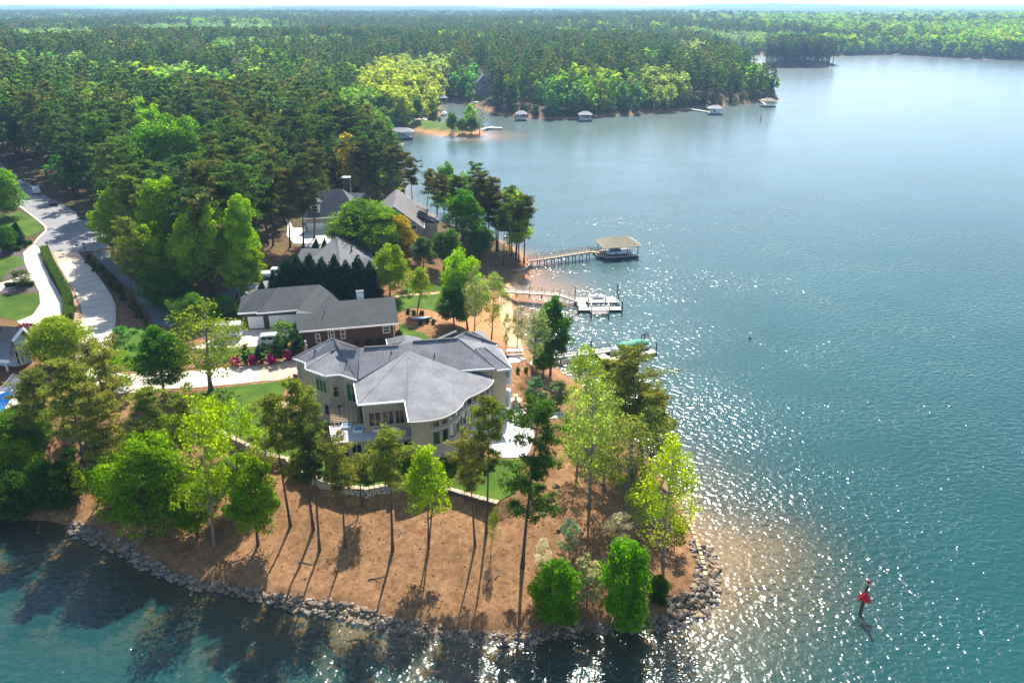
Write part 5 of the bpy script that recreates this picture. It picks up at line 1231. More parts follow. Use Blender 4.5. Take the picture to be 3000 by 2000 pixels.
# ======== brick house behind
def bpt(px, py, pl_): return VPl(px, py, *pl_)
H2 = thing('brick_house', 'dark brick house with charcoal roof and white garage doors', 'house', tuple(V(900, 960, 5.6)))
EZ2 = 8.7
ea, eb = V(870, 972, EZ2), V(1168, 947, EZ2); pl2 = plane_eave(ea, eb, rad(30))
m_l, m_v, m_p, m_r0, m_r1 = [bpt(x, y, pl2) for x, y in ((866.6, 919.5), (919, 917), (968, 856.5), (994.6, 880.6), (1156, 869))]
m_r0.z = m_r1.z
edir = (eb - ea).normalized(); inn2 = Vector((-edir.y, edir.x, 0))
bk = lambda p, q: Vector((p.x, p.y, 0)) + inn2 * 2 * ((q - p).dot(inn2)) + Vector((0, 0, EZ2))
f2 = [[ea, eb, m_r1, m_r0, m_p, m_v, m_l], [m_r1, m_r0, bk(ea.lerp(eb, .45), m_r0), bk(eb, m_r1)], [m_p, m_r0, bk(ea.lerp(eb, .45), m_r0)], [m_l, m_v, m_v + inn2 * 3 - Vector((0, 0, 1.6)), m_l + inn2 * 3 - Vector((0, 0, 1.6))]]
ga, gs0, gs1, gb = V(695.8, 917.8, EZ2), V(749.7, 914.5, EZ2), V(753, 917.8, EZ2), V(870.7, 907.9, EZ2)
plg = plane_eave(gs1, gb, rad(31)); g0, g1, g1b, g2 = [bpt(x, y, plg) for x, y in ((751.3, 848.2), (806, 844.9), (811, 841.6), (937, 833.3))]
g1b.z = g2.z; g1.z = g0.z
edg = (gb - gs1).normalized(); ing = Vector((-edg.y, edg.x, 0)); bg_ = lambda p, q: Vector((p.x, p.y, 0)) + ing * 2 * ((q - p).dot(ing)) + Vector((0, 0, EZ2))
f2 += [[gs1, gb, m_l + Vector((0, 0, .02)), m_v, m_p, g2, g1b], [ga, gs0, bpt(760, 912, plg), g1, g0], [ga, g0, bg_(ga, g0)], [g0, g1, bg_(gs0, g1), bg_(ga, g0)], [g1b, g2, bg_(gb, g2), bg_(gs1, g1b)], [g1, g1b, gs1], [g1, g1b, bg_(gs1, g1b)], [g2, m_p, bk(ea.lerp(eb, .45), m_r0), bg_(gb, g2)]]
rf2 = roof_build(H2, f2, M['roof_dark']); fascia(rf2, [[ea, eb], [ga, gs0, gs1, gb]], M['white'])
pipe(rf2, bpt(952, 910, pl2), .9, .07, 'metal'); pipe(rf2, bpt(905, 905, plg), .5)
for (xa, ya, xb, yb) in ((903, 896, 908, 916), (881, 906, 883, 918)):
    mb = MB(); mb.bar(bpt(xa, ya, plg) + Vector((0, 0, .1)), bpt(xb, yb, plg) + Vector((0, 0, .1)), .22, .16); mb.build('valley_trim', M['white'], rf2)
ch = V(1053, 872, 11.2); mb = MB(); mb.box(ch.x, ch.y + .6, 10.6, 1.15, .9, 2.9, .2); cho = mb.build('chimney', M['white'], rf2); mb = MB(); mb.box(ch.x, ch.y + .6, 12.11, 1.3, 1.05, .12, .2); mb.build('chimney_cap', M['black'], cho)
w2 = [xy(ea + edir * .9 + inn2 * .5), xy(eb - edir * .6 + inn2 * .5), xy(bk(eb, m_r1) - edir * .6 - inn2 * .5), xy(bk(ea, m_r1) + edir * .9 - inn2 * .5)]
wall_poly(H2, w2, 5.2, EZ2 - .16, M['brick_dark'])
gab = MB(); pA, pB = eb - edir * .62 + inn2 * .5, bk(eb, m_r1) - edir * .62 - inn2 * .5; gab.poly([pA, pB, m_r1 - edir * .62 - Vector((0, 0, .35))]); gab.poly([pA - edir * .2, m_r1 - edir * .82 - Vector((0, 0, .35)), pB - edir * .2]); gab.build('gable', M['brick_dark'], H2)
wg = [xy(ga + edg * .5 + ing * .55), xy(gb - edg * .05 + ing * .55), xy(bg_(gb, g2) - ing * .5), xy(bg_(ga, g0) + edg * .5 - ing * .5)]
wall_poly(H2, wg, 5.2, EZ2 - .19, M['brick_dark'])
wa, wb = w2[0], w2[1]
for t0, t1, z0, z1, gl_ in ((.125, .172, 6.4, 7.85, 'glass_green'), (.288, .328, 6.9, 8.2, 'glass_green'), (.398, .445, 6.75, 8.25, 'glass_green'), (.865, .94, 7.1, 8.2, 'glass_green')): window(H2, lerp2(wa, wb, t0), lerp2(wa, wb, t1), z0, z1, gl_, 'white', 1, 2)
for t in (.265, .985):
    p = lerp2(wa, wb, t); mb = MB(); mb.box(p[0] + .0, p[1] - .08, 7.0, .10, .09, 3.2); mb.build('downspout', M['white'], H2)
wa, wb = wg[0], wg[1]
for t0, t1 in ((.10, .375), (.475, .985)):
    a_, b_ = lerp2(wa, wb, t0), lerp2(wa, wb, t1); d = Vector((b_[0] - a_[0], b_[1] - a_[1], 0)).normalized(); nn = Vector((d.y, -d.x, 0))
    mb = MB(); mb.slab([Vector((*a_, 5.62)) + nn * .04, Vector((*b_, 5.62)) + nn * .04, Vector((*b_, 7.75)) + nn * .04, Vector((*a_, 7.75)) + nn * .04], .03, nn); gd = mb.build('garage_door', M['door_white'], H2)
    for k in range(4):
        mb = MB(); z_ = 5.64 + k * .53; p_, q_ = Vector((*a_, 0)) + nn * .055 + d * .05, Vector((*b_, 0)) + nn * .055 - d * .05
        mb.slab([p_ + Vector((0, 0, z_)), q_ + Vector((0, 0, z_)), q_ + Vector((0, 0, z_ + .50)), p_ + Vector((0, 0, z_ + .50))], .02, nn); mb.build('panel', M['door_white'], gd)
# blue tank / spa cover behind garage
sp_ = thing('canopy', 'pale blue rolled cover beside the brick garage', 'canopy', tuple(G(708, 905))); p = parent_loc(sp_); mb = MB(); mb.tube([(p.x - 1.4, p.y + 3, p.z + 3.0), (p.x + 1.8, p.y + 3.3, p.z + 3.05)], .42, 12); mb.build('roll', M['siding_blue'], sp_, True)
for dx in (-1.2, 1.6): mb = MB(); mb.tube([(p.x + dx, p.y + 3.1, p.z - .1), (p.x + dx, p.y + 3.1, p.z + 2.7)], .05, 6); mb.build('post', M['metal'], sp_)

# ======== simple oriented houses
def hip_house(name, label, c, L, W, hw_, rise, ang, roofm, wallm, over=.5, hip0=True, hip1=True, wins=(), chim=None, base=.3):
    """oblong house: ridge along local x; hip or gable at either end"""
    t = thing(name, label, 'house', tuple(c)); cs, sn = math.cos(ang), math.sin(ang)
    def wpt(x, y, z): return Vector((c[0] + x * cs - y * sn, c[1] + x * sn + y * cs, c[2] + z))
    l, w_ = L / 2 + over, W / 2 + over; h = hw_ - over * rise / (W / 2); rg = hw_ + rise
    x0 = -l + (w_ if hip0 else 0); x1 = l - (w_ if hip1 else 0)
    a, b_, c_, d = wpt(-l, -w_, h), wpt(l, -w_, h), wpt(l, w_, h), wpt(-l, w_, h); r0_, r1_ = wpt(x0, 0, rg), wpt(x1, 0, rg)
    fs = [[a, b_, r1_, r0_], [c_, d, r0_, r1_]]
    if hip0: fs.append([d, a, r0_])
    if hip1: fs.append([b_, c_, r1_])
    rf = roof_build(t, fs, roofm); fascia(rf, [[a, b_] if not hip1 else [a, b_, c_]] + ([[d, a]] if hip0 else [[d, r0_, a]]) + ([] if hip1 else [[b_, r1_, c_]]), M['white'], .22)
    wl = [xy(wpt(-L / 2, -W / 2, 0)), xy(wpt(L / 2, -W / 2, 0)), xy(wpt(L / 2, W / 2, 0)), xy(wpt(-L / 2, W / 2, 0))]
    wall_poly(t, wl, c[2] - base, c[2] + hw_ - .15, wallm)
    for flag, sx in ((hip0, -1), (hip1, 1)):
        if not flag:
            g_ = MB(); q = [wpt(sx * L / 2, -W / 2, hw_ - .15), wpt(sx * L / 2, W / 2, hw_ - .15), wpt(sx * L / 2, 0, hw_ + rise - .2)]; q2_ = [wpt(sx * (L / 2 - .2), -W / 2, hw_ - .15), wpt(sx * (L / 2 - .2), W / 2, hw_ - .15), wpt(sx * (L / 2 - .2), 0, hw_ + rise - .2)]
            g_.add(q + q2_, [(0, 1, 2), (5, 4, 3), (0, 3, 4, 1), (1, 4, 5, 2), (2, 5, 3, 0)]); g_.build('gable', wallm, t)
    for (side, t0, t1, z0, z1, nx, gl_) in wins:
        a_, b2_ = wl[side], wl[(side + 1) % 4]; window(t, lerp2(a_, b2_, t0), lerp2(a_, b2_, t1), c[2] + z0, c[2] + z1, gl_, 'white', nx, 1)
    if chim:
        x, y, zt_, m_ = chim; p = wpt(x, y, 0); mb = MB(); mb.box(p.x, p.y, (c[2] + hw_ + zt_) / 2, 1.2, .9, zt_ - c[2] - hw_ + .01, ang); co = mb.build('chimney', M[m_], rf); mb = MB(); mb.box(p.x, p.y, zt_ + .09, 1.5, 1.2, .16, ang); mb.build('chimney_cap', M['white'], co)
    return t, wpt, rf
# house behind the cypress hedge
H3 = thing('grey_roof_house', 'grey hip roofed house half hidden behind the cypress hedge', 'house', tuple(V(985, 800, 6.4)))
pk3 = V(985, 692, 13.2); L3, F3_, R3_ = V(880, 792, 9.3), V(1003, 818, 9.3), V(1106, 786, 9.3); B3_ = Vector((pk3.x + 4, pk3.y + 9, 9.3)); BL3 = Vector((L3.x + 1, pk3.y + 7, 9.3))
rf3 = roof_build(H3, [[pk3, L3, F3_], [pk3, F3_, R3_], [pk3, R3_, B3_], [pk3, B3_, BL3], [pk3, BL3, L3]], M['roof_mid']); fascia(rf3, [[L3, F3_, R3_, B3_]], M['white'])
wr0, wr1 = V(884, 728, 11.6), V(952, 728, 11.6); wl0 = wr0 + Vector((-1.2, -4.5, -2.3)); roof_build(H3, [[wr0, wr1, wr1 + Vector((1, -4.5, -2.3)), wl0], [wr0, wr1, wr1 + Vector((1, 4.5, -2.3)), wr0 + Vector((-1.2, 4.5, -2.3))]], M['roof_mid'], 'roof')
wall_poly(H3, [xy(L3 + Vector((.8, .5, 0))), xy(F3_ + Vector((0, .8, 0))), xy(R3_ + Vector((-.8, .5, 0))), xy(B3_ + Vector((-.5, -.8, 0))), xy(BL3 + Vector((.8, -.8, 0)))], 6.0, 9.12, M['brick_dark'])
wall_poly(H3, [xy(wl0 + Vector((1.6, .8, 0))), xy(wr1 + Vector((0, -3.8, 0))), xy(wr1 + Vector((0, 3.8, 0))), xy(wr0 + Vector((.4, 3.8, 0)))], 6.0, 9.1, M['brick_dark'])
window(H3, lerp2(xy(F3_ + Vector((0, .8, 0))), xy(R3_ + Vector((-.8, .5, 0))), .55), lerp2(xy(F3_ + Vector((0, .8, 0))), xy(R3_ + Vector((-.8, .5, 0))), .75), 7.2, 8.6, 'glass', 'white', 2)
dorm = [VPl(x, y, pk3, (F3_ - pk3).cross(R3_ - pk3).normalized()) for x, y in ((1062, 765), (1068, 788), (1100, 782))]; mb = MB(); mb.slab([dorm[0] + Vector((0, 0, 1.0)), dorm[1] + Vector((0, 0, .2)), dorm[2] + Vector((0, 0, .3)), dorm[2] + Vector((-.6, 1.2, 1.1))], .14); mb.build('dormer_roof', M['roof_mid'], rf3)
rh3 = [pk3.lerp(F3_, t) + Vector((0, 0, .05)) for t in (0, .55)]; mb = MB(); mb.bar(rh3[0], rh3[1], .3, .1); mb.build('ridge_cap', M['roof_dark'], rf3)
pipe(rf3, VPl(1030, 735, pk3, (F3_ - pk3).cross(R3_ - pk3).normalized()), 1.1, .13, 'black')
# tan house
H4 = thing('tan_house', 'tan house with steep grey roof, brick chimney and white garage', 'house', tuple(V(950, 668, 6.6)))
e4a, e4b = V(883, 640, 10.1), V(1054, 633, 10.1); pl4 = plane_eave(e4a, e4b, rad(47)); p4 = VPl(1002, 553, *pl4); p4b = VPl(930, 553.5, *pl4); p4b.z = p4.z
b4a, b4b = Vector((e4a.x + .6, 2 * p4.y - e4a.y, 10.1)), Vector((e4b.x + .4, 2 * p4.y - e4b.y, 10.1))
rf4 = roof_build(H4, [[e4a, e4b, p4, p4b], [e4b, b4b, p4], [b4b, b4a, p4b, p4], [b4a, e4a, p4b]], M['roof_mid']); fascia(rf4, [[b4a, e4a, e4b, b4b]], M['white'])
w4p = [xy(e4a + Vector((.6, .6, 0))), xy(e4b + Vector((-.6, .6, 0))), xy(b4b + Vector((-.6, -.6, 0))), xy(b4a + Vector((.6, -.6, 0)))]; wall_poly(H4, w4p, 6.2, 9.9, M['siding_tan'])
for t0, t1, nm in ((.04, .36, 'garage_door'), (.40, .46, 'door')):
    a_, b_ = lerp2(w4p[0], w4p[1], t0), lerp2(w4p[0], w4p[1], t1); mb = MB(); mb.slab([Vector((a_[0], a_[1] - .05, 6.6)), Vector((b_[0], b_[1] - .05, 6.6)), Vector((b_[0], b_[1] - .05, 8.75)), Vector((a_[0], a_[1] - .05, 8.75))], .04, (0, -1, 0)); gd = mb.build(nm, M['door_white'], H4)
    if nm == 'garage_door':
        for k in range(4): mb = MB(); mb.slab([Vector((a_[0] + .1, a_[1] - .07, 6.63 + k * .53)), Vector((b_[0] - .1, b_[1] - .07, 6.63 + k * .53)), Vector((b_[0] - .1, b_[1] - .07, 7.11 + k * .53)), Vector((a_[0] + .1, a_[1] - .07, 7.11 + k * .53))], .02, (0, -1, 0)); mb.build('panel', M['door_white'], gd)
window(H4, lerp2(w4p[0], w4p[1], .54), lerp2(w4p[0], w4p[1], .58), 8.2, 9.4, 'glass', 'white'); window(H4, lerp2(w4p[0], w4p[1], .68), lerp2(w4p[0], w4p[1], .76), 9.2, 9.5, 'glass', 'white')
ch4 = V(1015, 566, 13.2); mb = MB(); mb.box(ch4.x, ch4.y + 1.5, 13.5, 1.7, 1.2, 6.4); co = mb.build('chimney', M['brick_dark'], rf4); mb = MB(); mb.box(ch4.x, ch4.y + 1.5, 16.8, 2.0, 1.5, .2); mb.build('chimney_cap', M['white'], co)
q = VPl(924, 612, *pl4); dm = MB(); dm.box(q.x, q.y + .6, q.z + .1, 2.3, 2.2, 2.4); dmo = dm.build('dormer', M['white'], H4); mb = MB(); mb.add([(q.x + a_, q.y + b_, q.z + c_) for a_, b_, c_ in ((-1.4, -.8, 1.3), (1.4, -.8, 1.3), (1.4, 2.2, 1.3), (-1.4, 2.2, 1.3), (0, -.8, 2.4), (0, 2.2, 2.4))], [(0, 1, 4), (3, 5, 2), (0, 4, 5, 3), (1, 2, 5, 4), (0, 3, 2, 1)]); mb.build('dormer_roof', M['roof_mid'], dmo); window(dmo, (q.x - .7, q.y - .5), (q.x + .7, q.y - .5), q.z - .6, q.z + .9, 'glass', 'white', 2, 2)
x4a, x4b, x4c, x4d = V(1018, 564, 13.4), V(1071, 566, 13.4), V(1068, 594, 11.4), V(1036, 596, 11.4); roof_build(H4, [[x4a, x4b, x4c, x4d], [x4a, x4b, x4b + Vector((0, 5, -2.5)), x4a + Vector((0, 5, -2.5))]], M['roof_mid'], 'roof'); wall_poly(H4, [xy(x4d + Vector((0, .6, 0))), xy(x4c + Vector((-.5, .6, 0))), xy(x4b + Vector((-.5, 4, 0))), xy(x4a + Vector((0, 4, 0)))], 6.2, 11.1, M['siding_tan'])
# gable wing of the tan house facing the lake
ga1 = V(1150, 738, 6.4) + Vector((0, 8.5, 0))
H4b, wb4, rfb4 = hip_house('gabled_house', 'olive tan gabled house with tall windows behind the golden tree', ga1, 15, 11.5, 5.4, 4.6, PI / 2 + .10, M['roof_brown'], M['siding_tan'], hip0=False, hip1=False, wins=((3, .80, .90, 4.6, 5.6, 1, 'glass'), (3, .66, .78, 4.6, 6.2, 1, 'glass'), (3, .80, .90, 2.6, 4.1, 1, 'glass'), (3, .66, .78, 2.6, 4.1, 1, 'glass'), (3, .15, .45, .5, 2.4, 2, 'glass')))
roof_build(H4b, [[wb4(-3, -5, 6.6), wb4(4, -5, 6.6), wb4(4, -9.5, 4.6), wb4(-3, -9.5, 4.6)], [wb4(-2.2, -5, 8.2), wb4(2.8, -5, 8.2), wb4(2.8, -7.2, 6.9), wb4(-2.2, -7.2, 6.9)]], M['roof_brown'], 'roof'); wall_poly(H4b, [xy(wb4(-2.6, -5, 0)), xy(wb4(3.6, -5, 0)), xy(wb4(3.6, -9, 0)), xy(wb4(-2.6, -9, 0))], 6, 11.0, M['siding_tan'])
pc = V(1205, 780, 6.2); mb = MB(); mb.slab([pc + Vector((-3, 0, 2.6)), pc + Vector((0, .2, 4.0)), pc + Vector((0, 3.2, 4.0)), pc + Vector((-3, 3, 2.6))], .15); mb.slab([pc + Vector((0, .2, 4.0)), pc + Vector((3, 0, 2.6)), pc + Vector((3, 3, 2.6)), pc + Vector((0, 3.2, 4.0))], .15); mb.build('porch_roof', M['roof_tan'], H4b)
# ======== blue house at the left edge
c5 = Vector((-64.5, 101.5, 6.0))
H5 = thing('blue_house', 'pale blue clapboard house with white trim cut by the left picture edge', 'house', tuple(c5))
tipg = V(66, 958, 12.6); lft = V(36, 997, 10.3); rgt = V(86, 978, 10.6); ze = 10.2
bk5 = Vector((-14, 1.5, 0)); e0 = V(27, 1055, 8.4)
rfs = [[tipg, lft, lft + bk5 + Vector((0, 0, 0)), tipg + bk5], [tipg, rgt, rgt + bk5 + Vector((0, 2, 0)), tipg + bk5], [lft, e0, e0 + bk5 * 1.0, lft + bk5 * 1.0]]
rf5 = roof_build(H5, rfs, M['roof_grey']); fascia(rf5, [[lft, tipg, rgt], [e0, e0 + bk5]], M['white'], .45, .16)
p_l, p_r = lft + Vector((-.6, .1, 0)), rgt + Vector((-.6, -.1, 0))
mb = MB(); mb.add([(p_l.x, p_l.y, 5.5), (p_r.x, p_r.y, 5.5), (p_r.x, p_r.y, rgt.z - .35), (tipg.x - .6, tipg.y, tipg.z - .4), (p_l.x, p_l.y, lft.z - .35)] + [(p_l.x - 10, p_l.y + 1, 5.5), (p_r.x - 10, p_r.y + 1, 5.5), (p_r.x - 10, p_r.y + 1, rgt.z - .35), (tipg.x - 10, tipg.y + 1, tipg.z - .4), (p_l.x - 10, p_l.y + 1, lft.z - .35)], [(0, 1, 2, 3, 4), (9, 8, 7, 6, 5), (0, 4, 9, 5), (1, 6, 7, 2)]); mb.build('wall', M['siding_blue'], H5)
for t0, t1, z0, z1 in ((.12, .28, 6.2, 8.4), (.36, .50, 6.3, 8.3), (.62, .74, 7.2, 8.8)): window(H5, lerp2(xy(p_l), xy(p_r), t0), lerp2(xy(p_l), xy(p_r), t1), z0, z1, 'glass', 'white', 1, 2, out=.05)
for t, z in ((.33, 11.0), (.56, 11.3)):
    p = lerp2(xy(p_l), xy(p_r), t); mb = MB(); mb.box(p[0] + .1, p[1], 5.6 + (z - 5.6) / 2, .16, .16, z - 5.6); mb.build('corner_board', M['white'], H5)
mb = MB(); mb.bar(Vector((p_l.x + .12, p_l.y, 8.75)), Vector((p_r.x + .12, p_r.y, 9.3)), .1, .3); mb.build('band_board', M['white'], H5)
for q in ((17, 957), (24, 968)): pipe(rf5, tipg.lerp(lft, .45) + Vector((-2.5 - (q[0] - 17) * .15, .3 + (q[1] - 957) * .02, .35)), .7, .12)
# porch post and deck
for x, y in ((24, 1088),):
    p = V(x, y, 5.9); mb = MB(); mb.box(p.x, p.y, 7.1, .22, .22, 2.4); mb.build('porch_post', M['white'], H5)
mb = MB(); d0 = [V(x, y, 5.85) for x, y in ((15, 1112), (46, 1078), (52, 1085), (26, 1116))]; mb.prism([xy(p) for p in d0][::-1], 5.4, 5.86); mb.build('porch_deck', M['deck_pale'], H5)
# pool terrace with blue water, deck and slatted pergola
pd = patch('pool_deck', [(-60, 1160), (38, 1130), (62, 1150), (52, 1205), (-60, 1212)], M['concrete'], .10, th=.3)
pw = [V(x, y, hz(*xy(V(x, y, 5.3))) + .18) for x, y in ((-60, 1163), (2, 1152), (41, 1143), (44, 1150), (18, 1186), (6, 1206), (-60, 1206))]
zp = max(p.z for p in pw); mb = MB(); mb.prism([xy(p) for p in pw][::-1], zp - .4, zp); pool = setp(mb.build('pool', M['pool']), kind='structure')
pr = thing('slatted_pergola', 'dark slatted pergola over the blue swimming pool edge', 'pergola', tuple(V(20, 1150, 5.4)))
za = 7.6
for k in range(15):
    t = k / 14; a_, b_ = V(-4, 1145, za).lerp(V(38, 1096, za), t), V(25, 1145, za).lerp(V(76, 1103, za), t); mb = MB(); mb.bar(a_, b_, .05, .13); mb.build('slat', M['metal'], pr)
for (a_, b_) in (((-4, 1145), (38, 1096)), ((25, 1145), (76, 1103))): mb = MB(); mb.bar(V(*a_, za - .14), V(*b_, za - .14), .12, .18); mb.build('beam', M['metal'], pr)
for x, y in ((-4, 1145), (38, 1096), (25, 1145), (76, 1103)):
    p = V(x, y, za - .2); g_ = hz(p.x, p.y); mb = MB(); mb.box(p.x, p.y, (g_ + p.z) / 2, .12, .12, p.z - g_); mb.build('post', M['metal'], pr)
fn = thing('pool_fence', 'black metal fence in front of the swimming pool', 'fence', tuple(G(15, 1205)))
for x in range(-20, 34, 9):
    p = G(x, 1206); mb = MB(); mb.box(p.x, p.y, p.z + .65, .05, .05, 1.4); mb.build('post', M['black'], fn)
for dz in (.15, 1.25):
    mb = MB(); mb.bar(G(-20, 1206) + Vector((0, 0, dz)), G(25, 1206) + Vector((0, 0, dz)), .04, .05); mb.build('rail', M['black'], fn)
# ======== far houses in the trees
def far_house(name, label, px, py, gz, L, W, hw_, rise, ang, rm, wm, **kw): return hip_house(name, label, V(px, py, gz), L, W, hw_, rise, ang, rm, wm, hip0=kw.get('hip0', False), hip1=kw.get('hip1', False), wins=kw.get('wins', ()), chim=kw.get('chim'), base=3)
far_house('far_house', 'grey roofed house in a clearing deep in the forest', 678, 232, 12, 16, 11, 8, 5, .3, M['roof_grey'], M['siding_grey'], wins=((0, .1, .25, 4, 7, 1, 'glass'), (0, .4, .6, 4, 7, 2, 'glass'), (0, .75, .9, 4, 7, 1, 'glass')))
far_house('far_house', 'low rust roofed house left of the cove forest', 762, 288, 12, 18, 12, 5, 4, .1, M['tan_paving'], M['siding_tan'], wins=((0, .3, .6, 1, 3, 2, 'glass'),))
far_house('far_house', 'dark gabled house among trees at the head of the cove', 1308, 262, 6, 8, 7, 5, 4, .5, M['roof_dark'], M['siding_grey'], wins=((0, .1, .3, 2, 4, 1, 'glass'), (0, .5, .8, 2, 4, 2, 'glass')))
far_house('far_house', 'tall blue grey gabled house facing the cove lawn', 1417, 268, 6, 11, 9, 6, 4.6, PI / 2 + .1, M['roof_dark'], M['siding_grey'], wins=((3, .1, .25, 1.5, 4, 1, 'glass'), (3, .4, .6, 1, 4, 2, 'glass'), (3, .75, .9, 1.5, 4, 1, 'glass'), (3, .4, .6, 4.6, 6.4, 2, 'glass')))
patch('lawn', [(1385, 292), (1398, 270), (1440, 268), (1448, 286), (1440, 291), (1395, 293)], M['lawn'], .15, 3)
# ---------------------------------------------------------------- docks, boats, lake furniture
def decking(parent, a, b_, wd, z, mat, pw=.28, name='plank', th=.06):
    """deck boards laid across the line a->b"""
    a, b_ = Vector((a[0], a[1], z)), Vector((b_[0], b_[1], z)); L = (b_ - a).length; d = (b_ - a) / L; n_ = max(1, int(L / pw)); s_ = Vector((-d.y, d.x, 0)) * wd / 2
    base = MB(); base.add([(-pw * .47, -wd / 2, -th / 2), (pw * .47, -wd / 2, -th / 2), (pw * .47, wd / 2, -th / 2), (-pw * .47, wd / 2, -th / 2), (-pw * .47, -wd / 2, th / 2), (pw * .47, -wd / 2, th / 2), (pw * .47, wd / 2, th / 2), (-pw * .47, wd / 2, th / 2)], [(3, 2, 1, 0), (4, 5, 6, 7), (0, 1, 5, 4), (1, 2, 6, 5), (2, 3, 7, 6), (3, 0, 4, 7)])
    me = base.mesh(name, mat); off = parent_loc(parent)
    for i in range(n_):
        o = link(name, me, parent); o.location = a + d * (i + .5) * L / n_ - off + Vector((0, 0, rt.uniform(-.006, .006))); o.rotation_euler.z = math.atan2(d.y, d.x)
def pile(parent, p, z1, r=.14, z0=-3.5, mat='pile'):
    mb = MB(); mb.tube([(p[0], p[1], z0), (p[0], p[1], z1)], r, 8); return mb.build('pile', M[mat], parent)
def rails(parent, a, b_, z0, z1, ht, mat, n_=6, nr=2):
    """handrail from a (height z0) to b (z1)"""
    a, b_ = Vector((a[0], a[1], z0)), Vector((b_[0], b_[1], z1))
    for k in range(n_ + 1):
        p = a.lerp(b_, k / n_); mb = MB(); mb.box(p.x, p.y, p.z + ht / 2, .08, .08, ht); mb.build('rail_post', mat, parent)
    for k in range(nr):
        mb = MB(); dz = Vector((0, 0, ht * (k + 1) / nr)); mb.bar(a + dz, b_ + dz, .06, .07); mb.build('rail', mat, parent)
def hull(parent, c, L, B, ang, z, mat, fb=.75, name='hull'):
    """planing hull: pointed bow, flat transom"""
    cs, sn = math.cos(ang), math.sin(ang); rings = []
    for t in [i / 9 for i in range(10)]:
        w_ = B / 2 * (1 - max(0, (t - .45) / .55) ** 2.2) * (.93 + .07 * min(1, t * 4)); x = (t - .5) * L; rise = .35 * max(0, t - .5) ** 1.5
        sec = [(-w_, fb + rise), (-w_ * .96, fb * .35 + rise), (-w_ * .55, -.18 + rise * 1.6), (0, -.32 + rise * 2.1), (w_ * .55, -.18 + rise * 1.6), (w_ * .96, fb * .35 + rise), (w_, fb + rise), (w_ * .82, fb + rise + .02), (0, fb + rise * 1.05 + .06), (-w_ * .82, fb + rise + .02)]
        rings.append([(c[0] + x * cs - y * sn, c[1] + x * sn + y * cs, z + zz) for y, zz in sec])
    mb = MB(); mb.loft(rings); return mb.build(name, mat, parent, True)
def local(c, ang):
    cs, sn = math.cos(ang), math.sin(ang)
    return lambda x, y, z=0: Vector((c[0] + x * cs - y * sn, c[1] + x * sn + y * cs, z))
# --- dock 1: long brown ramp and roofed slip
D1 = thing('boathouse_dock', 'long brown railed dock with tan roofed boat slip', 'dock', tuple(V(1700, 745, 0)))
ra, rb_, rc = V(1548, 768, .9), V(1727, 737, 1.6), V(1765, 738, 1.3)
dz_ = lambda p, z: (p[0], p[1], z)
for (a_, b_, za, zb) in ((ra, rb_, 1.3, 1.7), (rb_, rc, 1.7, 1.2)):
    mb = MB(); d = (b_ - a_).normalized(); s_ = Vector((-d.y, d.x, 0)).normalized()
    for sg in (-1, 1): mb.bar(Vector(dz_(a_ + s_ * sg * .75, za - .12)), Vector(dz_(b_ + s_ * sg * .75, zb - .12)), .12, .24)
    mb.build('stringer', M['deck_brown'], D1)
    n_ = int((b_ - a_).length / .3)
    me_ = MB(); me_.box(0, 0, 0, .28, 1.7, .06); me_ = me_.mesh('plank', M['deck'])
    for i in range(n_):
        p = a_.lerp(b_, (i + .5) / n_); o = link('plank', me_, D1); o.location = Vector((p.x, p.y, za + (zb - za) * (i + .5) / n_ + .03)) - parent_loc(D1); o.rotation_euler.z = math.atan2(d.y, d.x)
    for sg in (-1, 1): rails(D1, a_ + s_ * sg * .8, b_ + s_ * sg * .8, za, zb, 1.05, M['deck_brown'], max(2, int((b_ - a_).length / 1.6)), 4)
for k in range(9):
    p = ra.lerp(rb_, (k + .4) / 8.6); d = (rb_ - ra).normalized(); s_ = Vector((-d.y, d.x, 0)).normalized()
    for sg in (-1, 1): pile(D1, p + s_ * sg * .7, 1.45, .11, mat='deck_brown')
    mb = MB(); mb.bar(Vector(dz_(p + s_ * .8, .95)), Vector(dz_(p - s_ * .8, .95)), .1, .16); mb.build('cross_beam', M['deck_brown'], D1)
ang1 = .20; bc = V(1812, 748, .4) + Vector((0, 2.0, 0)); B1 = local(bc, ang1)
for (x0, x1, y0, y1) in ((-4.3, 4.3, -3.3, -2.3), (-4.3, 4.3, 2.3, 3.3), (-5.6, -3.2, -2.3, 2.3)):
    mb = MB(); mb.prism([xy(B1(x0, y0)), xy(B1(x1, y0)), xy(B1(x1, y1)), xy(B1(x0, y1))], -.25, .38); mb.build('float', M['float'], D1)
    if x1 - x0 > y1 - y0: decking(D1, B1(x0, (y0 + y1) / 2), B1(x1, (y0 + y1) / 2), y1 - y0, .42, M['deck'])
    else: decking(D1, B1((x0 + x1) / 2, y0), B1((x0 + x1) / 2, y1), x1 - x0, .42, M['deck'])
for x in (-4.1, -1.4, 1.4, 4.1):
    for y in (-2.9, 2.9): mb = MB(); p = B1(x, y); mb.box(p.x, p.y, 1.75, .16, .16, 2.7, ang1); mb.build('post', M['deck_brown'], D1)
r_ = [B1(-4.7, -3.7, 3.0), B1(4.7, -3.7, 3.0), B1(4.7, 3.7, 3.0), B1(-4.7, 3.7, 3.0)]; g0_, g1_ = B1(-1.8, 0, 4.6), B1(1.8, 0, 4.6)
rfD = roof_build(D1, [[r_[0], r_[1], g1_, g0_], [r_[1], r_[2], g1_], [r_[2], r_[3], g0_, g1_], [r_[3], r_[0], g0_]], M['roof_tan'], 'roof', .12); fascia(rfD, [r_ + [r_[0]]], M['pergola'], .18)
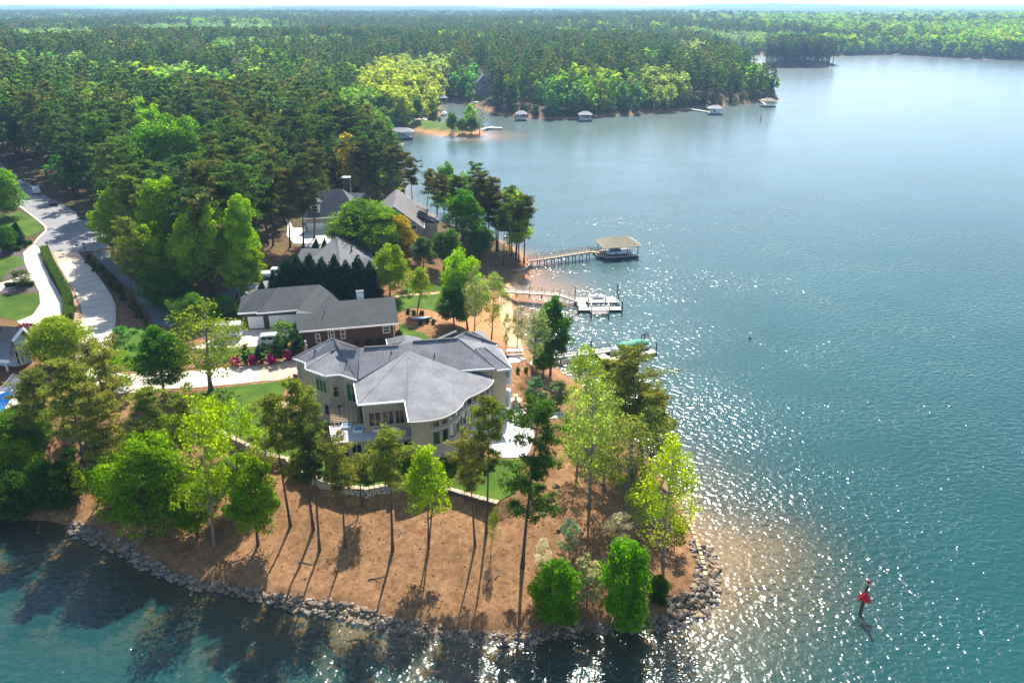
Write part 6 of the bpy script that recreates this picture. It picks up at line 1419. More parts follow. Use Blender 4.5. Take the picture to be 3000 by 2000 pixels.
b1_ = thing('motor_boat', 'white motor boat moored under the tan dock roof', 'boat', tuple(B1(.8, 0, 0))); hull(b1_, B1(.6, 0), 6.6, 2.2, ang1, .25, M['gel']); mb = MB(); p = B1(-.6, 0, 0); mb.box(p.x, p.y, 1.25, 2.4, 1.8, .45, ang1); mb.build('cover', M['blue'], b1_)
# --- dock 2: pale ramp with open slip and lift
D2 = thing('open_dock', 'pale wooden dock with railed ramp and open boat lift', 'dock', tuple(V(1750, 890, 0)))
a_, m_, b_ = V(1470, 852, 1.6), V(1640, 862, 1.9), V(1694, 880, .7)
for p, q, zp_, zq in ((a_, m_, 1.7, 1.9), (m_, b_, 1.9, .65)):
    d = (q - p).normalized(); s_ = Vector((-d.y, d.x, 0)).normalized(); L = (q - p).length; n_ = int(L / .3); me_ = MB(); me_.box(0, 0, 0, .28, 1.6, .06); me_ = me_.mesh('plank', M['deck_pale'])
    for i in range(n_):
        t = (i + .5) / n_; c = p.lerp(q, t); o = link('plank', me_, D2); o.location = Vector((c.x, c.y, zp_ + (zq - zp_) * t)) - parent_loc(D2); o.rotation_euler.z = math.atan2(d.y, d.x)
    for sg in (-1, 1):
        mb = MB(); mb.bar(Vector(dz_(p + s_ * sg * .7, zp_ - .14)), Vector(dz_(q + s_ * sg * .7, zq - .14)), .1, .22); mb.build('stringer', M['deck'], D2); rails(D2, p + s_ * sg * .76, q + s_ * sg * .76, zp_, zq, 1.0, M['deck'], int(L / 1.4), 4)
for x, y in ((1515, 862), (1552, 866), (1588, 872), (1622, 876)):
    p = V(x, y, 0); 
    for dy in (-.7, .7): pile(D2, (p.x, p.y + dy + 1), 1.7, .11, mat='deck_brown')
ang2 = .02; dc = V(1750, 895, .4); B2 = local(dc, ang2)
for (x0, x1, y0, y1) in ((-4.0, 4.4, 2.0, 4.4), (-4.0, 4.4, -2.6, -1.0), (-4.0, -2.2, -1.0, 2.0)):
    mb = MB(); mb.prism([xy(B2(x0, y0)), xy(B2(x1, y0)), xy(B2(x1, y1)), xy(B2(x0, y1))], -.25, .42); mb.build('float', M['float'], D2)
    if x1 - x0 > y1 - y0: decking(D2, B2(x0, (y0 + y1) / 2), B2(x1, (y0 + y1) / 2), y1 - y0, .46, M['deck_pale'])
    else: decking(D2, B2((x0 + x1) / 2, y0), B2((x0 + x1) / 2, y1), x1 - x0, .46, M['deck_pale'])
for x, y, z in ((-4.15, 3.6, 3.0), (4.55, 4.2, 3.4), (4.55, 2.0, 2.2), (4.55, -2.7, 2.3), (-4.15, -2.7, 1.5)): pile(D2, B2(x, y), z, .13)
lf = thing('boat_lift', 'wooden frame boat lift hanging off the pale dock', 'boat lift', tuple(B2(0, -2, 0)))
for x in (-1.7, 1.7):
    for y in (-4.6, 1.0): p = B2(x, y); mb = MB(); mb.box(p.x, p.y, .3, .18, .18, 3.6); mb.build('post', M['deck_brown'], lf)
    mb = MB(); mb.bar(B2(x, -4.8, 2.05), B2(x, 1.2, 2.05), .2, .2); mb.build('beam', M['deck'], lf)
for y in (-4.4, -3.6, -2.9): mb = MB(); mb.bar(B2(-1.8, y, .5), B2(1.8, y, .5), .22, .12); mb.build('cradle', M['deck_pale'], lf)
for y in (.0, 1.0): mb = MB(); mb.bar(B2(-1.9, y, 1.1), B2(4.4, y, 1.1), .3, .2); mb.build('bunk', M['metal'], lf)
js = thing('jet_ski', 'white covered jet ski resting on the pale dock', 'jet ski', tuple(B2(.3, 3.4, .5))); hull(js, B2(.3, 3.6), 2.9, 1.05, ang2 + PI, .78, M['gel'], .4); mb = MB(); p = B2(.2, 3.6, 0); mb.loft([[(p.x + x * .9, p.y + math.cos(q) * w_ * .35, 1.2 + math.sin(q) * h_) for q in [PI * 2 * i / 8 for i in range(8)]] for x, w_, h_ in ((-1.0, .6, .12), (-.3, .9, .3), (.3, .9, .42), (.8, .5, .18))]); mb.build('seat', M['gel'], js, True)
# --- dock 3: white walkway and the green covered boat
D3 = thing('floating_dock', 'white floating dock with railed gangway beside the green covered boat', 'dock', tuple(V(1770, 1030, 0)))
p, q = V(1622, 1044, 1.2), V(1790, 1022, .6); d = (q - p).normalized(); s_ = Vector((-d.y, d.x, 0)).normalized(); L = (q - p).length; n_ = int(L / .3); me_ = MB(); me_.box(0, 0, 0, .28, 1.5, .06); me_ = me_.mesh('plank', M['deck_pale'])
for i in range(n_):
    t = (i + .5) / n_; c = p.lerp(q, t); o = link('plank', me_, D3); o.location = Vector((c.x, c.y, 1.2 - .7 * t)) - parent_loc(D3); o.rotation_euler.z = math.atan2(d.y, d.x)
for sg in (-1, 1):
    mb = MB(); mb.bar(Vector(dz_(p + s_ * sg * .66, 1.05)), Vector(dz_(q + s_ * sg * .66, .36)), .1, .2); mb.build('stringer', M['deck_pale'], D3); rails(D3, p + s_ * sg * .72, q + s_ * sg * .72, 1.2, .5, .95, M['black'], 8, 2)
for t in (.12, .35, .58): pile(D3, p.lerp(q, t), 1.0, .1)
ang3 = math.atan2(d.y, d.x); fc = V(1838, 1030, .4); B3 = local(fc, ang3)
for (x0, x1, y0, y1) in ((-4.6, 4.6, -2.3, -1.1), (-5.6, -4.0, -1.1, 2.8), (-4.0, -2.2, 1.4, 2.8)):
    mb = MB(); mb.prism([xy(B3(x0, y0)), xy(B3(x1, y0)), xy(B3(x1, y1)), xy(B3(x0, y1))], -.25, .40); mb.build('float', M['float'], D3)
    if x1 - x0 > y1 - y0: decking(D3, B3(x0, (y0 + y1) / 2), B3(x1, (y0 + y1) / 2), y1 - y0, .44, M['deck_pale'])
    else: decking(D3, B3((x0 + x1) / 2, y0), B3((x0 + x1) / 2, y1), x1 - x0, .44, M['deck_pale'])
for x, y, z in ((-5.7, 2.7, 2.4), (4.8, -1.6, 2.0), (4.8, 2.2, 2.6), (1.5, 2.4, 1.4)): pile(D3, B3(x, y), z, .13)
gb_ = thing('covered_boat', 'white speedboat under a bright green cover with black tower', 'boat', tuple(B3(1.0, .6, 0))); hull(gb_, B3(.7, .6), 7.6, 2.4, ang3 + PI, .35, M['gel'], .85)
mb = MB(); rings = []
for x, w_, h_ in ((-2.3, .15, .1), (-1.9, .95, .55), (-1.0, 1.12, .82), (.3, 1.14, .75), (1.6, 1.12, .92), (2.9, 1.08, .70), (3.9, .95, .25)):
    rings.append([B3(x + .5, .6 + math.cos(a) * w_, 1.16 + (math.sin(a) * h_ if math.sin(a) > 0 else math.sin(a) * .08)) for a in [2 * PI * i / 14 for i in range(14)]])
mb.loft(rings); mb.build('cover', M['green_canvas'], gb_, True)
mb = MB(); mb.tube([B3(3.0, .6, 2.2), B3(3.3, .6, 2.8), B3(3.8, .6, 3.1), B3(4.2, .6, 2.9), B3(4.5, .6, 2.3)], .09, 8); mb.build('tower', M['black'], gb_, True)
# picnic table on the bank
pt = G(1508, 1040); pc = thing('picnic_table', 'white picnic table with benches beside the walkway', 'picnic table', tuple(pt)); Bp = local(pt, .12)
mb = MB(); p = Bp(0, 0); mb.box(p.x, p.y, pt.z + .86, 2.6, .85, .06, .12); mb.build('tabletop', M['concrete_white'], pc)
for y in (-.75, .75): mb = MB(); p = Bp(0, y); mb.box(p.x, p.y, pt.z + .5, 2.6, .3, .06, .12); mb.build('bench', M['concrete_white'], pc)
for x in (-.9, .9):
    for sg in (-1, 1): mb = MB(); mb.bar(Bp(x, sg * .7, pt.z - .03), Bp(x, sg * .2, pt.z + .83), .08, .1); mb.build('leg', M['metal'], pc)
    mb = MB(); mb.bar(Bp(x, -.8, pt.z + .44), Bp(x, .8, pt.z + .44), .07, .09); mb.build('brace', M['metal'], pc)
# red day marker and white buoy
mk = V(2518, 1796, 0); rm = thing('channel_marker', 'red triangular channel marker on a dark pile in open water', 'marker', tuple(mk))
hh = VY(2537, 1700, mk.y).z; mb = MB(); mb.tube([(mk.x, mk.y, -4), (mk.x + .15, mk.y, hh - .5)], .16, 10); mb.build('pile', M['pile'], rm)
tz = VY(2530, 1745, mk.y).z; cx_ = mk.x + .12
for sg_ in (1, -1):
    ang_ = -.42; d = Vector((math.cos(ang_), math.sin(ang_), 0)) * .66; nn = Vector((-d.y, d.x, 0)).normalized()
    c = Vector((cx_, mk.y, 0)) - nn * .2 * sg_; mb = MB(); mb.slab([c - d + Vector((0, 0, tz - .55)), c + d + Vector((0, 0, tz - .55)), c + Vector((0, 0, tz + .65))], .05, nn); mb.build('dayboard', M['red'], rm)
mb = MB(); mb.tube([(mk.x + .15, mk.y, hh - .55), (mk.x + .16, mk.y, hh - .2)], .05, 8); mb.build('lamp_stem', M['black'], rm); mb = MB(); mb.tube([(mk.x + .16, mk.y, hh - .28), (mk.x + .16, mk.y, hh - .02), (mk.x + .16, mk.y, hh + .08)], [.14, .14, .06], 10); mb.build('lamp', M['red'], rm)
bu = V(2197, 988, 0); by = thing('buoy', 'small white buoy floating in open water', 'buoy', tuple(bu)); mb = MB(); mb.tube([bu + Vector((0, 0, -.5)), bu + Vector((0, 0, .9)), bu + Vector((0, 0, 1.0))], [.22, .22, .1], 10); mb.build('float', M['white'], by, True); mb = MB(); mb.tube([bu + Vector((0, 0, .98)), bu + Vector((0, 0, 1.25))], .06, 8); mb.build('cap', M['black'], by)
bu = V(2228, 353, 0); by = thing('buoy', 'dark tiny channel post off the far peninsula tip', 'buoy', tuple(bu)); mb = MB(); mb.tube([bu + Vector((0, 0, -1)), bu + Vector((0, 0, 2.2))], .25, 8); mb.build('post', M['pile'], by); mb = MB(); mb.tube([bu + Vector((0, 0, 2.2)), bu + Vector((0, 0, 2.6))], [.3, .05], 8); mb.build('cap', M['red'], by)
# --- far boathouses
def far_dock(label, px, py, L, W, ang, roofm, shore_px=None, boat=True, ht=3.2, rise=1.6):
    c = V(px, py, 0); t = thing('boathouse', label, 'boathouse', tuple(c), group='boathouses along the far shore'); B_ = local(c, ang)
    mb = MB(); mb.prism([xy(B_(-L / 2, -W / 2)), xy(B_(L / 2, -W / 2)), xy(B_(L / 2, W / 2)), xy(B_(-L / 2, W / 2))], -.3, .45); mb.build('float', M['float'], t); mb = MB(); mb.prism([xy(B_(-L / 2 - .1, -W / 2 - .1)), xy(B_(L / 2 + .1, -W / 2 - .1)), xy(B_(L / 2 + .1, -W / 2 + 1.3)), xy(B_(-L / 2 - .1, -W / 2 + 1.3))], .452, .55); mb.build('deck', M['deck'], t)
    if roofm:
        for x in (-L / 2 + .3, 0, L / 2 - .3):
            for y in (-W / 2 + .3, W / 2 - .3): mb = MB(); p = B_(x, y); mb.box(p.x, p.y, ht / 2 + .2, .25, .25, ht, ang); mb.build('post', M['white'] if rise else M['deck_brown'], t)
        r_ = [B_(-L / 2 - .6, -W / 2 - .6, ht + .1), B_(L / 2 + .6, -W / 2 - .6, ht + .1), B_(L / 2 + .6, W / 2 + .6, ht + .1), B_(-L / 2 - .6, W / 2 + .6, ht + .1)]; k = L * .22; g_ = (B_(-k, 0, ht + .1 + max(rise, .05)), B_(k, 0, ht + .1 + max(rise, .05)))
        roof_build(t, [[r_[0], r_[1], g_[1], g_[0]], [r_[1], r_[2], g_[1]], [r_[2], r_[3], g_[0], g_[1]], [r_[3], r_[0], g_[0]]], roofm, 'roof', .15)
    if boat:
        b_ = thing('motor_boat', 'white boat moored under the ' + ' '.join(label.split()[:9]), 'boat', tuple(c)); hull(b_, c, L * .7, W * .3, ang, .6, M['gel']); mb = MB(); mb.box(c.x, c.y, 1.7, L * .25, W * .22, .5, ang); mb.build('canopy', M['blue'], b_)
    if shore_px:
        s_ = V(*shore_px, 0); mb = MB(); e = B_(0, W / 2); mb.bar(Vector((s_.x, s_.y, .9)), Vector((e.x, e.y, .6)), 1.6, .18); mb.build('gangway', M['deck_pale'], t)
        for k in (.25, .5, .75): p = Vector((s_.x, s_.y, 0)).lerp(Vector((e.x, e.y, 0)), k); pile(t, p, .8, .15)
far_dock('grey metal roofed boathouse nearest in the cove below the spit', 1178, 406, 10, 6.5, .05, M['roof_grey'], (1098, 400))
far_dock('brown roofed boathouse behind the near treetops', 1155, 448, 7, 6, .1, M['roof_brown'], None, False)
far_dock('brown open dock frame right of the spit tip', 1447, 377, 8, 5, .05, None, (1410, 384), False)
far_dock('white roofed boathouse left of two off the peninsula', 1527, 352, 5.2, 4.5, .0, M['roof_pale'], (1525, 342))
far_dock('white roofed boathouse right of two off the peninsula', 1714, 354, 6.2, 4.8, .0, M['roof_pale'], (1700, 346))
far_dock('grey roofed boathouse with long pale walkway near the peninsula tip', 2094, 335, 7.5, 5.5, .0, M['roof_pale'], (2010, 322))
far_dock('pale roofed boathouse outermost at the peninsula tip', 2248, 312, 8, 6.5, .0, M['roof_tan'], (2225, 298), False)
far_dock('small pale boathouse at the back of the cove', 1292, 302, 7, 5, .3, M['roof_pale'], None, False)
far_dock('white roofed slip beside the sandy bank of the cove', 1107, 374, 6, 5, .2, M['roof_pale'], None, False)
for k, (px, py, L_, an, lb) in enumerate(((1394, 308, 7.5, .1, 'white pontoon boat at the cove head lawn'), (1130, 377, 6, .4, 'white boat drawn up by the sandy cove bank, left of two'), (1143, 380, 6, -.2, 'white boat right of two by the sandy cove bank'), (1302, 338, 6, 1.2, 'white boat moored in the cove mouth'), (2145, 159, 9, .1, 'white boat far off in the inlet behind the peninsula'), (2628, 163, 9, .0, 'tiny white boat by the far shore'))):
    c = V(px, py, 0); b_ = thing('motor_boat', lb, 'boat', tuple(c), group='small far boats'); hull(b_, c, L_, L_ * .34, an, .3, M['gel'], .9); mb = MB(); mb.box(c.x, c.y, 1.8, L_ * .4, L_ * .26, .25, an); mb.build('canopy', M['white'], b_)
# ---------------------------------------------------------------- vehicles
def vehicle(name, label, cat, c, ang, paint, L=4.7, W=1.85, Hh=1.7, kind='suv'):
    t = thing(name, label, cat, tuple(c), ang)
    prof = {'suv': [(-.5, .42), (-.49, .95), (-.47, 1.05), (-.40, 1.62), (-.36, 1.70), (.06, 1.70), (.12, 1.66), (.24, 1.12), (.44, .98), (.49, .84), (.5, .42)],
            'van': [(-.5, .40), (-.495, 1.0), (-.48, 1.68), (-.45, 1.78), (.12, 1.76), (.20, 1.66), (.34, 1.12), (.47, .95), (.5, .78), (.5, .40)],
            'car': [(-.5, .40), (-.49, .90), (-.36, .98), (-.22, 1.40), (-.16, 1.45), (.05, 1.45), (.10, 1.40), (.24, .98), (.46, .85), (.5, .70), (.5, .40)],
            'pickup': [(-.5, .45), (-.5, 1.05), (-.12, 1.05), (-.10, 1.70), (-.06, 1.76), (.10, 1.74), (.20, 1.15), (.46, 1.05), (.5, .9), (.5, .45)]}[kind]
    zc = .98; mb = MB(); rings = []; zs_ = [p for p in prof if p[1] > zc + .08][0][1]; fy = lambda z: 1 - .17 * min(1, max(0, (z - zc - .05) / (zs_ - zc - .05)))
    for s_, k in ((-1, .93), (-.96, 1), (.96, 1), (1, .93)):
        rings.append([(x * L * (k if k < 1 else 1) , s_ * W / 2 * fy(z), z * Hh / 1.7) for x, z in prof])
    mb.loft(rings); body = mb.build('body', paint, t, world=False)
    # glass band on both sides, front and rear
    top = [p for p in prof if p[1] > zc + .08]; x0, x1 = top[0][0] * L, top[-1][0] * L; zt = max(p[1] for p in prof) * Hh / 1.7; zb = (zc + .12) * Hh / 1.7
    for s_ in (-1, 1):
        n_ = 3 if kind in ('suv', 'van') else 2
        for k in range(n_):
            xa = x0 * .94 + (x1 - x0) * .93 * k / n_ + .05; xb = x0 * .94 + (x1 - x0) * .93 * (k + 1) / n_ - .05
            y = s_ * (W / 2 * fy((zt - .14) * 1.7 / Hh) + .015); y2 = s_ * (W / 2 * fy(zb * 1.7 / Hh) + .015)
            mb = MB(); mb.slab([(xa, y2, zb), (xb + (.25 if k == n_ - 1 else 0), y2, zb), (xb, y, zt - .14), (xa + (.08 if k == 0 else 0), y, zt - .14)], .02, (0, s_, 0)); mb.build('side_window', M['glass'], t, world=False)
    for xs in (-1, 1):
        i = 0 if xs < 0 else -1; pa, pb = top[i], (top[1] if xs < 0 else top[-2])
        pa = (x0 * 1.0, zb) if xs < 0 else (x1 * 1.0 + (0), zb)
        lo = (prof[2] if xs < 0 else [p for p in prof if p[0] > 0 and p[1] > zc][-1])
        a_ = Vector((lo[0] * L + xs * .03, 0, lo[1] * Hh / 1.7 + .06)); b_ = Vector((pb[0] * L + xs * .05, 0, zt - .1)); w_ = W * .38
        mb = MB(); mb.slab([a_ + Vector((0, -w_, 0)), a_ + Vector((0, w_, 0)), b_ + Vector((0, w_ * .9, 0)), b_ + Vector((0, -w_ * .9, 0))], .02, (xs, 0, .3)); mb.build('windscreen' if xs > 0 else 'rear_window', M['glass'], t, world=False)
    for x in (-.31 * L, .31 * L):
        for s_ in (-1, 1):
            mb = MB(); mb.tube([(x, s_ * (W / 2 - .2), .34), (x, s_ * (W / 2 + .015), .34)], .34, 14); wh = mb.build('wheel', M['tyre'], t, world=False); mb = MB(); mb.tube([(x, s_ * (W / 2 + .01), .34), (x, s_ * (W / 2 + .03), .34)], .2, 10); mb.build('rim', M['metal'], wh, world=False)
    for s_ in (-1, 1):
        mb = MB(); mb.box(L * .485, s_ * W * .36, .78, .12, .36, .14); mb.build('headlight', M['glass_sky'], t, world=False)
        mb = MB(); mb.box(-L * .488, s_ * W * .42, .95, .1, .16, .3); mb.build('tail_light', M['red'], t, world=False)
    if kind in ('suv', 'van'):
        for s_ in (-1, 1): mb = MB(); mb.bar((x0 * .8, s_ * W * .36, zt + .05), (x1 * .35, s_ * W * .36, zt + .05), .05, .05); mb.build('roof_rail', M['metal'], t, world=False)
    return t
vehicle('parked_car', 'white sport utility car on the brick house driveway behind magnolias', 'car', G(802, 1006), .18, M['car_white'])
vehicle('parked_van', 'white minivan parked on the shaded road at the upper left', 'van', G(107, 565), -.95 + PI, M['car_white'], 5.0, 1.95, 1.75, 'van')
vehicle('parked_car', 'dark car in shadow below the white minivan on the road', 'car', G(156, 600), -.95 + PI, M['car_dark'], 4.6, 1.8, 1.5, 'car')
vehicle('parked_car', 'dark vehicle half hidden by the tree at the turning circle', 'car', G(256, 640), -.4, M['car_dark'], 4.6, 1.85, 1.6, 'suv')
vehicle('pickup_truck', 'white pickup glimpsed left of the cypress hedge', 'pickup', G(806, 812), .1, M['car_white'], 5.4, 1.95, 1.85, 'pickup')
tr_c = G(672, 990); tr_ = thing('cargo_trailer', 'white box trailer parked on the brick house driveway', 'trailer', tuple(tr_c), .12)
mb = MB(); mb.loft([[(x, y, z) for y, z in ((-1.05 * k, .55), (1.05 * k, .55), (1.05 * k, 2.5 - (1 - k)), (.95 * k, 2.62 - (1 - k)), (-.95 * k, 2.62 - (1 - k)), (-1.05 * k, 2.5 - (1 - k)))] for x, k in ((-2.1, .93), (-2.0, 1), (1.9, 1), (2.05, .93))]); mb.build('body', M['car_white'], tr_, world=False)
for s_ in (-1, 1):
    mb = MB(); mb.tube([(1.1, s_ * .95, .36), (1.1, s_ * 1.14, .36)], .36, 14); wh = mb.build('wheel', M['tyre'], tr_, world=False); mb = MB(); mb.tube([(1.1, s_ * 1.14, .36), (1.1, s_ * 1.155, .36)], .2, 10); mb.build('rim', M['metal'], wh, world=False)
    mb = MB(); mb.box(1.1, s_ * 1.12, .78, .95, .12, .08); mb.build('fender', M['black'], tr_, world=False)
mb = MB(); mb.bar((-2.0, .7, .5), (-3.3, 0, .5), .1, .1); mb.bar((-2.0, -.7, .5), (-3.3, 0, .5), .1, .1); mb.build('hitch', M['black'], tr_, world=False); mb = MB(); mb.box(-3.25, 0, .2, .1, .1, .6); mb.build('jack', M['metal'], tr_, world=False)
# wooden pile by the road
wp_ = G(55, 540); wd = thing('lumber_pile', 'low tan pile of boards at the end of the shaded road', 'lumber', tuple(wp_), -.2)
for k in range(7): mb = MB(); mb.box(rt.uniform(-.2, .2), -.9 + (k % 4) * .5, .2 + (k // 4) * .28, 4.2, .42, .25); mb.build('board', M['pergola'], wd, world=False)
# mailboxes
for k, (x, y, lb) in enumerate(((141, 728, 'black mailbox on a post at the top of the hedge'), (228, 735, 'black mailbox left of two by the driveway apron'), (249, 731, 'black mailbox right of two by the driveway apron'))):
    p = G(x, y); mbx = thing('mailbox', lb, 'mailbox', tuple(p), .2 * k, 'mailboxes at the turning circle'); mb = MB(); mb.box(0, 0, .55, .16, .16, 1.25); mb.build('post', M['black'] if k != 1 else M['concrete'], mbx, world=False)
    mb = MB(); mb.loft([[(x_, math.cos(a) * .16, 1.28 + (math.sin(a) * .2 if math.sin(a) > 0 else math.sin(a) * .12)) for a in [2 * PI * i / 12 for i in range(12)]] for x_ in (-.32, .32)]); mb.build('box', M['black'], mbx, world=False)
# drum by tan garage
p = G(902, 668); dr = thing('blue_bin', 'round blue bin before the white garage of the tan house', 'bin', tuple(p)); mb = MB(); mb.tube([(p.x, p.y, p.z - .05), (p.x, p.y, p.z + 1.3), (p.x, p.y, p.z + 1.6)], [.75, .82, .45], 14); mb.build('body', M['blue'], dr, True); mb = MB(); mb.tube([(p.x, p.y, p.z + 1.55), (p.x, p.y, p.z + 1.66)], .5, 14); mb.build('lid', M['blue'], dr)
# kayak and bench in the round bed
p = G(1238, 938); ky = thing('kayak', 'light blue kayak lying in the mulch bed by the lawn', 'kayak', tuple(p)); hull(ky, (p.x, p.y), 3.4, .75, .05, p.z + .3, M['siding_blue'], .2); mb = MB(); mb.box(p.x - .2, p.y, p.z + .5, .9, .4, .06, .05); mb.build('seat', M['black'], ky)
# post lanterns, stone fountain and boulders near the patio
for x, y, lb in ((893, 1044, 'cream globe lamp on a post at the left wing'),):
    p = V(x, y, 5.5); p = Vector((p.x, p.y + 1, 5.2)); lp = thing('post_lamp', lb, 'lamp', tuple(p)); mb = MB(); mb.box(p.x, p.y, p.z + .9, .5, .5, 1.9); mb.build('pillar', M['stone'], lp); mb = MB(); mb.tube([(p.x, p.y, p.z + 1.85), (p.x, p.y, p.z + 2.2), (p.x, p.y, p.z + 2.5), (p.x, p.y, p.z + 2.6)], [.1, .24, .2, .05], 10); mb.build('globe', M['trim'], lp, True)
ROCKS = []
def rock_mesh(seed, sub=2):
    rs = random.Random(seed); bmv = []; import bmesh
    bm = bmesh.new(); bmesh.ops.create_icosphere(bm, subdivisions=sub, radius=.5)
    cuts = [(Vector((rs.gauss(0, 1), rs.gauss(0, 1), rs.gauss(0, 1))).normalized(), rs.uniform(.26, .42)) for _ in range(9)]
    for v in bm.verts:
        p = v.co.copy()
        for nn, dd_ in cuts:
            e = p.dot(nn)
            if e > dd_: p -= nn * (e - dd_)
        v.co = p * rs.uniform(.97, 1.03)
    me = bpy.data.meshes.new('rock'); bm.to_mesh(me); bm.free(); me.materials.append(M['rock']); return me
RM = [rock_mesh(300 + i) for i in range(8)]
def rock(parent, p, s_, name='rock', me=None):
    o = link(name, me or rt.choice(RM), parent); o.location = Vector(p) - (parent_loc(parent) if parent else Vector()); o.scale = (s_ * rt.uniform(.9, 1.5), s_ * rt.uniform(.75, 1.1), s_ * rt.uniform(.55, .85)); o.rotation_euler = (rt.uniform(-.4, .4), rt.uniform(-.4, .4), rt.uniform(0, 6.28)); return o
# riprap bank: rocks one by one along the front shore
RB = thing('riprap_bank', 'bank of loose grey and tan rocks along the front shoreline', 'rocks', tuple(V(1156, 1834, 0)))
sp = [Vector((x, y, 0)) for x, y in shore[9:35]]; acc = [0]
for a_, b_ in zip(sp, sp[1:]): acc.append(acc[-1] + (b_ - a_).length)
def on_shore(s_):
    for i in range(len(sp) - 1):
        if s_ <= acc[i + 1]: return sp[i].lerp(sp[i + 1], (s_ - acc[i]) / (acc[i + 1] - acc[i])), (sp[i + 1] - sp[i]).normalized()
    return sp[-1], (sp[-1] - sp[-2]).normalized()
cand = []
rs_ = random.Random(12)
smax = acc[-1]
for s_ in np.arange(0, smax, .155):
    for row in range(4):
        p, d = on_shore(s_ + rs_.uniform(-.1, .1)); nn = Vector((-d.y, d.x, 0)); wid = (1.2 + .4 * math.sin(s_ * .21) ) if s_ < smax - 14 else 2.7
        o_ = -.55 + row * wid / 4 + rs_.uniform(-.25, .35); q = p + nn * o_; sz = rs_.choice([.2, .26, .32, .38, .46, .58, .72]) * (1.25 if s_ > smax - 16 else 1)
        if rs_.random() < .80: cand.append((q.x, q.y, sz))
cx_ = np.array([c[0] for c in cand]); cyy = np.array([c[1] for c in cand]); chz = height(cx_, cyy)[0]
szs = np.array([c[2] for c in cand]); big = set(np.argsort(-szs / np.hypot(cx_, cyy))[:300].tolist())
LV, LF = [], []; off = parent_loc(RB)
RSM = [rock_mesh(340 + i, 1) for i in range(5)]; RSV = [np.array([v.co[:] for v in m_.vertices]) for m_ in RSM]; RSF = [np.array([p.vertices[:] for p in m_.polygons]) for m_ in RSM]
nv = 0
for i, (x, y, s_) in enumerate(cand):
    z = max(chz[i], -.15) + s_ * .13
    if i in big: rock(RB, (x, y, z), s_)
    else:
        k = rs_.randrange(5); a_ = rs_.uniform(0, 6.28); v = RSV[k] * np.array([s_ * rs_.uniform(.9, 1.4), s_ * rs_.uniform(.8, 1.1), s_ * .75]); c_, n_ = math.cos(a_), math.sin(a_)
        v = np.stack([v[:, 0] * c_ - v[:, 1] * n_ + x - off.x, v[:, 0] * n_ + v[:, 1] * c_ + y - off.y, v[:, 2] + z - off.z], 1); LV.append(v); LF.append(RSF[k] + nv); nv += len(v)
m, n, b = newmat('rubble'); t = noise_tex(n, .9, 2, .5); t2 = noise_tex(n, 5, 4, .7); kq = mth(n, 'ADD', mth(n, 'MULTIPLY', t.outputs['Fac'], .6), mth(n, 'MULTIPLY', t2.outputs['Fac'], .4)); r = ramp(n, kq, [(.32, (.055, .046, .037)), (.5, (.19, .158, .12)), (.7, (.42, .345, .255))]); n.links.new(r.outputs[0], b.inputs['Base Color']); b.inputs['Roughness'].default_value = .8
o = link('rubble', mesh_np('rubble', np.concatenate(LV), np.concatenate(LF), 3, [m]), RB); o['kind'] = 'stuff'
# curved stone edging on the right shore
ed = [V(x, y, .9) for x, y in ((2000, 1500), (2030, 1552), (2048, 1600), (2062, 1650), (2068, 1682))]
SE = thing('shore_edging', 'pale curved stone edging along the right shore', 'edging', tuple(ed[2])); bme = MB(); bme.box(0, 0, 0, .55, .42, .45); bme = bme.mesh('stone', M['cap'])
for a_, b_ in zip(ed, ed[1:]):
    n_ = max(1, int((b_ - a_).length / .58)); d = b_ - a_
    for i in range(n_):
        p = a_.lerp(b_, (i + .5) / n_); o = link('stone', bme, SE); o.location = Vector((p.x, p.y, hz(p.x, p.y) + .12)) - parent_loc(SE); o.rotation_euler.z = math.atan2(d.y, d.x) + rt.uniform(-.08, .08); o.scale = (rt.uniform(.9, 1.05), rt.uniform(.9, 1.2), rt.uniform(.85, 1.2))
# seawall on the dock point
sw = [V(x, y, .8) for x, y in ((1490, 794), (1530, 794), (1546, 783), (1556, 770))]; SW = thing('seawall', 'low timber seawall at the foot of the long dock ramp', 'wall', tuple(sw[1]))
for a_, b_ in zip(sw, sw[1:]):
    mb = MB(); mb.bar(Vector((a_.x, a_.y, .35)), Vector((b_.x, b_.y, .35)), .25, 1.3); mb.build('board', M['deck_brown'], SW); mb = MB(); mb.bar(Vector((a_.x, a_.y, 1.05)), Vector((b_.x, b_.y, 1.05)), .4, .1); mb.build('cap', M['deck'], SW)
# retaining wall: coursed stones with capping slabs
RW = thing('stone_wall', 'curved dry stone retaining wall with tan capstones below the lawn', 'wall', tuple(wall_line[8])); off = parent_loc(RW)
SM = []
for k in range(5):
    mb = MB(); j = lambda a: a * rt.uniform(.86, 1.08); mb.add([(x * j(1), y * j(1), z * j(1)) for x in (-.5, .5) for y in (-.5, .5) for z in (-.5, .5)], [(0, 1, 3, 2), (4, 6, 7, 5), (0, 4, 5, 1), (2, 3, 7, 6), (0, 2, 6, 4), (1, 5, 7, 3)]); SM.append(mb.mesh('stone', M['stone']))
CM = []
for k in range(4):
    mb = MB(); j = lambda a: a * rt.uniform(.88, 1.08); mb.add([(x * j(1), y * j(1), z * j(1)) for x in (-.5, .5) for y in (-.5, .5) for z in (-.5, .5)], [(0, 1, 3, 2), (4, 6, 7, 5), (0, 4, 5, 1), (2, 3, 7, 6), (0, 2, 6, 4), (1, 5, 7, 3)]); CM.append(mb.mesh('capstone', M['cap']))
wl_ = []
for a_, b_ in zip(wall_line, wall_line[1:]):
    n_ = max(1, int((b_ - a_).length / .5)); wl_ += [(a_.lerp(b_, i / n_), (b_ - a_).normalized()) for i in range(n_)]
core = MB(); rings = []
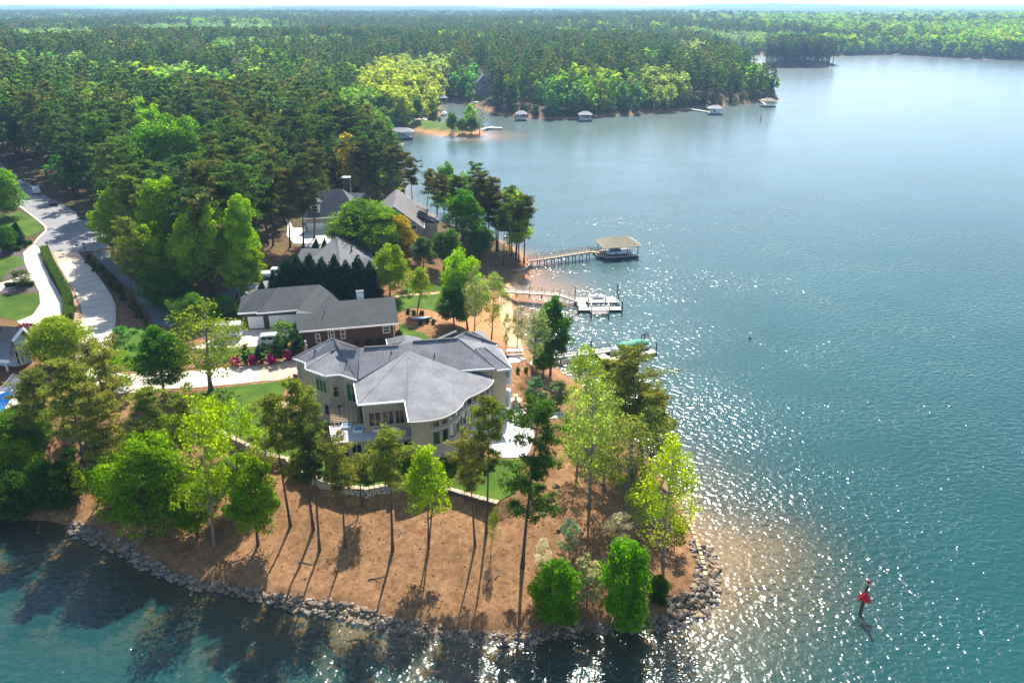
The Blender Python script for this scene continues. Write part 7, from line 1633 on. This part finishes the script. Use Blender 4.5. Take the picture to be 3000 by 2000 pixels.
for p, d in wl_:
    nn = Vector((-d.y, d.x, 0)); zb = min(hz(p.x - nn.x * -1.2, p.y - nn.y * -1.2), hz(p.x + nn.x * -1.2, p.y + nn.y * -1.2), TER_Z) - .3
    rings.append([(p.x + nn.x * s_ * .2, p.y + nn.y * s_ * .2, z) for s_, z in ((-1, zb), (1, zb), (1, TER_Z + .02), (-1, TER_Z + .02))])
core.loft(rings); core.build('core', M['dark_mulch'], RW)
ns = 0
for i, (p, d) in enumerate(wl_):
    o = link('capstone', rt.choice(CM), RW); o.location = p - off + Vector((0, 0, .09 + rt.uniform(-.02, .03))); o.rotation_euler.z = math.atan2(d.y, d.x) + rt.uniform(-.1, .1); o.scale = (.52, rt.uniform(.5, .66), rt.uniform(.11, .17))
    nn = Vector((d.y, -d.x, 0)); zb = hz(p.x + nn.x * 1.0, p.y + nn.y * 1.0) - .15; z = TER_Z - .02; c = 0
    while z > zb and ns < 292:
        hh_ = rt.uniform(.28, .38); q = p + nn * .24 + d * (.22 * (c % 2)); o = link('stone', rt.choice(SM), RW); o.location = Vector((q.x, q.y, z - hh_ / 2)) - off; o.rotation_euler.z = math.atan2(d.y, d.x) + rt.uniform(-.06, .06); o.scale = (rt.uniform(.44, .52), rt.uniform(.2, .3), hh_ * .95); z -= hh_; c += 1; ns += 1
p = V(1157, 1410, TER_Z); st = thing('stone_pillar', 'stone pillar with urn standing on the retaining wall', 'pillar', tuple(p)); 
for k in range(5): mb = MB(); mb.box(p.x, p.y - .25, p.z - 1.0 + k * .36, .8 - .03 * (k % 2), .75 + .03 * (k % 2), .34, .2 + .05 * k); mb.build('stone', M['stone'], st)
mb = MB(); mb.box(p.x, p.y - .25, p.z + .72, 1.0, .95, .1, .2); mb.build('capstone', M['cap'], st); mb = MB(); mb.tube([(p.x, p.y - .25, p.z + .77), (p.x, p.y - .25, p.z + .9), (p.x, p.y - .25, p.z + 1.15), (p.x, p.y - .25, p.z + 1.4), (p.x, p.y - .25, p.z + 1.42)], [.22, .1, .28, .33, .2], 12); mb.build('urn', M['cap'], st, True)
# fountain stones by the patio corner
p = G(1511, 1192); ft = thing('stone_fountain', 'tiered stone fountain at the corner of the white patio', 'fountain', tuple(p)); mb = MB(); mb.tube([(p.x, p.y, p.z - .1), (p.x, p.y, p.z + .5), (p.x, p.y, p.z + .9)], [.75, .6, .5], 12); mb.build('base', M['stone'], ft); mb = MB(); mb.tube([(p.x, p.y, p.z + .85), (p.x, p.y, p.z + 1.0), (p.x, p.y, p.z + 1.12)], [.4, .85, .9], 14); mb.build('bowl', M['cap'], ft); mb = MB(); mb.tube([(p.x, p.y, p.z + 1.0), (p.x, p.y, p.z + 1.7), (p.x, p.y, p.z + 1.75), (p.x, p.y, p.z + 1.85)], [.12, .1, .42, .4], 12); mb.build('top_bowl', M['cap'], ft)
for k, (x, y, s_, lb) in enumerate(((1527, 1195, .9, 'tan boulder right of the fountain'), (1535, 1190, .8, 'pale boulder behind the patio edge'), (1568, 1187, 1.1, 'flat topped pale boulder in the mulch by the magnolia'), (1545, 1200, .7, 'small boulder at the patio rim'), (1628, 1425, 1.0, 'pale block on the brown slope below the patio'), (1637, 1552, .7, 'pale rock on the open slope left of the mint green tree'), (1660, 1780, 1.0, 'rounded rock between the green bushes at the tip'))):
    p = G(x, y); o = rock(None, p + Vector((0, 0, s_ * .15)), s_, 'boulder'); setp(o, lb, 'boulder', 'boulders about the patio and slope')
# stepping stones
SS = thing('stepping_stones', 'double row of pale paving slabs crossing the mulch right of the patio', 'path', tuple(G(1628, 1220))); pm = MB(); pm.box(0, 0, 0, .95, .75, .08); pm = pm.mesh('paver', M['concrete_white'])
for k in range(6):
    for r_ in range(2):
        x, y = 1608 + k * 8.3 + r_ * 3.5, 1213.5 + r_ * 9.5 - k * .35; p = G(x, y); o = link('paver', pm, SS); o.location = p + Vector((0, 0, .07)) - parent_loc(SS); o.rotation_euler.z = .05 + rt.uniform(-.06, .06); o.scale = (.34, 1.0, 1)
# scattered leaves, sticks and stones on the bare slope
DB = []
rs_ = np.random.RandomState(3); k = 2600; x = rs_.uniform(-42, 26, k); y = rs_.uniform(52, 84, k); h_, d_ = height(x, y); okk = (d_ > 2) & (sdist(terrace, x, y) < -.6); x, y, h_ = x[okk], y[okk], h_[okk]
pos = np.stack([x, y, h_ + .05], 1); nrm = rs_.normal(size=(len(x), 3)) * .35 + np.array([0, 0, 1.0]); me_ = leaf_mesh('leaf_litter', pos, nrm, rs_.uniform(.10, .34, len(x)), .5, np.stack([rs_.uniform(0, 1, len(x)), rs_.uniform(0, 1, len(x))], 1), M['leaf'], rs_); ll = link('leaf_litter', me_); ll.color = (.34, .21, .11, 1); setp(ll, 'fallen leaves scattered over the bare slope', 'leaf litter', kind='stuff')
# clipped hedge between the drives
hl = [G(x, y) for x, y in c2((345, 752), (385, 850), (440, 950), (490, 1040), (525, 1115), (535, 1200), (528, 1275))]; HG = thing('clipped_hedge', 'long clipped green hedge between the two concrete drives', 'hedge', tuple(hl[3])); off = parent_loc(HG); pp, nn_ = [], []
rs_ = np.random.RandomState(6)
for a_, b_ in zip(hl, hl[1:]):
    L = (b_ - a_).length; k = int(L * 330); t = rs_.uniform(0, 1, k); d = (b_ - a_).normalized(); side = rs_.uniform(-1, 1, k); ztop = rs_.uniform(0, 1, k) ; face = rs_.randint(0, 3, k); W_, H_ = .75, 1.35
    ox = np.where(face == 0, side * W_, np.where(face == 1, W_, -W_)) + rs_.normal(0, .05, k); oz = np.where(face == 0, H_, ztop * H_) + rs_.normal(0, .05, k)
    base = np.array(a_)[None] + t[:, None] * np.array(b_ - a_)[None]; lat = np.array([-d.y, d.x, 0]); P_ = base + ox[:, None] * lat + oz[:, None] * np.array([0, 0, 1]); pp.append(P_ - np.array(off)); nn_.append(np.where((face == 0)[:, None], np.array([0, 0, 1.0]), np.sign(ox)[:, None] * lat) + rs_.normal(size=(k, 3)) * .35)
pp = np.concatenate(pp); me_ = leaf_mesh('foliage', pp, np.concatenate(nn_), rs_.uniform(.12, .26, len(pp)), .8, np.stack([np.clip(rs_.normal(.5, .2, len(pp)), 0, 1), np.clip(rs_.normal(.5, .2, len(pp)), 0, 1)], 1), M['leaf'], rs_); fo = link('foliage', me_, HG); fo.color = (.10, .17, .02, 1)
mb = MB(); rings = []
for i, p in enumerate(hl):
    d = hl[min(i + 1, len(hl) - 1)] - hl[max(i - 1, 0)]; nn = Vector((-d.y, d.x, 0)).normalized() * .6; rings.append([(p.x - nn.x, p.y - nn.y, p.z - .2), (p.x + nn.x, p.y + nn.y, p.z - .2), (p.x + nn.x, p.y + nn.y, p.z + 1.22), (p.x - nn.x, p.y - nn.y, p.z + 1.22)])
m, n, b = newmat('hedge_core'); b.inputs['Base Color'].default_value = (.025, .05, .01, 1); b.inputs['Roughness'].default_value = 1; mb.loft(rings); mb.build('inner_twigs', m, HG)
for lb, px_, w_, h_ in (('low clipped hedge in the dark bed by the left lawn', ((45, 1022), (120, 1015), (258, 1008)), .8, .8), ('short hedge beside the stone kerb at the turning circle', ((150, 745), (190, 710), (240, 690)), .8, .9)):
    l2 = [G(x, y) for x, y in c2(*px_)]; hg = thing('low_hedge', lb, 'hedge', tuple(l2[1])); off = parent_loc(hg); pp = []
    for a_, b_ in zip(l2, l2[1:]):
        k = int((b_ - a_).length * 300); t = rs_.uniform(0, 1, k); pp.append(np.array(a_)[None] + t[:, None] * np.array(b_ - a_)[None] + np.stack([rs_.uniform(-.2, .2, k), rs_.uniform(-w_, w_, k) / 2, rs_.uniform(0, h_, k) ** .6 * h_ ** .4], 1) - np.array(off))
    pp = np.concatenate(pp); fo = link('foliage', leaf_mesh('foliage', pp, rs_.normal(size=(len(pp), 3)) * .5 + np.array([0, -.3, .8]), rs_.uniform(.14, .28, len(pp)), .8, np.stack([rs_.uniform(.2, .8, len(pp)), rs_.uniform(.2, .8, len(pp))], 1), M['leaf'], rs_), hg); fo.color = (.06, .12, .015, 1)
    mb = MB()
    for a_, b_ in zip(l2, l2[1:]): mb.bar(a_ + Vector((0, 0, h_ * .4)), b_ + Vector((0, 0, h_ * .4)), w_ * .7, h_ * .8)
    mb.build('inner_twigs', m, hg)

# fallen branches on the slope
for k, (x, y, L_, a0, lb) in enumerate(((1028, 1535, 1.6, .6, 'bleached fallen branch on the slope left of the straight pine'), (1170, 1558, 1.2, 1.5, 'forked pale stick right of the straight pine base'), (1110, 1690, 2.2, .2, 'fallen limb near the rocks in the middle of the slope'), (900, 1650, 2.0, -.3, 'fallen limb below the stout pine'), (1460, 1680, 1.5, 1.1, 'short fallen limb left of the big dark pine'), (700, 1640, 1.8, .4, 'fallen limb near the shaded rocks'))):
    p = G(x, y); fb_ = thing('fallen_branch', lb, 'branch', tuple(p)); d = Vector((math.cos(a0), math.sin(a0), 0)); q0 = [p + d * (L_ * t - L_ / 2) for t in (0, .35, .7, 1)]
    pts_ = [Vector((q.x + rt.uniform(-.08, .08), q.y + rt.uniform(-.08, .08), hz(q.x, q.y) + .07)) for q in q0]; mb = MB(); mb.tube(pts_, [.06, .05, .035, .015], 6); mb.build('limb', M['bark_pale'], fb_, True)
    for t in (1, 2):
        e = pts_[t] + Vector((d.y, -d.x, 0)) * rt.uniform(.3, .6) * (1 if t == 1 else -1) + d * .35 + Vector((0, 0, .12)); mb = MB(); mb.tube([pts_[t], e], [.03, .01], 5); mb.build('twig', M['bark_pale'], fb_, True)
# saw cut joints across the main drive
le = [G(x, y) for x, y in c2((440, 833), (503, 950), (572, 1060), (622, 1180), (622, 1300), (600, 1420))]; re_ = [G(x, y) for x, y in c2((643, 813), (720, 900), (790, 990), (885, 1160), (886, 1290), (872, 1400))]
drv = [o for o in C.objects if o.name.startswith('driveway')][2] if False else None
def along(ln, t):
    q = t * (len(ln) - 1); i = min(int(q), len(ln) - 2); return ln[i].lerp(ln[i + 1], q - i)
target_d = bpy.data.objects['driveway.001']
for k in range(1, 15):
    a_, b_ = along(le, k / 15), along(re_, k / 15); a_.z = hz(a_.x, a_.y) + .062; b_.z = hz(b_.x, b_.y) + .062
    mb = MB()
    for i in range(8):
        p, q = a_.lerp(b_, i / 8), a_.lerp(b_, (i + 1) / 8); p.z = hz(p.x, p.y) + .063; q.z = hz(q.x, q.y) + .063; mb.bar(p, q, .05, .02)
    mb.build('joint', M['dark_mulch'], target_d)
